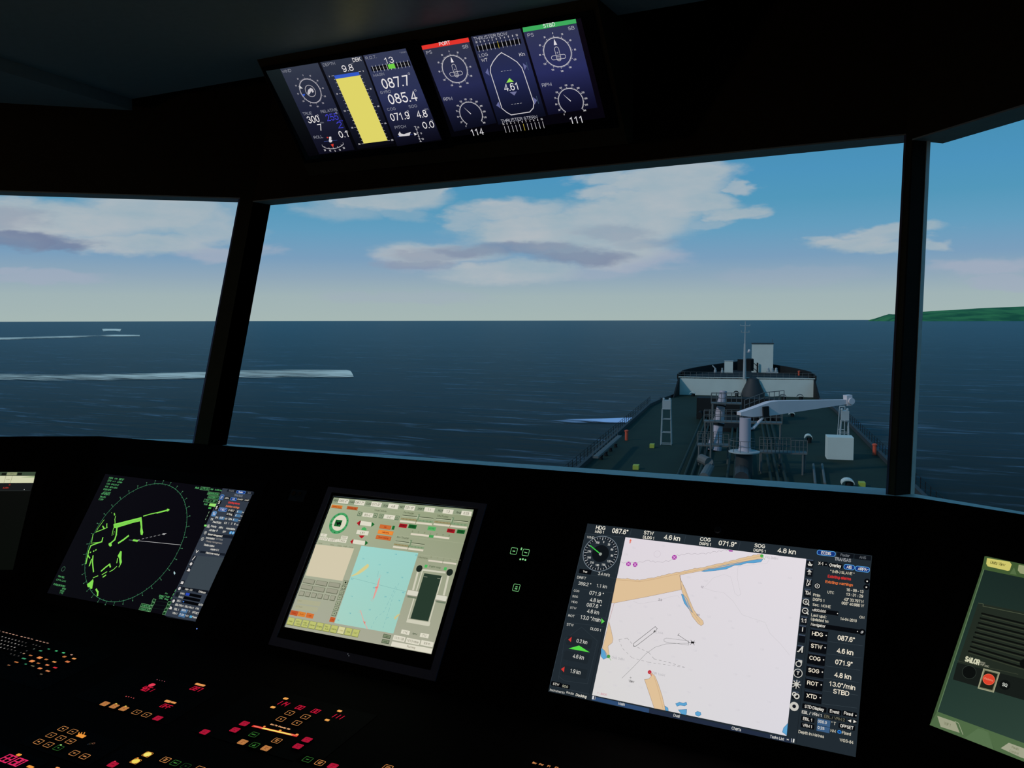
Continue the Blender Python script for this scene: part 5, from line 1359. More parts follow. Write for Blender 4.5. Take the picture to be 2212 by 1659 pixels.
        h = a.lerp(b, th); F.strip([h - dn * 14, h + dn * 22], ky * 20, (118, 140, 108), 6); F.strip([h - dn * 13 - V3((ky * 7, 0)), h + dn * 20 - V3((ky * 7, 0))], ky * 5, (190, 198, 168), 7)
        for k in range(9): q = a.lerp(b, (k + .5) / 9) + dn * 31; F.text(0, 0, ky * 1000 * 11, 0, (110, 100, 60) if k < 4 else (70, 110, 66), ['20', '15', '10', '5', '0', '5', '10', '15', '20'][k], 5, 0, local=q)
    F.text(1218, 243, 16, 92, (64, 76, 44), 'Port Rudder', 5, 0); slider(1162, 262, 1435, 290, .52); F.text(1522, 272, 16, 102, (64, 76, 44), 'Stbd Rudder', 5, 0); slider(1462, 290, 1746, 320, .52)
    for x, y, c, t in ((1165, 356, red, 'PORT'), (1249, 364, grn, 'STBD'), (1594, 402, red, 'PORT'), (1683, 410, grn, 'STBD')): F.rrect(x, y, 70, 34, c, 3); F.rrect(x, y, 60, 25, tuple(int(v * .85) for v in c), 4); F.text(x, y, 13, 42, (20, 20, 20), t, 6, .01)
    F.rrect(1422, 382, 72, 34, (84, 176, 98), 3, .2); F.text(1422, 382, 12, 48, (30, 90, 50), 'ACTIVE', 6, .01)
    a = F.loc(1242, 430); b = F.loc(1572, 468); F.strip([a, b], .0042, (218, 210, 190), 4); F.rrect(1420, 452, 38, 24, (70, 160, 86), 6); F.line([(1402, 440), (1398, 460)], .9, (50, 110, 50), 7)
    for k, t in enumerate(('60', '40', '20', '0', '20', '40', '60')): q = a.lerp(b, k / 6) + V3((0, .0062)); F.text(0, 0, 2.6, 0, (86, 92, 56), t, 5, 0, local=q); F.strip([q + V3((0, -.0022)), q + V3((0, -.0036))], .0004, (86, 92, 56), 5)
    F.line([(1100, 440), (1710, 515)], .35, (176, 180, 150), 3)
    F.text(1165, 464, 16, 104, (60, 72, 44), 'Bow Thruster', 5, 0); slider(1100, 492, 1356, 524, .52)
    F.line([(1300, 612), (1680, 664)], .35, (176, 180, 150), 3)
    F.text(1345, 643, 15, 88, (70, 80, 50), 'Clinometer', 5, 0); a = F.loc(1398, 668); b = F.loc(1636, 698); F.strip([a, b], .0036, (214, 206, 188), 4); F.line([(1525, 666), (1520, 692)], .8, (50, 90, 40), 6)
    for k, t in enumerate(('20', '10', '0', '10', '20')): F.text(0, 0, 2.6, 0, (120, 118, 84), t, 5, 0, local=a.lerp(b, k / 4.0 * .96 + .04) + V3((0, .0075)))
    # left list
    for x, y, t in ((424, 513, 'Name'), (530, 526, 'Status'), (597, 536, 'State'), (648, 540, 'Length'), (698, 548, 'Force')): F.text(x, y, 12, 36, (104, 104, 70), t, 4, 0)
    F.poly([(384, 522), (727, 560), (622, 850), (292, 802)], (210, 200, 172), 3); F.line([(388, 505), (735, 545)], .3, (186, 186, 160), 3)
    grey = (150, 152, 130)
    for (x, y) in ((323, 855), (436, 872), (550, 887), (305, 908), (413, 925), (530, 942)): F.rrect(x, y, 100, 42, (104, 108, 88), 3); F.rrect(x - 1, y - 2, 92, 34, (156, 156, 136), 4)
    for (x, y) in ((258, 963), (311, 971), (367, 980), (421, 988), (478, 997), (535, 1006)): F.rrect(x, y, 44, 44, (104, 108, 88), 3); F.rrect(x - 1, y - 2, 36, 35, (160, 160, 140), 4)
    F.poly([(226, 1012), (430, 1038), (416, 1078), (214, 1050)], (172, 172, 142), 3); F.poly([(208, 1062), (408, 1090), (392, 1130), (192, 1100)], (172, 172, 142), 3); F.text(240, 1028, 13, 40, (140, 140, 110), 'Dest', 4, 0); F.text(235, 1080, 13, 60, (140, 140, 110), 'No Target', 4, 0)
    for x, y, c, t in ((190, 1138, (190, 84, 44), 'Start'), (258, 1149, org, 'Ack'), (330, 1162, (210, 112, 50), 'Login'), (532, 1197, (196, 92, 44), 'Load')): F.rrect(x, y, 66 if x < 500 else 44, 42, c, 3); F.text(x, y, 13, 34, (150, 30, 15), t, 6, .01)
    for k, (x, y) in enumerate(((651, 865), (633, 910), (615, 957), (600, 1002), (582, 1050), (566, 1097), (549, 1145))):
        F.rrect(x, y, 40, 40, (96, 108, 84), 3); F.rrect(x - 1, y - 1, 30, 31, (158, 166, 138), 4)
        if k == 0: F.rrect(x, y, 14, 16, (20, 28, 18), 6)
        elif k == 1:
            for a in (-8, 8):
                for b in (-8, 8): F.rrect(x + a, y + b, 6, 6, (30, 40, 28), 6)
        elif k == 2: F.disc(x, y, 2.2, (30, 40, 28), 6, 16, 1.6)
        else: F.tri(x, y, 2.0, (-90, 90, 0, 180)[k - 3], (12, 20, 12), 6)
    # bottom function keys
    for k, (t, y) in enumerate((('Help', 0), ('Info Card', 0), ('Main Info', 0), ('Overview', 0), ('Engine', 0), ('Rec. Auth', 0), ('Alarms', 0), ('Wind', 0), ('Conn', 0), ('CAT', 0))):
        x = 160 + k * 64.5; y = 1212 + k * 11.8; c = (188, 192, 112) if k != 7 else (214, 210, 158)
        F.rrect(x, y, 60, 68, (128, 134, 72), 3); F.rrect(x, y - 2, 54, 60, c, 4)
        p = t.split(' ')
        for j, q in enumerate(p): F.text(x, y + (j * 22 - (11 if len(p) > 1 else 0)), 13, 30 if len(q) < 5 else 44, (70, 84, 34) if k != 7 else (150, 140, 60), q, 6, .01)
    # chart
    F.poly([(792, 535), (1302, 600), (1078, 1322), (550, 1228)], None, 3, [(156, 212, 204), (154, 208, 200), (158, 206, 192), (166, 208, 194)])
    F.poly([(700, 806), (745, 780), (800, 735), (845, 700), (860, 706), (855, 728), (810, 765), (770, 790), (712, 810)], (214, 204, 140), 4)
    F.line([(700, 822), (1195, 948)], .35, (96, 150, 150), 4); F.poly([(958, 828), (946, 905), (936, 930), (905, 1010), (896, 1006), (920, 920), (930, 895), (950, 825)], (224, 164, 154), 5); F.line([(960, 820), (895, 1012)], .6, (222, 130, 120), 6); F.poly([(915, 905), (940, 900), (938, 915), (916, 918)], (222, 130, 120), 6)
    F.rrect(958, 806, 18, 16, (196, 176, 164), 5, 0, .4); F.rrect(890, 1022, 20, 18, (196, 176, 164), 5, 0, .4)
    F.line([(785, 1118), (815, 1215), (845, 1278)], 1.6, (222, 170, 160), 5); F.poly([(808, 1212), (832, 1216), (822, 1240)], (222, 130, 120), 6); F.rrect(782, 1125, 20, 20, (200, 176, 164), 5, 0, .4)
    F.line([(945, 765), (938, 815)], .35, (80, 140, 150), 5); F.dash([(1128, 872), (1078, 980), (1040, 1110), (980, 1290)], .45, (96, 160, 170), 5, 4); F.dash([(1100, 900), (1030, 1050), (1000, 1120), (925, 1180), (880, 1270)], .45, (96, 160, 170), 5, 4)
    F.poly([(1140, 1142), (1120, 1150), (1088, 1175), (1086, 1192), (1100, 1195), (1108, 1180), (1124, 1166), (1136, 1150)], (206, 196, 140), 5)
    for x, y, t in ((812, 652, '21'), (1100, 612, '18'), (955, 706, '11'), (1025, 776, '16'), (845, 812, '7'), (1156, 820, '15'), (905, 912, '9'), (706, 988, '14'), (1008, 992, '20'), (1130, 1026, '16'), (866, 1108, '15'), (690, 1140, '18'), (1024, 1180, '17'), (584, 1202, '19'), (710, 834, '6.3'), (1168, 955, '20.2'), (1285, 620, '5')): F.text(x, y, 11, 18, (70, 160, 176), t, 5, .02)
    # telegraph picture
    sil = (206, 204, 184); F.line([(1340, 755), (1200, 1215), (1390, 1250), (1512, 820)], 2.6, sil, 4); F.line([(1310, 775), (1540, 770)], .1, sil, 4); F.poly([(1330, 742), (1545, 768), (1545, 784), (1330, 758)], sil, 4)
    F.poly([(1215, 1192), (1410, 1222), (1402, 1254), (1196, 1222)], sil, 5); F.poly([(1356, 782), (1512, 805), (1390, 1212), (1232, 1188)], (40, 58, 46), 5)
    F.line([(1352, 812), (1382, 817)], .8, (170, 174, 150), 6); F.line([(1475, 828), (1502, 832)], .8, (170, 174, 150), 6)
    F.line([(1298, 770), (1248, 958)], 4.6, sil, 4); F.line([(1572, 800), (1528, 990)], 4.6, sil, 4)
    for x, y in ((1250, 968), (1508, 1012)): F.rrect(x, y, 96, 66, (150, 150, 132), 6, .2); F.rrect(x + 1, y - 8, 94, 42, (214, 212, 196), 7, .3); F.rrect(x - 2, y + 30, 84, 14, (108, 122, 100), 7, .4)
    for x, y in ((1312, 741), (1584, 775)): F.disc(x, y, 7.4, (28, 38, 32), 8, 30)
    F.rrect(1371, 719, 24, 26, (76, 182, 92), 5); F.rrect(1544, 742, 24, 26, (76, 182, 92), 5); F.text(1452, 725, 17, 104, (56, 84, 50), 'Engine ready', 5, 0)
    for x, y, w, t, tw in ((1186, 1310, 74, '114', 36), (1357, 1340, 76, '111', 36)): F.rrect(x, y, w, 36, wb, 4); F.text(x, y, 21, tw, (90, 90, 64), t, 6, 0)
    F.text(1272, 1326, 16, 40, (40, 70, 40), 'RPM', 6, .02)
    for x, y, w, t, tw in ((1130, 1366, 104, '13:31:28', 84), (1254, 1392, 122, '1013 mbar', 108), (1380, 1412, 110, '9.8 m', 54)): F.rrect(x, y, w, 44, wb, 4); F.text(x, y, 21, tw, (100, 98, 72), t, 6, 0)
    F.poly([(1068, 1392), (1430, 1458), (1418, 1502), (1056, 1432)], wb, 4); F.text(1238, 1444, 18, 72, (110, 104, 78), 'Running', 6, 0)
    for x, y, t in ((1020, 1347, 'Light'), (1008, 1394, 'Classic')): F.rrect(x, y, 66, 34, (72, 84, 62), 4); F.rrect(x, y - 1, 56, 24, (128, 140, 112), 5); F.text(x, y, 12, 36, (34, 60, 34), t, 7, .01)
    F.build('screen', e)
    # brand-free lower bezel detail: two tiny indicator marks
    K = Face2D(N1, P1, X_); K.base = 0.0034; K.zoom(590, 1050, 0.24115); K.disc(678, 1508, .7, (150, 160, 165), 1, 10); K.disc(686, 1524, .8, (120, 130, 135), 1, 10)
    o = K.build('status_light', e); tag(o, 'two pinpoint white lights on the lower bezel')
    return e
conning_display()

# ---------------------------------------------------------------- radar display (left)
def radar_display():
    e, F = display('radar_display', [(228, 1024), (547.9, 1062.4), (421.8, 1343.1), (102, 1281)], N1, P1, X_,
                   'wide flush display with a green radar picture in a thin green ring', 'monitor', bezel=(.03, .03, .03, .03))
    F.zoom(0, 1000, 0.27125)
    F.poly([(840, 88), (1790, 203), (1320, 1212), (376, 1036)], None, 0, [(13, 13, 19), (9, 8, 15), (10, 9, 15), (12, 13, 18)])
    F.poly([(1775, 202), (2020, 230), (1555, 1265), (1312, 1216), (1330, 1160), (1420, 975)], (50, 58, 70), 1)
    # ring fitted through points read off the picture
    pts = [F.loc(*p) for p in ((1290, 170), (1497, 400), (1437, 660), (1200, 980), (890, 1105), (760, 1060), (672, 860), (740, 590), (900, 350), (1035, 240))]
    sx = sum(p.x for p in pts) / 10; sy = sum(p.y for p in pts) / 10; u = [(p.x - sx, p.y - sy) for p in pts]
    A = sum(a * a for a, b in u); B = sum(a * b for a, b in u); Cc = sum(b * b for a, b in u)
    D = .5 * sum(a ** 3 + a * b * b for a, b in u); E = .5 * sum(b ** 3 + a * a * b for a, b in u); det = A * Cc - B * B
    cx = (D * Cc - E * B) / det; cy = (A * E - B * D) / det; c = V3((cx + sx, cy + sy)); R = sum((p - c).length for p in pts) / 10
    # the ring as displayed (measured along the axes of the panel)
    aR = sum(abs(p.x - c.x) ** 2 for p in pts); ring = (66, 138, 96)
    n = 96
    P = [c + V3((math.sin(2 * math.pi * k / n), math.cos(2 * math.pi * k / n))) * R for k in range(n)]
    F.strip(P, .0009, ring, 2, True)
    for k in range(72):
        t = 2 * math.pi * k / 72; d = V3((math.sin(t), math.cos(t))); w = (.006 if k % 2 == 0 else .003)
        if k % 2 == 0: F.strip([c + d * (R - .001), c + d * (R + w)], .0008, ring, 2); F.text(0, 0, 2.0, 0, (96, 170, 120), '%03d' % (k * 5), 3, .03, local=c + d * (R + .0085))
        else: F.strip([c + d * (R - w), c + d * R], .0006, ring, 2)
    gr = (132, 222, 84)
    def echo(P_, w): F.line(P_, w, gr, 3)
    F.poly([(905, 488), (1128, 432), (1131, 462), (1060, 478), (930, 518), (908, 520)], gr, 3)
    F.line([(915, 500), (1125, 447)], .5, (60, 110, 40), 4); F.line([(915, 509), (1125, 456)], .4, (60, 110, 40), 4)
    F.poly([(1116, 462), (1132, 462), (1135, 520), (1142, 555), (1136, 575), (1122, 572), (1118, 545), (1122, 510)], gr, 3)
    echo([(1145, 424), (1200, 408), (1255, 396)], 2.6); echo([(1255, 398), (1300, 386), (1345, 375)], 4.0); F.rrect(1336, 376, 16, 20, gr, 3)
    echo([(905, 520), (893, 578)], 1.6); echo([(912, 545), (906, 572)], 1.0); echo([(932, 520), (927, 575), (915, 612), (880, 642)], 4.2); F.poly([(868, 640), (888, 632), (892, 660), (878, 668), (866, 655)], gr, 3)
    echo([(912, 405), (914, 415)], 3.2); echo([(922, 425), (916, 450), (918, 470), (917, 490)], 2.0); F.disc(890, 398, 1, gr, 3, 8)
    echo([(948, 636), (985, 612), (1022, 583)], 5.0)
    echo([(830, 455), (782, 520), (768, 552)], 1.6); echo([(765, 552), (800, 538), (855, 515)], 2.2); echo([(820, 505), (832, 524)], 3.2); echo([(852, 486), (852, 514)], 2.6)
    echo([(742, 570), (732, 630)], 1.8); echo([(820, 598), (812, 628), (770, 642), (725, 660), (708, 700), (696, 755), (686, 802)], 3.4); echo([(725, 640), (800, 632)], 1.4)
    for x, y in ((722, 713), (748, 703), (765, 694)): F.disc(x, y, 2.2, gr, 3, 10)
    echo([(700, 735), (716, 758)], 3.0); echo([(742, 742), (738, 790), (742, 830), (746, 866)], 3.4); echo([(730, 770), (714, 818)], 3.6)
    F.poly([(960, 703), (971, 706), (968, 760), (972, 790), (962, 812), (954, 800), (950, 760), (938, 742)], gr, 3); echo([(938, 762), (932, 795)], 2.4); echo([(958, 812), (950, 828)], 2.4)
    echo([(810, 860), (842, 832), (874, 808), (880, 828)], 4.0); echo([(876, 866), (905, 850), (930, 826)], 2.0)
    echo([(815, 890), (838, 876), (852, 868)], 2.2); echo([(824, 908), (842, 896)], 3.4); echo([(780, 900), (745, 915)], 2.2)
    F.poly([(694, 968), (722, 945), (742, 925), (746, 942), (738, 985), (736, 1002), (722, 1004), (716, 990), (700, 990)], gr, 3); echo([(768, 1008), (780, 1030), (778, 1056)], 4.4)
    F.rrect(1080, 619, 40, 14, gr, 5, .4); F.line([(1076, 606), (1092, 632)], .7, (70, 160, 60), 5); F.line([(1030, 614), (1060, 618)], 2.0, (70, 74, 84), 4)
    F.line([(1100, 620), (1440, 654)], .9, (200, 200, 200), 5); F.dash([(1100, 614), (1325, 563)], .9, (190, 190, 190), 5, 6); F.poly([(1296, 562), (1330, 562), (1306, 575)], (190, 190, 190), 5)
    F.poly([(1388, 862), (1400, 878), (1392, 892), (1384, 878)], (170, 200, 205), 5)
    # text blocks
    g1 = (96, 188, 116)
    F.texts('''
886 121 15 32 HDG
926 127 10 24 GYRO
969 132 15 38 087.6°
874 143 15 30 STW
911 149 9 26 WT
955 154 15 38 4.6 kn
864 167 12 26 COG
918 175 12 62 GPS 071.9°
852 189 12 26 SOG
906 197 12 60 GPS 4.8 kn
856 214 14 60 POSN GPS
852 238 13 58 43°33.797
842 250 13 66 05°40.98 W
820 272 13 46 TRK MTG
806 292 13 36 CCRP
490 908 13 54 TRK REL
488 936 13 76 CPA Lmt
474 975 14 92 CURSOR POSN
512 1003 13 28 BRG
498 1020 13 30 RNG
490 1036 13 28 TTG''', g1, .01)
    F.disc(506, 845, 6.5, (60, 100, 76), 3, 20, 5.2)
    F.text(1572, 200, 16, 30, g1, 'RNG', 4, .02)
    for x, y, w, t, tw in ((1634, 206, 74, '0.75 NM', 60), (1700, 246, 92, 'GROUND STAB', 80), (1700, 276, 88, 'MASTER X-1', 76), (1650, 302, 50, 'TM', 22), (1706, 308, 50, 'SP', 18)):
        F.rrect(x, y, w, 22, (16, 44, 24), 2); F.rrect(x, y, w, 24, (120, 190, 130), 3, 0, .5); F.text(x, y, 14, tw, g1, t, 5, .01)
    F.text(1690, 212, 13, 20, g1, 'RR', 4); F.text(1740, 218, 13, 54, g1, '0.125 NM', 4); F.text(1640, 330, 13, 30, g1, 'TUNE', 4); F.rrect(1694, 336, 52, 22, (150, 224, 110), 3); F.rrect(1672, 360, 22, 12, (70, 170, 80), 3, .2)
    F.dash([(1667, 390), (1632, 465)], 1.2, (150, 190, 150), 4, 4); F.rrect(1637, 500, 18, 14, (130, 224, 110), 4, .3); F.dash([(1402, 1010), (1362, 1085)], 1.4, (96, 190, 110), 4, 4)
    for x, y, w, h, t in ((1290, 1062, 40, 14, 'ERBL'), (1282, 1078, 30, 13, 'VRM'), (1330, 1066, 40, 13, '7 045'), (1326, 1085, 30, 12, 'deg'), (1326, 1042, 18, 12, 'PI')): F.text(x, y, h, w, g1, t, 4, .02)
    for x, y, w in ((1165, 1138, 82), (1152, 1166, 82), (1228, 1096, 24), (1218, 1122, 22), (1205, 1148, 20), (1195, 1174, 18), (1350, 1116, 24), (1338, 1144, 22), (1322, 1172, 22), (1310, 1198, 22)):
        F.rrect(x, y, w, 22, (16, 50, 26), 2); F.rrect(x, y, w, 24, (130, 200, 136), 3, 0, .5)
    F.text(1165, 1138, 14, 60, g1, 'Mark R', 5, .02); F.text(1152, 1166, 14, 60, g1, 'Mark A', 5, .02)
    for x, y in ((1262, 1100), (1250, 1128), (1238, 1156)): F.line([(x - 20, y), (x + 90, y + 15)], .3, (34, 60, 50), 2)
    # side panel, upper
    F.zoom(400, 1040, .09645)
    for x, y, t, w in ((1045, 212, 'ECDIS', 110), (1440, 260, 'AMS', 70)): F.rrect(x, y, 200, 56, (24, 30, 40), 2, .2); F.text(x, y, 34, w, (120, 124, 130), t, 5, .02)
    btn(F, 1252, 243, 200, 66, 'Radar', 100, 36, (230, 230, 235), (24, 52, 130), 3, (90, 150, 215), .7, .03)
    F.text(1195, 320, 48, 190, (130, 134, 142), 'TRANSAS', 5, .02)
    btn(F, 822, 358, 86, 120, 'N', 34, 70, (210, 220, 230), (30, 60, 120), 3, (90, 150, 215), .6, .03)
    btn(F, 940, 378, 120, 58, 'ARPA', 90, 34, WH, BLK, 3); btn(F, 1090, 398, 140, 66, 'AIS', 56, 34, WH, (24, 52, 130), 3, (90, 150, 215), .7); btn(F, 1238, 408, 150, 58, 'CHART', 124, 34, WH, BLK, 3); btn(F, 1388, 424, 110, 58, 'MAP', 90, 34, WH, BLK, 3)
    F.text(1100, 487, 42, 256, (226, 58, 52), 'Existing alarms', 5, .03); F.text(1068, 570, 42, 300, (230, 120, 72), 'Existing warnings', 5, .03)
    btn(F, 765, 470, 84, 100, 'S', 40, 76, WH, BLK, 3, None, .4, .03); btn(F, 708, 590, 84, 100, 'S', 40, 76, WH, BLK, 3, None, .4, .03)
    btn(F, 848, 634, 180, 84, 'T VECT', 120, 46, (225, 230, 235), (24, 52, 130), 3, (110, 165, 215), .6, .02); btn(F, 1042, 655, 165, 72, 'R VECT', 130, 42, WH, BLK, 3); btn(F, 1004, 742, 160, 70, 'R TRAIL', 130, 42, WH, BLK, 3)
    btn(F, 652, 726, 96, 110, 'TM', 56, 60, (225, 225, 230), (70, 120, 175), 3, (110, 165, 215), .6, .02)
    for x, y, t in ((1220, 684, '6'), (1182, 768, '6'), (822, 826, '0.25'), (1130, 866, '6')): F.rrect(x, y, 118, 64, (70, 112, 150), 3); F.text(x - 40 if len(t) == 1 else x, y - 10, 42, 20 if len(t) == 1 else 70, WH, t, 6, .02)
    F.texts('''
1300 694 26 44 min
1266 778 26 44 min
1220 876 26 44 min
1172 976 26 44 min
712 810 44 70 CPA
920 836 40 54 NM
1012 846 44 84 TCPA
600 850 50 60 TR
722 920 46 190 Past POSN.
910 930 46 60 0.5
982 938 46 16 1
1046 946 46 22 3
1116 956 46 28 6
645 1010 44 124 Priority
806 1036 44 96 ARPA
1024 1060 44 200 Association
615 1098 44 140 AIS filter
720 1104 44 22 R
880 1130 44 70 OFF
522 990 40 50 CR
518 1024 30 62 OVER''', (226, 224, 214), .02)
    F.line([(650, 890), (1230, 985)], .4, (34, 40, 50), 2)
    for x, y in ((1022, 1150), (1080, 1156)): F.disc(x, y, 4.0, (70, 150, 210), 4, 18); F.text(x, y, 36, 16, WH, 'Q', 6, .02)
    for x, y in ((456, 1150), (392, 1290)): F.disc(x, y, 5.2, (24, 28, 36), 3, 20); F.disc(x, y, 4.4, (190, 192, 190), 4, 20, 3.2); F.disc(x, y, 1.6, (190, 192, 190), 4, 12)
    F.poly([(500, 1160), (1090, 1212), (1064, 1284), (468, 1226)], (22, 28, 38), 2); F.text(676, 1205, 44, 330, WH, 'Sensor Management', 5, .02)
    F.text(570, 1276, 42, 190, WH, 'Information', 5, .02); F.text(768, 1296, 40, 160, (140, 140, 138), 'NAV Data', 5, .02); F.text(655, 1362, 40, 360, (150, 144, 138), 'Display management', 5, .02)
    F.text(545, 1436, 44, 236, WH, 'Station status:', 5, .02); F.text(668, 1530, 44, 186, WH, 'Master X-1', 5, .02)
    F.poly([(348, 1556), (905, 1616), (888, 1668), (328, 1600)], (22, 28, 38), 2); F.text(620, 1618, 44, 300, WH, 'Hand over control', 5, .02); F.text(268, 1572, 70, 60, WH, 'V', 5, .05)
    # side panel, lower
    F.zoom(360, 1200, .09645)
    F.poly([(690, 8), (1290, 52), (948, 790), (372, 706)], (58, 68, 76), 2)
    for x, y, k in ((612, 60, 0), (550, 190, 1), (490, 318, 2), (352, 610, 3), (292, 742, 1), (160, 1022, 1), (238, 872, 4), (84, 1170, 2)):
        F.rrect(x + 2, y, 84, 110, (26, 32, 40), 2, .2); w_ = (206, 202, 200) if k != 4 else (20, 26, 32)
        if k == 0: F.line([(x - 30, y + 36), (x + 30, y - 36)], 2.4, w_, 4)
        elif k in (1, 4): F.disc(x, y, 3.8, w_, 4, 20)
        elif k == 2: F.poly([(x + 12, y - 42), (x + 42, y), (x + 26, y + 42), (x - 42, y + 30), (x - 6, y)], w_, 4)
        else: F.rrect(x, y, 54, 54, w_, 4)
    F.poly([(362, 706), (668, 748), (650, 812), (340, 768)], (18, 22, 30), 3); F.poly([(668, 748), (948, 790), (918, 872), (650, 826)], (18, 22, 30), 3); F.text(500, 765, 42, 160, WH, 'Man - CH', 5, .02); F.text(800, 822, 44, 160, WH, 'Offshore', 5, .02)
    F.texts('''
360 852 42 96 GAIN
322 936 42 96 RAIN
276 1018 42 80 SEA
765 1106 44 100 AUTO
298 1118 46 196 EBL/VRM 1
512 1160 42 196 EBL/VRM 2
690 1192 40 76 CRS
228 1208 46 106 EBL 1
498 1258 42 56 ° T
652 1286 46 150 OFFSET
190 1296 46 110 VRM 1
458 1350 40 64 NM
628 1384 44 104 Fixed''', (222, 220, 210), .02)
    for x, y in ((600, 892), (570, 978), (535, 1064)): F.rrect(x, y, 360, 62, (5, 6, 9), 4)
    F.rrect(475, 870, 84, 56, (40, 70, 180), 5, .2); F.rrect(382, 1034, 30, 30, (60, 110, 190), 5, .3)
    for x, y, t in ((395, 1244, '000.0'), (350, 1340, '0.25')): F.rrect(x, y, 140, 84, (70, 110, 150), 4); F.text(x - 6, y - 14, 40, 96, WH, t, 6, .02)
    F.rrect(546, 1372, 60, 50, (80, 165, 205), 4, 1)
    F.line([(0, 1372), (650, 1478)], 1.2, (30, 36, 44), 2)
    F.build('screen', e)
    K = Face2D(N1, P1, X_); K.base = 0.0010; K.disc(426, 1358.5, 1.5, (90, 140, 255), 1, 12); K.disc(426, 1358.5, .8, (190, 220, 255), 2, 10)
    tag(K.build('power_light', e), 'small blue power light under the screen')
    return e
radar_display()

# ---------------------------------------------------------------- dim display at the left edge
def left_display():
    # it lies on the left bay of the console
    e, F = display('dim_display', [(-190, 1019), (78, 1019.5), (27, 1231), (-235, 1231)], NL, BL, wdL * -1, 'nearly black display at the left edge with a white strip along its top', 'monitor', bezel=(.02, .02, .02, .02))
    F.zoom(0, 1000, .1506)
    F.poly([(-1260, 130), (515, 130), (185, 1535), (-1500, 1535)], None, 0, [(10, 10, 9), (12, 13, 12), (9, 12, 9), (8, 10, 8)])
    F.poly([(-1260, 132), (515, 130), (502, 183), (-1270, 183)], (58, 74, 56), 1)
    F.poly([(-1270, 187), (500, 187), (480, 288), (-1300, 298)], (208, 210, 176), 1); F.poly([(300, 205), (500, 190), (498, 208), (330, 208)], (130, 160, 110), 2)
    F.rrect(172, 158, 142, 42, (138, 146, 110), 2); F.text(175, 158, 18, 60, (80, 84, 60), 'VHF A', 4); F.rrect(58, 160, 66, 34, (20, 24, 18), 2); F.rrect(285, 158, 64, 34, (20, 24, 18), 2)
    F.line([(86, 190), (56, 292)], .7, (120, 110, 70), 3); F.line([(180, 190), (148, 292)], .7, (120, 110, 70), 3); F.text(116, 240, 10, 62, (110, 104, 70), 'STANDBY', 4, .02)
    F.poly([(-1300, 302), (478, 292), (440, 405), (-1330, 412)], (24, 26, 28), 1); F.text(84, 358, 22, 84, (170, 50, 36), 'ALARM', 4, .03); F.rrect(140, 315, 22, 20, (130, 36, 26), 3); F.disc(349, 384, .9, (225, 225, 225), 4, 10)
    F.line([(-1300, 412), (430, 398)], .7, (46, 52, 46), 2)
    F.build('screen', e)
left_display()

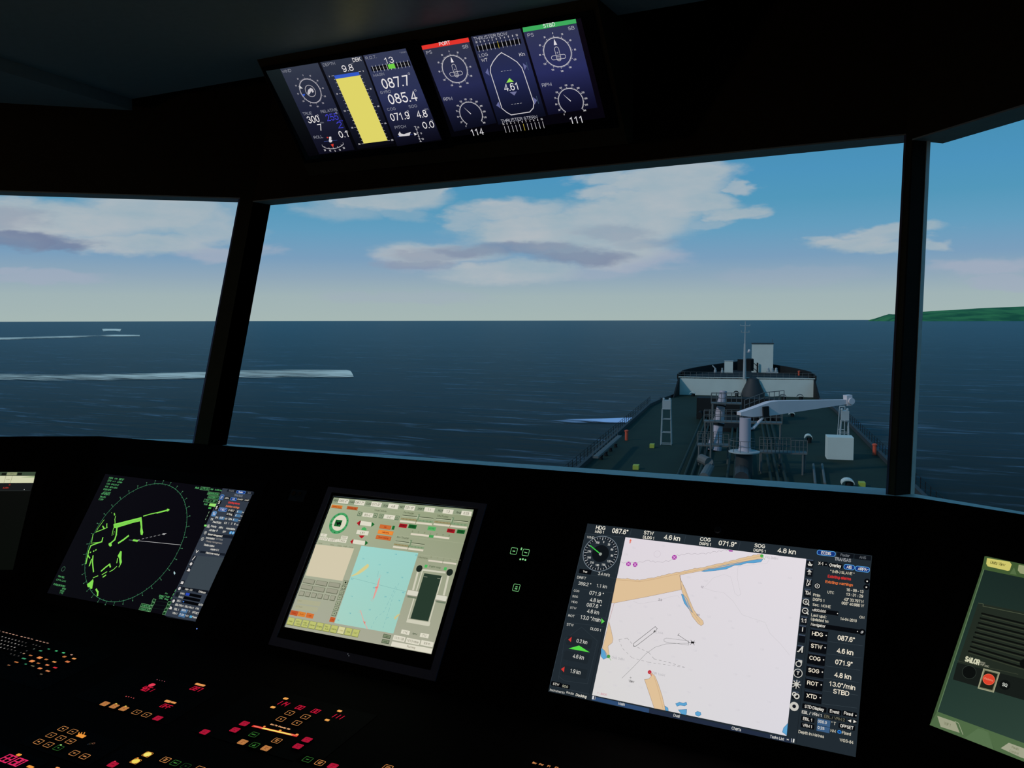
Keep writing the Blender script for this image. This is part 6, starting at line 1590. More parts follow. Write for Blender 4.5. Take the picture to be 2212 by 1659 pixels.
# ---------------------------------------------------------------- radio screen on the right bay
def radio_display():
    e, F = display('radio_display', [(2130, 1202), (2335, 1246), (2270, 1668), (2008, 1567)], NR, BR, wdR, 'green touch-screen radio panel with speaker slots and a red button, cut by the right edge', 'radio', bezel=(.02, .02, .02, .02))
    F.zoom(1960, 1150, .30695)
    fr = (72, 98, 64)
    F.poly([(555, 168), (1222, 312), (1010, 1688), (158, 1356)], (62, 84, 54), 0)
    F.poly([(542, 262), (1200, 400), (1030, 1560), (214, 1262)], None, 1, [(26, 42, 38), (28, 40, 36), (46, 66, 56), (38, 58, 50)])
    F.line([(540, 262), (212, 1264)], 1.2, (90, 118, 84), 2)
    F.poly([(545, 168), (1222, 312), (1202, 402), (524, 260)], (64, 88, 50), 2)
    F.poly([(562, 182), (722, 208), (735, 228), (722, 268), (708, 272), (566, 240), (556, 222)], (206, 198, 108), 3); F.text(638, 221, 22, 104, (96, 92, 40), 'Units View', 5, .01)
    F.poly([(752, 248), (770, 300), (722, 292)], (84, 108, 68), 4); F.poly([(785, 228), (960, 262), (975, 282), (960, 322), (795, 290), (778, 268)], (150, 156, 116), 3)
    # radio faceplate
    F.poly([(500, 497), (1120, 622), (1000, 1230), (322, 1030), (360, 905)], (34, 42, 34), 2)
    F.line([(502, 498), (535, 505), (533, 520), (1100, 636)], .7, (84, 92, 70), 3)
    F.poly([(352, 918), (1048, 1090), (1020, 1240), (322, 1036)], (23, 28, 25), 3)
    for k in range(9):
        x0 = 528 - k * 11.5; y0 = 572 + k * 33.2; x1 = 960 - k * 11.5; y1 = 678 + k * 35
        if k > 6: x1 -= 30
        F.line([(x0, y0), (x1, y1)], 2.6, (12, 14, 12), 4); F.line([(x0 + 4, y0 + 14), (x1, y1 + 14)], 1.3, (52, 58, 44), 4)
    F.text(460, 904, 38, 104, (206, 206, 176), 'SAILOR', 6, .05); F.text(532, 919, 11, 34, (160, 160, 140), '6222', 6, .03); F.text(545, 938, 12, 64, (160, 160, 140), 'VHF DSC', 6, .03)
    F.line([(355, 905), (780, 1000)], .5, (64, 70, 54), 4)
    F.disc(437, 986, 10.0, (12, 15, 14), 6, 36); F.disc(437, 986, 10.0, (46, 54, 48), 7, 36, 9.3)
    F.disc(828, 925, 6.5, (10, 12, 11), 6, 30)
    F.poly([(540, 962), (650, 990), (608, 1126), (500, 1098)], (120, 122, 96), 5); F.poly([(548, 974), (638, 998), (600, 1112), (510, 1090)], (30, 34, 24), 6); F.line([(540, 962), (650, 990), (608, 1126), (500, 1098)], 1.2, (160, 160, 130), 7, True)
    F.disc(575, 1037, 8.2, (216, 66, 44), 8, 36); F.disc(575, 1037, 8.2, (236, 110, 80), 9, 36, 7.6); F.text(575, 1037, 13, 60, (226, 150, 120), 'Distress', 10, .01)
    F.disc(688, 1075, 7.2, (14, 17, 16), 6, 32); F.text(688, 1075, 24, 36, (196, 200, 190), 'SQ', 8, .03)
    # lower tabs
    F.poly([(212, 1262), (1030, 1560), (1010, 1688), (158, 1356)], (78, 104, 68), 3); F.line([(560, 1400), (612, 1528)], .5, (60, 84, 54), 4); F.poly([(500, 1380), (570, 1405), (610, 1530), (400, 1450)], (86, 112, 76), 4)
    F.poly([(212, 1292), (340, 1336), (370, 1412), (236, 1370)], (156, 158, 132), 5); F.line([(338, 1332), (362, 1345), (392, 1422)], .9, (150, 160, 130), 5); F.text(284, 1352, 20, 50, (120, 124, 96), 'VHF 1', 7, .01)
    F.poly([(715, 1482), (860, 1535), (900, 1620), (800, 1585), (658, 1520)], (160, 162, 138), 5); F.text(762, 1520, 16, 50, (120, 124, 96), 'Radio', 7, .01); F.text(752, 1548, 16, 64, (120, 124, 96), 'Control', 7, .01)
    F.build('screen', e)
radio_display()

# ---------------------------------------------------------------- overhead displays
A36 = math.radians(36)
NO = V3((0, math.cos(A36), math.sin(A36))); PO = EYE + NO * 2.1
def onO(x, z): return V3((x, PO.y - (z - PO.z) * math.tan(A36), z))
tlO = hit(556, 138, NO, PO - NO * .0)
x0 = tlO.x; x1 = hit(1300, 60, NO, PO).x; zb = EYE.z + .466; ZT = ZP1 - .0005
g = G(); b0 = NO * .006; yb = onO(0, zb).y
pf = [onO(x0, ZT) + b0, onO(x0, zb) + b0, V3((x0, yb + .05, zb + .02)), V3((x0, yb + .05, ZT))]
g.prism(pf, (x1 - x0, 0, 0)); oc = g.build('overhead_console', M_BLACK); tag(oc, 'sloping black overhead console hung from the ceiling above the middle window', 'console')

def dial(F, c, R, lab, col, a0=-180, step=10, every=3, a1=180, tick=2.0, th=2.6, rl=1.22, w=.0007, rot=0, skip=()):
    n = int((a1 - a0) / step)
    for k in range(n + 1):
        a = a0 + k * step
        if a1 - a0 >= 360 and k == n: break
        t = math.radians(a + rot); d = V3((math.sin(t), math.cos(t))); big = (k % every == 0)
        F.strip([c + d * R, c + d * (R + tick * .001 * (1.7 if big else 1))], w * (1.2 if big else .8), col, 3)
    for a, t_ in lab:
        t = math.radians(a + rot); F.text(0, 0, th, 0, col, t_, 4, .02, local=c + V3((math.sin(t), math.cos(t))) * R * rl)
def arc(F, c, R, a0, a1, w, col, L=3, n=60):
    F.strip([c + V3((math.sin(math.radians(lerp(a0, a1, k / n))), math.cos(math.radians(lerp(a0, a1, k / n))))) * R for k in range(n + 1)], w, col, L)
LW = (205, 202, 206); LG = (150, 152, 164)
def overhead_left():
    e, F = display('overhead_display', [(574.5, 153.3), (876.1, 104.5), (962, 298), (690, 342)], NO, PO, X_, 'left overhead display, with a tall yellow depth bar', 'monitor', 'overhead displays above the middle window', bezel=(.012, .012, .012, .012), depth=.02)
    F.zoom(560, 90, .18083)
    top = (50, 56, 76); bot = (14, 14, 28)  # viewing-angle darkening of the panel, painted into the colours towards the bottom
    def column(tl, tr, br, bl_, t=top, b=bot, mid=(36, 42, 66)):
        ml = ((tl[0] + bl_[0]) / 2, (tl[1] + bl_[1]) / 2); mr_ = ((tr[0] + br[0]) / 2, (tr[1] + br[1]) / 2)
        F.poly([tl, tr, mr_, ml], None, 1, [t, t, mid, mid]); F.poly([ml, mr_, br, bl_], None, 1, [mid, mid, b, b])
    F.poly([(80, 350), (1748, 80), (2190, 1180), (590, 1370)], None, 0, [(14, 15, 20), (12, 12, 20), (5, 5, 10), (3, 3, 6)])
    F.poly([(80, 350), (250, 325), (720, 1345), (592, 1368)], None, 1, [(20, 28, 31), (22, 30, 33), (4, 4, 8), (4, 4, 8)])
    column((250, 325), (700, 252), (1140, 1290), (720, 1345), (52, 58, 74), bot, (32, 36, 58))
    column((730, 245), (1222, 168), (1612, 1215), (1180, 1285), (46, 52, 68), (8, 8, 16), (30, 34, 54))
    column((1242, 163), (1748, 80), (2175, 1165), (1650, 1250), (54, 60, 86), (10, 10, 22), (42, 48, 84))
    F.texts('328 350 34 108 WIND\n834 267 36 140 DEPTH\n1336 187 36 130 R.O.T.\n1428 393 34 128 MAGN\n1510 600 34 126 GYRO\n1580 803 34 100 COG\n1836 770 34 100 SOG\n1686 1018 34 130 PITCH\n576 857 34 105 TRUE\n834 822 34 195 RELATIVE\n706 1137 34 105 ROLL', LG, 0)
    F.texts('''
1166 212 48 98 DBK
1056 314 78 130 9.8
1548 220 72 108 13
1626 482 122 322 087.7
1710 668 120 336 085.4
1680 890 88 224 071.9
1942 862 88 124 4.8
2020 992 80 136 0.0
1012 1102 80 120 0.1
646 926 82 138 300
730 1022 78 48 7''', (232, 228, 228), .004)
    F.text(870, 900, 80, 140, (66, 66, 205), '255', 4, 0); F.text(962, 993, 78, 58, (66, 66, 205), '2', 4, 0)
    for x, y, r in ((1108, 260, 0), (1790, 382, 1), (1866, 580, 1), (1776, 832, 1), (2062, 944, 1), (1050, 1072, 1), (700, 880, 1), (922, 850, 1)):
        if r: F.disc(x, y, 3.2, (190, 190, 200), 4, 14, 2.3)
        else: F.text(x, y, 16, 24, LG, 'm', 4)
    F.text(752, 966, 18, 36, LG, 'Kn', 4); F.text(976, 942, 18, 44, (66, 66, 205), 'm/s', 4); F.text(1998, 806, 22, 40, LG, 'Kn', 4); F.text(1718, 126, 18, 74, LG, '°/min', 4)
    # rate-of-turn bar
    a = F.loc(1362, 326); b = F.loc(1782, 262); F.strip([a, b], .0125, (10, 10, 14), 3)
    for k in range(11): p = a.lerp(b, k / 10); F.strip([p + V3((0, .009)), p + V3((0, -.009))], .0012, (215, 215, 215), 4)
    for k in range(50): p = a.lerp(b, (k + .5) / 50); F.strip([p + V3((0, .002)), p + V3((0, -.002))], .0006, (60, 60, 66), 4)
    F.strip([a.lerp(b, .49), a.lerp(b, .57)], .013, (110, 205, 70), 5)
    # depth bar
    F.poly([(892, 405), (1188, 358), (1202, 398), (914, 446)], (52, 88, 196), 3); F.poly([(914, 446), (1204, 400), (1536, 1180), (1250, 1216)], (222, 212, 104), 3)
    a = F.loc(892, 405); b = F.loc(1250, 1216); c_ = F.loc(1188, 358); d_ = F.loc(1536, 1180)
    for k in range(21):
        p = a.lerp(b, k / 20); q = c_.lerp(d_, k / 20); ln = .008 if k % 5 == 0 else .004
        F.strip([p, p + V3((-ln, 0))], .0009, LW, 3); F.strip([q, q + V3((ln, 0))], .0009, LW, 3)
        if k % 5 == 0:
            t_ = str(k * 10); F.text(0, 0, 4.6, 0, LW, t_, 4, .02, local=p + V3((-.0165, 0))); F.text(0, 0, 4.6, 0, LW, t_, 4, .02, local=q + V3((.0165, 0)))
    # wind dial
    c = F.loc(612, 588); R = .0365
    arc(F, c, R, 0, 360, .0022, (180, 176, 184), 3); dial(F, c, R, [(k * 30, str(abs(k * 30) if k <= 6 else 360 - k * 30)) for k in range(12)], (180, 176, 184), -180, 5, 6, 180, 2.6, 4.6, 1.34, .0008, -3)
    arc(F, c, .0175, 0, 360, .0016, (190, 186, 190), 3); F.poly([(578, 612), (585, 575), (612, 552), (640, 562), (655, 600), (636, 608), (625, 585), (605, 625), (590, 634)], (196, 192, 198), 4)
    F.poly([(480, 518), (522, 558), (484, 558)], (205, 205, 205), 4); F.poly([(512, 628), (550, 622), (538, 656)], (50, 90, 200), 4)
    # roll and pitch gauges
    P = [F.loc(*p) for p in ((758, 1248), (790, 1268), (840, 1279), (890, 1278), (940, 1266), (985, 1245), (1008, 1222))]; F.strip(P, .0014, LW, 3)
    for p in P: F.strip([p, p + V3((0, .0045))], .001, LW, 3)
    for x, y, t in ((785, 1294, '20'), (848, 1302, '10'), (908, 1304, '0'), (963, 1290, '10'), (1012, 1268, '20')): F.text(x, y, 22, 22 if len(t) > 1 else 12, LW, t, 4, .02)
    F.poly([(856, 1228), (890, 1218), (886, 1262)], (222, 60, 44), 5); F.line([(776, 1192), (932, 1174)], 1, (70, 90, 160), 4); F.poly([(836, 1162), (850, 1158), (874, 1176), (870, 1196), (848, 1204), (832, 1188)], LW, 5); F.poly([(836, 1136), (860, 1132), (866, 1160), (838, 1162)], LW, 5); F.rrect(818, 1144, 18, 14, (200, 60, 50), 5)
    F.poly([(1660, 1108), (1680, 1070), (1694, 1096), (1730, 1104), (1812, 1076), (1798, 1120), (1680, 1132)], LW, 5); F.line([(1655, 1136), (1830, 1104)], 1, (60, 80, 170), 4)
    P = [F.loc(*p) for p in ((1862, 1012), (1880, 1046), (1892, 1088), (1906, 1130), (1916, 1160), (1930, 1192))]; F.strip(P, .0014, LW, 3)
    for p in P: F.strip([p + V3((-.003, .0005)), p + V3((.003, 0))], .001, LW, 3)
    for x, y, t in ((1898, 1022, '10'), (1936, 1092, '0'), (1952, 1160, '10')): F.text(x, y, 22, 26 if len(t) > 1 else 14, LW, t, 4, .02)
    F.poly([(1846, 1086), (1888, 1102), (1860, 1122)], (230, 226, 226), 5)
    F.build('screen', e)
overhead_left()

def overhead_right():
    e, F = display('overhead_display', [(910.5, 98.7), (1254, 38.7), (1318, 243), (985, 305)], NO, PO, X_, 'right overhead display, with red PORT and green STBD headings', 'monitor', 'overhead displays above the middle window', bezel=(.012, .012, .012, .012), depth=.02)
    F.zoom(890, 30, .18987)
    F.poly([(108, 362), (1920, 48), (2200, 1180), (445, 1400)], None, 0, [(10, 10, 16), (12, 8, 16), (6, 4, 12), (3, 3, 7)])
    def column(tl, tr, br, bl_, t, b, mid):  # downward fade from the oblique viewing angle is put into the column colours
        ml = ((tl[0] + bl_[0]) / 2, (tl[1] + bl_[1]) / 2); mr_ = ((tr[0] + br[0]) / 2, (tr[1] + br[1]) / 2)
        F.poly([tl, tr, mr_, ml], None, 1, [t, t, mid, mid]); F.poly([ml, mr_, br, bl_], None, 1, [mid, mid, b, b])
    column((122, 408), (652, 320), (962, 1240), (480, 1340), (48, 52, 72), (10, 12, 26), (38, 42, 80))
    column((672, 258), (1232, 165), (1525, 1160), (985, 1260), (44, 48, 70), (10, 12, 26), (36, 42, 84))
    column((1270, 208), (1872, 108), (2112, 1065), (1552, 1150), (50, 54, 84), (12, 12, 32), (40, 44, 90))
    F.poly([(108, 362), (640, 268), (655, 318), (120, 408)], (226, 52, 44), 2); F.poly([(1258, 155), (1862, 56), (1872, 105), (1268, 208)], (62, 170, 92), 2)
    F.text(372, 332, 42, 124, (232, 226, 226), 'PORT', 4, .01); F.text(1560, 126, 44, 136, (226, 230, 226), 'STBD', 4, .01)
    F.texts('195 437 38 62 PS\n606 372 38 64 SB\n893 254 38 380 THRUSTER BOW\n814 466 38 100 LOG\n1350 240 40 70 PS\n1812 160 40 72 SB\n410 966 38 98 RPM\n1534 804 40 108 RPM\n1218 1196 38 412 THRUSTER STERN', (178, 178, 188), 0)
    F.text(826, 524, 38, 70, LW, 'WT', 4, .01); F.text(1252, 458, 40, 62, LW, 'Kn', 4, .01); F.text(1132, 828, 84, 172, (226, 224, 228), '4.61', 4, .004); F.text(740, 1342, 76, 142, (222, 220, 224), '114', 4, .002); F.text(1872, 1204, 80, 156, (222, 220, 224), '111', 4, .002)
    F.text(1072, 644, 10, 120, (220, 220, 225), '----', 4, .06); F.text(1190, 1020, 10, 120, (220, 220, 225), '----', 4, .06)
    F.poly([(1075, 782), (1108, 728), (1160, 770)], (150, 222, 84), 4); F.poly([(1112, 890), (1194, 880), (1166, 928)], (110, 112, 150), 4)
    F.poly([(836, 668), (862, 618), (884, 702)], (100, 104, 150), 4); F.poly([(960, 1040), (985, 996), (1012, 1075)], (100, 104, 150), 4); F.poly([(1262, 560), (1308, 592), (1282, 640)], (100, 104, 150), 4); F.poly([(1376, 945), (1424, 980), (1396, 1030)], (100, 104, 150), 4); F.line([(1300, 548), (1325, 635)], .8, (80, 110, 130), 4); F.line([(1415, 935), (1442, 1018)], .8, (80, 110, 130), 4)
    hull = [(1018, 440), (1110, 490), (1195, 545), (1250, 610), (1280, 690), (1388, 1015), (1380, 1070), (1340, 1115), (1130, 1148), (1080, 1120), (1025, 1075), (892, 660), (895, 600), (925, 540), (975, 475)]
    F.line(hull, 2.2, LW, 3, True)
    for (x0, y0, x1, y1, h) in ((758, 392, 1215, 312, 1), (1062, 1316, 1496, 1262, 0)):
        a = F.loc(x0, y0); b = F.loc(x1, y1)
        if h: F.strip([a, b], .0125, (10, 10, 14), 2)
        for k in range(11):
            p = a.lerp(b, k / 10); F.strip([p + V3((0, .0095)), p + V3((0, -.0085))], .0012, LW if k != 5 else (200, 180, 60), 3)
            F.text(0, 0, 5.4, 0, LW, str(abs(k - 5) * 2), 4, .02, local=p + V3((-.001, .0165)))
    def azi(x, y, R, x2, y2, R2, needle):
        c = F.loc(x, y); arc(F, c, R, 0, 360, .0016, LW, 3); lab = [(k * 30, str(k * 30 if k <= 6 else 360 - k * 30)) for k in range(12) if k != 6] + [(180, '180')]
        dial(F, c, R, lab, LW, -180, 5, 6, 180, 2.8, 4.6, 1.32, .0009, 0)
        F.raw([c + V3((-.0045, .019)), c + V3((.0045, .019)), c + V3((0, .0345))], (226, 222, 226), 4)
        for (w, h, oy) in ((.0115, .036, -.004), (.040, .0105, -.0125)):
            P = []
            r = min(w, h) / 2
            for (a_, b_, t0) in ((1, 1, 0), (1, -1, 90), (-1, -1, 180), (-1, 1, 270)):
                for k in range(5): t = math.radians(t0 + 22.5 * k); P.append(c + V3((a_ * (w / 2 - r) + math.sin(t) * r, oy + b_ * (h / 2 - r) + math.cos(t) * r)))
            F.strip(P, .0011, LW, 4, True)
        F.disc_l(c + V3((0, -.001)), 1.8, LW, 4, 12, 1.0)
        for k in range(3): F.strip([c + V3((-.005, -.010 - k * .004)), c + V3((.005, -.0125 - k * .004))], .0007, LW, 4)
        c = F.loc(x2, y2); arc(F, c, R2, -140, 132, .0014, LW, 3)
        dial(F, c, R2, [(-140 + k * 22.7, str(k * 25)) for k in range(13)], LW, -140, 5.675, 4, 132.4, 2.6, 4.6, 1.27, .0009)
        t = math.radians(needle); d = V3((math.sin(t), math.cos(t))); F.raw([c + V3((d.y, -d.x)) * .0012, c - V3((d.y, -d.x)) * .0012, c + d * R2 * .8], (226, 222, 226), 4)
    azi(487, 628, .0372, 672, 1138, .0345, -36)
    azi(1655, 436, .0372, 1808, 992, .0345, -39)
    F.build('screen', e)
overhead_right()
# ================================================================ desk panels
AMB = (226, 150, 84); AMBD = (186, 112, 62); RED = (214, 28, 66); GRN = (70, 150, 62); GRND = (34, 84, 38); YEL = (238, 214, 92); ORG = (236, 150, 60)
DX = V3((1, 0, 0)); DT = V3((0, math.cos(A5), math.sin(A5)))
def desk_pt(x, y): return hit(x, y, DESK_N, DESK_P)
class Panel:
    """flush plate on the desk; keys and figures are its parts"""
    def __init__(s, name, label, cat, corners, n=None, p=None, right=None, group=None, th=0.0008, m=None):
        s.n = V3(n or DESK_N); s.p0 = V3(p or DESK_P); s.right = V3(right or DX)
        W = [hit(x, y, s.n, s.p0) for x, y in corners]; c = sum(W, V3((0, 0, 0))) / len(W)
        s.nv = s.n if s.n.dot(EYE - c) > 0 else -s.n
        s.T = s.nv.cross(s.right).normalized(); s.T = s.T if s.T.z > 0 else -s.T
        q = [((w - c).dot(s.right), (w - c).dot(s.T)) for w in W]
        s0, s1 = min(a for a, b in q), max(a for a, b in q); t0, t1 = min(b for a, b in q), max(b for a, b in q)
        s.e = thing(name, c, label, cat, group); P = lambda a, b, h: c + s.right * a + s.T * b + s.nv * h
        g = G(); g.hexa([P(s0, t0, -.006), P(s1, t0, -.006), P(s1, t1, -.006), P(s0, t1, -.006), P(s0, t0, th), P(s1, t0, th), P(s1, t1, th), P(s0, t1, th)])
        g.build('plate', m or M_PLATE, s.e, bevel=.0004); s.th = th; s.z = (0, 0, 1)
        s.scr = 0
    def zoom(s, *z): s.z = z; return s
    def face(s, h=0.0):
        F = Face2D(s.n, s.p0 + s.nv * (s.th + h), s.right, layer=.0001); F.z = s.z; F.base = .0002
        return F
    def key(s, x, y, col, style, w=17.0, h=15.0, led=None, txt=None, lab=None, cap=0.0022, k2=None):
        """square lit key, w and h in mm; style: ring, fill, text"""
        F = s.face(cap); c = F.loc(x, y); wc = F.world(c); nv = s.nv; S, T = s.right, s.T
        g = G(); P = lambda a, b, q: wc - nv * (.0002) + S * a + T * b + nv * q
        a, b = w / 2000, h / 2000
        g.hexa([P(-a, -b, -cap - .001), P(a, -b, -cap - .001), P(a, b, -cap - .001), P(-a, b, -cap - .001), P(-a * .96, -b * .96, 0), P(a * .96, -b * .96, 0), P(a * .96, b * .96, 0), P(-a * .96, b * .96, 0)])
        k = g.build('key', M_KEY, s.e, bevel=.0008)
        if lab: k['label'] = lab
        cx, cy = c.x * 1000, c.y * 1000
        # local mm coordinates
        F.rrect(c.x, c.y, w * .93, h * .93, col if style != 'dim' else tuple(int(v * .75) for v in col), 1, .32, ring=.85, local=True)
        if style == 'fill': F.rrect(c.x, c.y, w * .76, h * .74, tuple(int(v * .82) for v in col), 1, .2, local=True)
        if style == 'solid': F.rrect(c.x, c.y, w * .80, h * .78, k2 or (244, 226, 110), 1, .9, local=True)
        if style in ('text', 'dim', 'fill2'):
            L_ = txt or ['', '', '']
            if isinstance(L_, str): L_ = [L_]
            cc = col
            for i, t in enumerate(L_):
                yy = c.y + ((len(L_) - 1) / 2 - i) * .0040
                F.text(0, 0, 2.7, 0, cc, t, 2, .05, local=V3((c.x, yy)))
        if style == 'fill':
            L_ = [txt] if isinstance(txt, str) else (txt or [])
            for i, t in enumerate(L_):
                yy = c.y + ((len(L_) - 1) / 2 - i) * .0044
                F.text(0, 0, 2.4, 0, (70, 10, 10) if col != AMB else (110, 40, 16), t, 3, .03, local=V3((c.x, yy)))
        if style == 'ring':
            F.disc_l(c, 1.6, col, 2, 10)
            if txt: F.text(0, 0, 5.0, 0, col, txt, 2, .05, local=c)
        if led: F.rrect(c.x - w * .00025, c.y + h * .00052, 4.4, 2.6, led, 3, .9, local=True)
        o = F.build('legend', k)
        return k
    def draw(s, name, fn, lab=None, h=0.0):
        F = s.face(h); fn(F); o = F.build(name, s.e)
        if lab: o['label'] = lab
        return o
ZA = (0, 1350, .22604); ZB = (400, 1450, .22604)
# ---- keyboard at the far left
kb = Panel('control_keyboard', 'dark keyboard with tiny lit keys, farthest left on the desk', 'keyboard', [(-60, 1345), (182, 1400), (118, 1478), (-150, 1420)]); kb.zoom(*ZA)
def keydot(x, y, col, w, h, led=None):
    F = kb.face(.0016); c = F.loc(x, y); wc = F.world(c); S, T, nv = kb.right, kb.T, kb.nv; a, b = .0078, .0072
    g = G(); P = lambda u, v, q: wc + S * u + T * v + nv * q
    g.hexa([P(-a, -b, -.003), P(a, -b, -.003), P(a, b, -.003), P(-a, b, -.003), P(-a * .85, -b * .85, -.0003), P(a * .85, -b * .85, -.0003), P(a * .85, b * .85, -.0003), P(-a * .85, b * .85, -.0003)])
    k = g.build('key', M_KEY, kb.e); F.rrect(c.x, c.y, w, h, col, 1, .5, local=True); F.build('legend', k)
pk = (196, 150, 128); gyk = (160, 156, 150); dk = (92, 88, 84); tgr = (60, 150, 104)
for x, y in ((-48, 46), (-8, 58), (32, 68), (64, 76), (97, 84), (128, 92), (160, 100), (207, 112), (239, 120), (272, 127), (305, 136), (353, 149), (386, 157), (421, 166), (454, 174)): keydot(x, y, pk, 7, 2.4)
for x, y, c in ((22, 113, gyk), (55, 122, gyk), (86, 130, gyk), (118, 138, gyk), (150, 146, gyk), (183, 155, gyk), (215, 163, dk), (247, 172, dk), (318, 187, dk), (348, 195, dk), (380, 205, dk),
                (17, 148, gyk), (50, 155, gyk), (82, 163, gyk), (113, 172, gyk), (147, 180, gyk), (179, 190, gyk), (212, 198, dk), (245, 207, dk),
                (10, 182, gyk), (42, 190, gyk), (76, 198, gyk), (110, 208, gyk), (140, 215, gyk), (8, 215, gyk), (42, 224, gyk), (76, 231, dk), (110, 238, dk), (145, 247, dk), (200, 265, dk), (256, 248, dk), (104, 277, dk), (137, 288, dk), (178, 297, dk), (326, 230, (110, 120, 110))): keydot(x, y, c, 3.4 if c is not dk else 3, 3.2)
for x, y, c, w, h in ((388, 248, tgr, 9, 4), (466, 231, tgr, 7, 3), (539, 249, (70, 190, 120), 7, 4), (607, 267, (80, 200, 130), 8, 4), (228, 322, tgr, 12, 4), (246, 375, tgr, 6, 3), (684, 286, pk, 6, 3.4), (708, 323, AMB, 10, 5), (616, 304, AMBD, 9, 6), (646, 352, (206, 116, 70), 12, 6),
                      (228, 274, (170, 140, 110), 5, 3.5), (293, 292, AMBD, 10, 3.6), (379, 314, (230, 140, 80), 13, 8), (442, 331, AMBD, 9, 5), (519, 354, AMB, 11, 4.5), (306, 347, (230, 140, 80), 13, 8), (367, 367, AMBD, 9, 4), (452, 384, (222, 130, 84), 10, 4.5), (527, 409, (214, 50, 60), 11, 4.5),
                      (156, 356, AMBD, 12, 3.6), (85, 385, (150, 100, 70), 8, 3), (312, 393, (120, 110, 80), 10, 3), (382, 416, (220, 130, 80), 11, 5.5), (457, 441, (210, 130, 80), 12, 4.5), (394, 471, (120, 96, 74), 7, 3)): keydot(x, y, c, w, h)

# ---- heading control panel
hp = Panel('steering_panel', 'black steering control panel with red figures, below the radar display', 'control panel', [(262, 1452), (462, 1490), (370, 1560), (205, 1520)]); hp.zoom(*ZA)
hp.draw('indicator_dots', lambda F: [F.disc(x, y, .9, (205, 110, 120), 2, 8) for x, y in ((1502, 524), (1525, 530), (1549, 535), (1573, 541))])
hp.draw('indicator_dots', lambda F: [F.disc(x, y, 1.2, (225, 90, 90), 2, 8) for x, y in ((1206, 684), (1230, 688), (1254, 694), (1277, 701))])
def _f(F): F.seg(1396, 610, 34, 70, (206, 24, 58), '465', 2); F.seg(1449, 624, 24, 26, (206, 24, 58), '1', 2); F.rrect(1452, 575, 44, 26, (226, 60, 84), 2, .8)
hp.draw('red_figures', _f, 'red digital figures under a red lamp')
def _f(F): F.seg(1878, 612, 28, 90, (206, 24, 58), '087', 2); F.rrect(1912, 573, 88, 15, AMB, 2, .6)
hp.draw('red_figures', _f, 'red figures 087')
def _f(F): F.seg(1588, 779, 28, 84, (206, 24, 58), 'OFF', 2); F.rrect(1604, 731, 52, 17, AMB, 2, .5); F.rrect(1658, 744, 44, 13, AMB, 2, .5)
hp.draw('red_figures', _f, 'red figures reading OFF')
hp.key(1003, 754, AMB, 'fill', txt=['HDG', 'CTL']); hp.key(1092, 777, AMB, 'fill', led=YEL, txt=['CRS', 'CTL']); hp.key(1183, 801, AMB, 'fill', led=YEL, txt=['TRK'])
hp.key(1306, 835, AMB, 'ring'); hp.key(1401, 860, AMB, 'ring'); hp.key(1508, 892, RED, 'fill', txt=['ALARM', 'ACK'], lab='red key')
# ---- lower left panel
lp = Panel('alarm_panel', 'black panel of amber outlined keys near the bottom left corner', 'control panel', [(118, 1562), (208, 1586), (196, 1652), (56, 1612)]); lp.zoom(*ZA)
lp.key(602, 993, AMB, 'ring'); lp.key(695, 1021, AMB, 'text', txt='DIM'); lp.key(489, 1054, AMB, 'ring'); lp.key(581, 1083, AMB, 'ring'); lp.key(675, 1113, AMB, 'text', txt='TEST'); lp.key(371, 1117, AMB, 'text', txt='SEL'); lp.key(465, 1146, AMB, 'text', txt='ALL')
lp.key(558, 1176, GRN, 'dim', txt='ON', led=(170, 236, 130), lab='dark green key'); lp.key(711, 1226, AMB, 'text', txt='SET'); lp.key(809, 1257, AMB, 'text', txt='MENU')
def _f(F): F.rrect(775, 1062, 66, 24, ORG, 2, .3); [F.line([(x, 1058), (x + 12, 1030)], 1.6, ORG, 3) for x in (745, 770, 797)]
lp.draw('lit_symbol', _f, 'amber lamp symbol')
lp.draw('lit_symbol', lambda F: (F.disc(895, 1133, 2.6, (120, 80, 60), 2, 14, 1.8), F.disc(865, 1136, 2.4, (70, 60, 40), 2, 14, 1.8), F.disc(844, 1142, 1.8, (40, 50, 60), 2, 12, 1.2)))
# ---- pink figures at the bottom edge
pp = Panel('speed_readout', 'pink lit figures at the bottom left corner', 'readout', [(-70, 1600), (74, 1634), (30, 1690), (-110, 1650)]); pp.zoom(*ZA)
def _f(F): F.seg(62, 1274, 56, 106, (220, 40, 96), '133', 2, t=.14); F.seg(160, 1308, 56, 106, (220, 40, 96), '130', 2, t=.14)
pp.draw('pink_figures', _f)
pp.draw('lit_legend', lambda F: F.rrect(181, 1243, 36, 18, ORG, 2, .5)); pp.draw('lit_legend', lambda F: F.rrect(-40, 1190, 36, 18, ORG, 2, .5))
# ---- thruster lever panel
tp = Panel('thruster_panel', 'black panel with yellow solid keys and red key at the bottom edge, left of middle', 'control panel', [(288, 1618), (440, 1652), (420, 1690), (210, 1650)]); tp.zoom(*ZA)
tp.key(1410, 1238, ORG, 'solid'); tp.key(1297, 1303, ORG, 'solid', led=ORG, k2=(238, 214, 92)); tp.key(1078, 1335, RED, 'fill', led=(230, 50, 80), txt=['STOP'], lab='red key'); tp.key(1582, 1290, AMB, 'text', txt=['TRIM', 'SET'])
tp.key(1676, 1320, GRN, 'dim', txt='GEAR', lab='dark green key'); tp.key(1775, 1350, GRND, 'dim', txt='ON', lab='dark green key'); tp.key(1905, 1378, AMB, 'text', txt='OFF')
tp.key(1180, 1405, AMB, 'text', txt='IN'); tp.draw('lit_legend', lambda F: (F.rrect(290, 1358, 52, 18, ORG, 2, .4), F.rrect(552, 1366, 30, 10, AMB, 2, .4)))
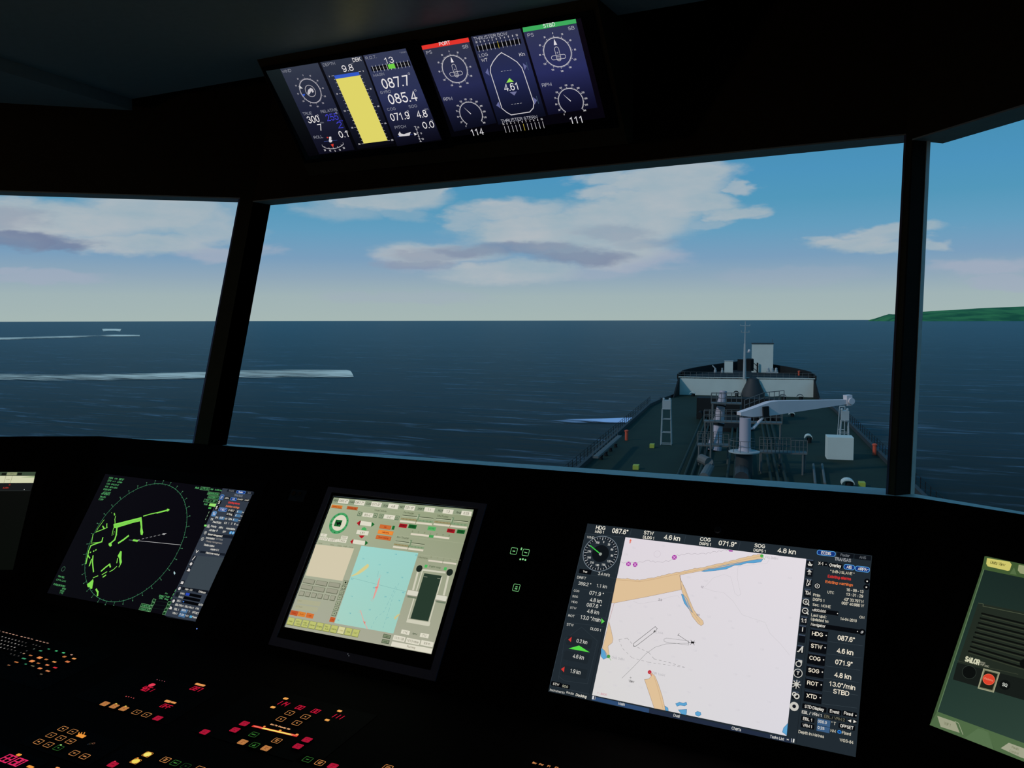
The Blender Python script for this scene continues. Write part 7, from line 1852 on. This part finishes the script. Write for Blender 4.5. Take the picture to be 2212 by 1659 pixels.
# ---- engine panel in the middle
ep = Panel('engine_panel', 'black engine control panel with a glowing yellow bar and red keys, bottom middle', 'control panel', [(590, 1494), (756, 1532), (700, 1640), (415, 1580)]); ep.zoom(*ZB)
for x, y, v, w in ((932, 308, '114', 104), (1098, 348, '00', 64), (1248, 383, '00', 64), (1452, 432, '111', 108)):
    ep.draw('red_figures', lambda F, x=x, y=y, v=v, w=w: F.seg(x, y, 30, w, (206, 24, 58), v, 2), 'red figures ' + v)
for x, y in ((961, 263), (839, 345), (1476, 381), (1357, 468)): ep.draw('lit_legend', lambda F, x=x, y=y: F.rrect(x, y, 40, 16, (232, 160, 80), 2, .6))
for x, y, t in ((1000, 400, '+'), (1150, 436, '+'), (916, 458, '-'), (1068, 496, '-')): ep.key(x, y, AMB, 'ring', txt=t)
for x, y in ((567, 501), (476, 561), (1165, 656), (1078, 718)): ep.key(x, y, RED, 'fill', txt=['OUT OF', 'CMD'], lab='red key')
ep.key(188, 581, RED, 'fill', txt=['SLOW', 'DOWN'], lab='red key')
ep.key(657, 606, GRN, 'dim', txt=['LOCAL'], lab='dark green key'); ep.key(663, 706, GRN, 'dim', txt=['IN', 'CMD'], lab='dark green key')
ep.key(550, 678, AMB, 'fill', txt=['AUTO', 'SEA']); ep.key(773, 737, AMB, 'fill', txt=['LOAD', 'PRG']); ep.key(876, 664, AMB, 'text', txt=['SYNC', 'ENG'])
def _f(F):
    F.line([(655, 525), (1062, 618)], 5.6, (214, 50, 40), 1); F.line([(745, 547), (1020, 609)], 3.9, (240, 226, 108), 2); F.line([(664, 527), (740, 545)], 2.6, (236, 120, 100), 2)
    F.rrect(758, 530, 16, 10, (236, 140, 70), 3, .5); F.rrect(908, 568, 20, 10, (236, 150, 60), 3, .5); F.rrect(1068, 608, 24, 14, (236, 150, 80), 3, .6); F.line([(1015, 606), (1048, 614)], 2.4, (236, 120, 100), 3)
ep.draw('glow_bar', _f, 'glowing yellow bar with red ends')
ep.draw('lit_legend', lambda F: F.text(910, 532, 11, 186, (232, 170, 120), 'Bow Thr  Propeller  Stb', 2, .05))
# ---- right group at the bottom edge
rp = Panel('signal_panel', 'black panel with one green, one amber and one red key at the bottom edge', 'control panel', [(650, 1634), (742, 1654), (716, 1690), (622, 1668)]); rp.zoom(*ZB)
rp.key(1170, 844, GRN, 'dim', txt='NAV', lab='dark green key'); rp.key(1288, 876, AMB, 'text', txt=['LAMP', 'TEST']); rp.key(1411, 908, RED, 'fill', txt=['HORN', 'MAN'], lab='red key')
sp_ = Panel('wiper_panel', 'small black panel with a single amber key, at the bottom edge below the middle display', 'control panel', [(812, 1650), (862, 1662), (846, 1690), (796, 1678)]); sp_.zoom(*ZB)
sp_.key(1935, 922, AMB, 'text', txt=['WASH', 'FAST'])
np_ = Panel('lever_panel', 'black panel with small orange lettering at the bottom edge, left of the chart display', 'control panel', [(1140, 1638), (1330, 1672), (1310, 1720), (1100, 1690)]); np_.zoom(880, 1400, .2803)
np_.draw('lit_legend', lambda F: [F.text(x, y, 13, w, (214, 140, 86), t, 2, .04) for x, y, w, t in ((981, 887, 32, 'Bow'), (1033, 899, 34, 'Pwr'), (1092, 912, 24, 'F1'), (1150, 923, 24, 'F2'), (1210, 936, 30, 'Stb'))])
# ---- green keys between the displays, on the sloping panel
gp = Panel('push_button_panel', 'black panel with three glowing green outlined keys between the middle and chart displays', 'control panel', [(1082, 1160), (1166, 1170), (1146, 1300), (1066, 1290)], N1, P1, X_); gp.zoom(1060, 1150, .09044)
g3 = (126, 206, 132)
gp.key(555, 446, g3, 'text', w=15.6, h=15.0, txt='Auto'); gp.key(838, 482, g3, 'text', w=15.6, h=15.0, txt='Hand', led=None); gp.key(613, 1321, g3, 'text', w=15.6, h=15.6, txt=['Ack', 'Stop'])
gp.draw('indicator_light', lambda F: F.rrect(736, 395, 32, 60, g3, 2, .8)); 
for x, y in ((708, 645), (770, 643), (830, 660)): gp.draw('indicator_light', lambda F, x=x, y=y: F.disc(x, y, 1.9, (140, 222, 146), 2, 16))
# ---- socket plate and little knob on the sloping panel
so_ = Panel('socket_plate', 'small dark grey socket plate left of the middle display', 'socket', [(631, 1058), (661, 1060), (655, 1084), (624, 1081)], N1, P1, X_, m=mat('dark_grey_plate', lin_rgb=(.022, .027, .036), rough=.5, noise=(100, .1)))
c = hit(636, 1067, N1, P1) ; c2 = hit(650, 1067, N1, P1); nv = -N1
g = G(); g.lathe(c + nv * .003, [(.0058, 0), (.0058, .0012), (.0046, .0014), (.0042, .0008)], nv, 20); g.build('socket_hole', M_BLACK, so_.e)
g = G(); g.lathe(c2 + nv * .003, [(.0036, 0), (.0036, .0012), (.0030, .0014)], nv, 20); g.build('socket_hole', M_BLACK, so_.e)
c = hit(1551, 1146, N1, P1); g = G(); g.lathe(c, [(.0065, 0), (.0065, .004), (.0055, .006), (.003, .0065)], nv, 24); o = g.build('round_knob', mat('dark_grey_knob', lin_rgb=(.02, .022, .028), rough=.4, noise=(100, .1))); tag(o, 'small dark round knob above the chart display', 'knob')
# ================================================================ camera and view
cam = bpy.data.cameras.new('camera'); co = bpy.data.objects.new('camera', cam); COL.objects.link(co)
cam.sensor_fit = 'HORIZONTAL'; cam.sensor_width = 36.0; cam.lens = FPX / 2212.0 * 36.0; cam.clip_start = 0.05; cam.clip_end = 100000
co.matrix_world = Matrix(((CR.x, CU.x, -CF.x, EYE.x), (CR.y, CU.y, -CF.y, EYE.y), (CR.z, CU.z, -CF.z, EYE.z), (0, 0, 0, 1)))
SC.camera = co
SC.view_settings.view_transform = 'Standard'; SC.view_settings.look = 'None'; SC.view_settings.gamma = 1.0
SC.view_settings.use_curve_mapping = False; SC.view_settings.exposure = 0.0
SC.cycles.use_denoising = True
SC.cycles.max_bounces = 6; SC.cycles.diffuse_bounces = 3; SC.cycles.glossy_bounces = 3; SC.cycles.transparent_max_bounces = 8
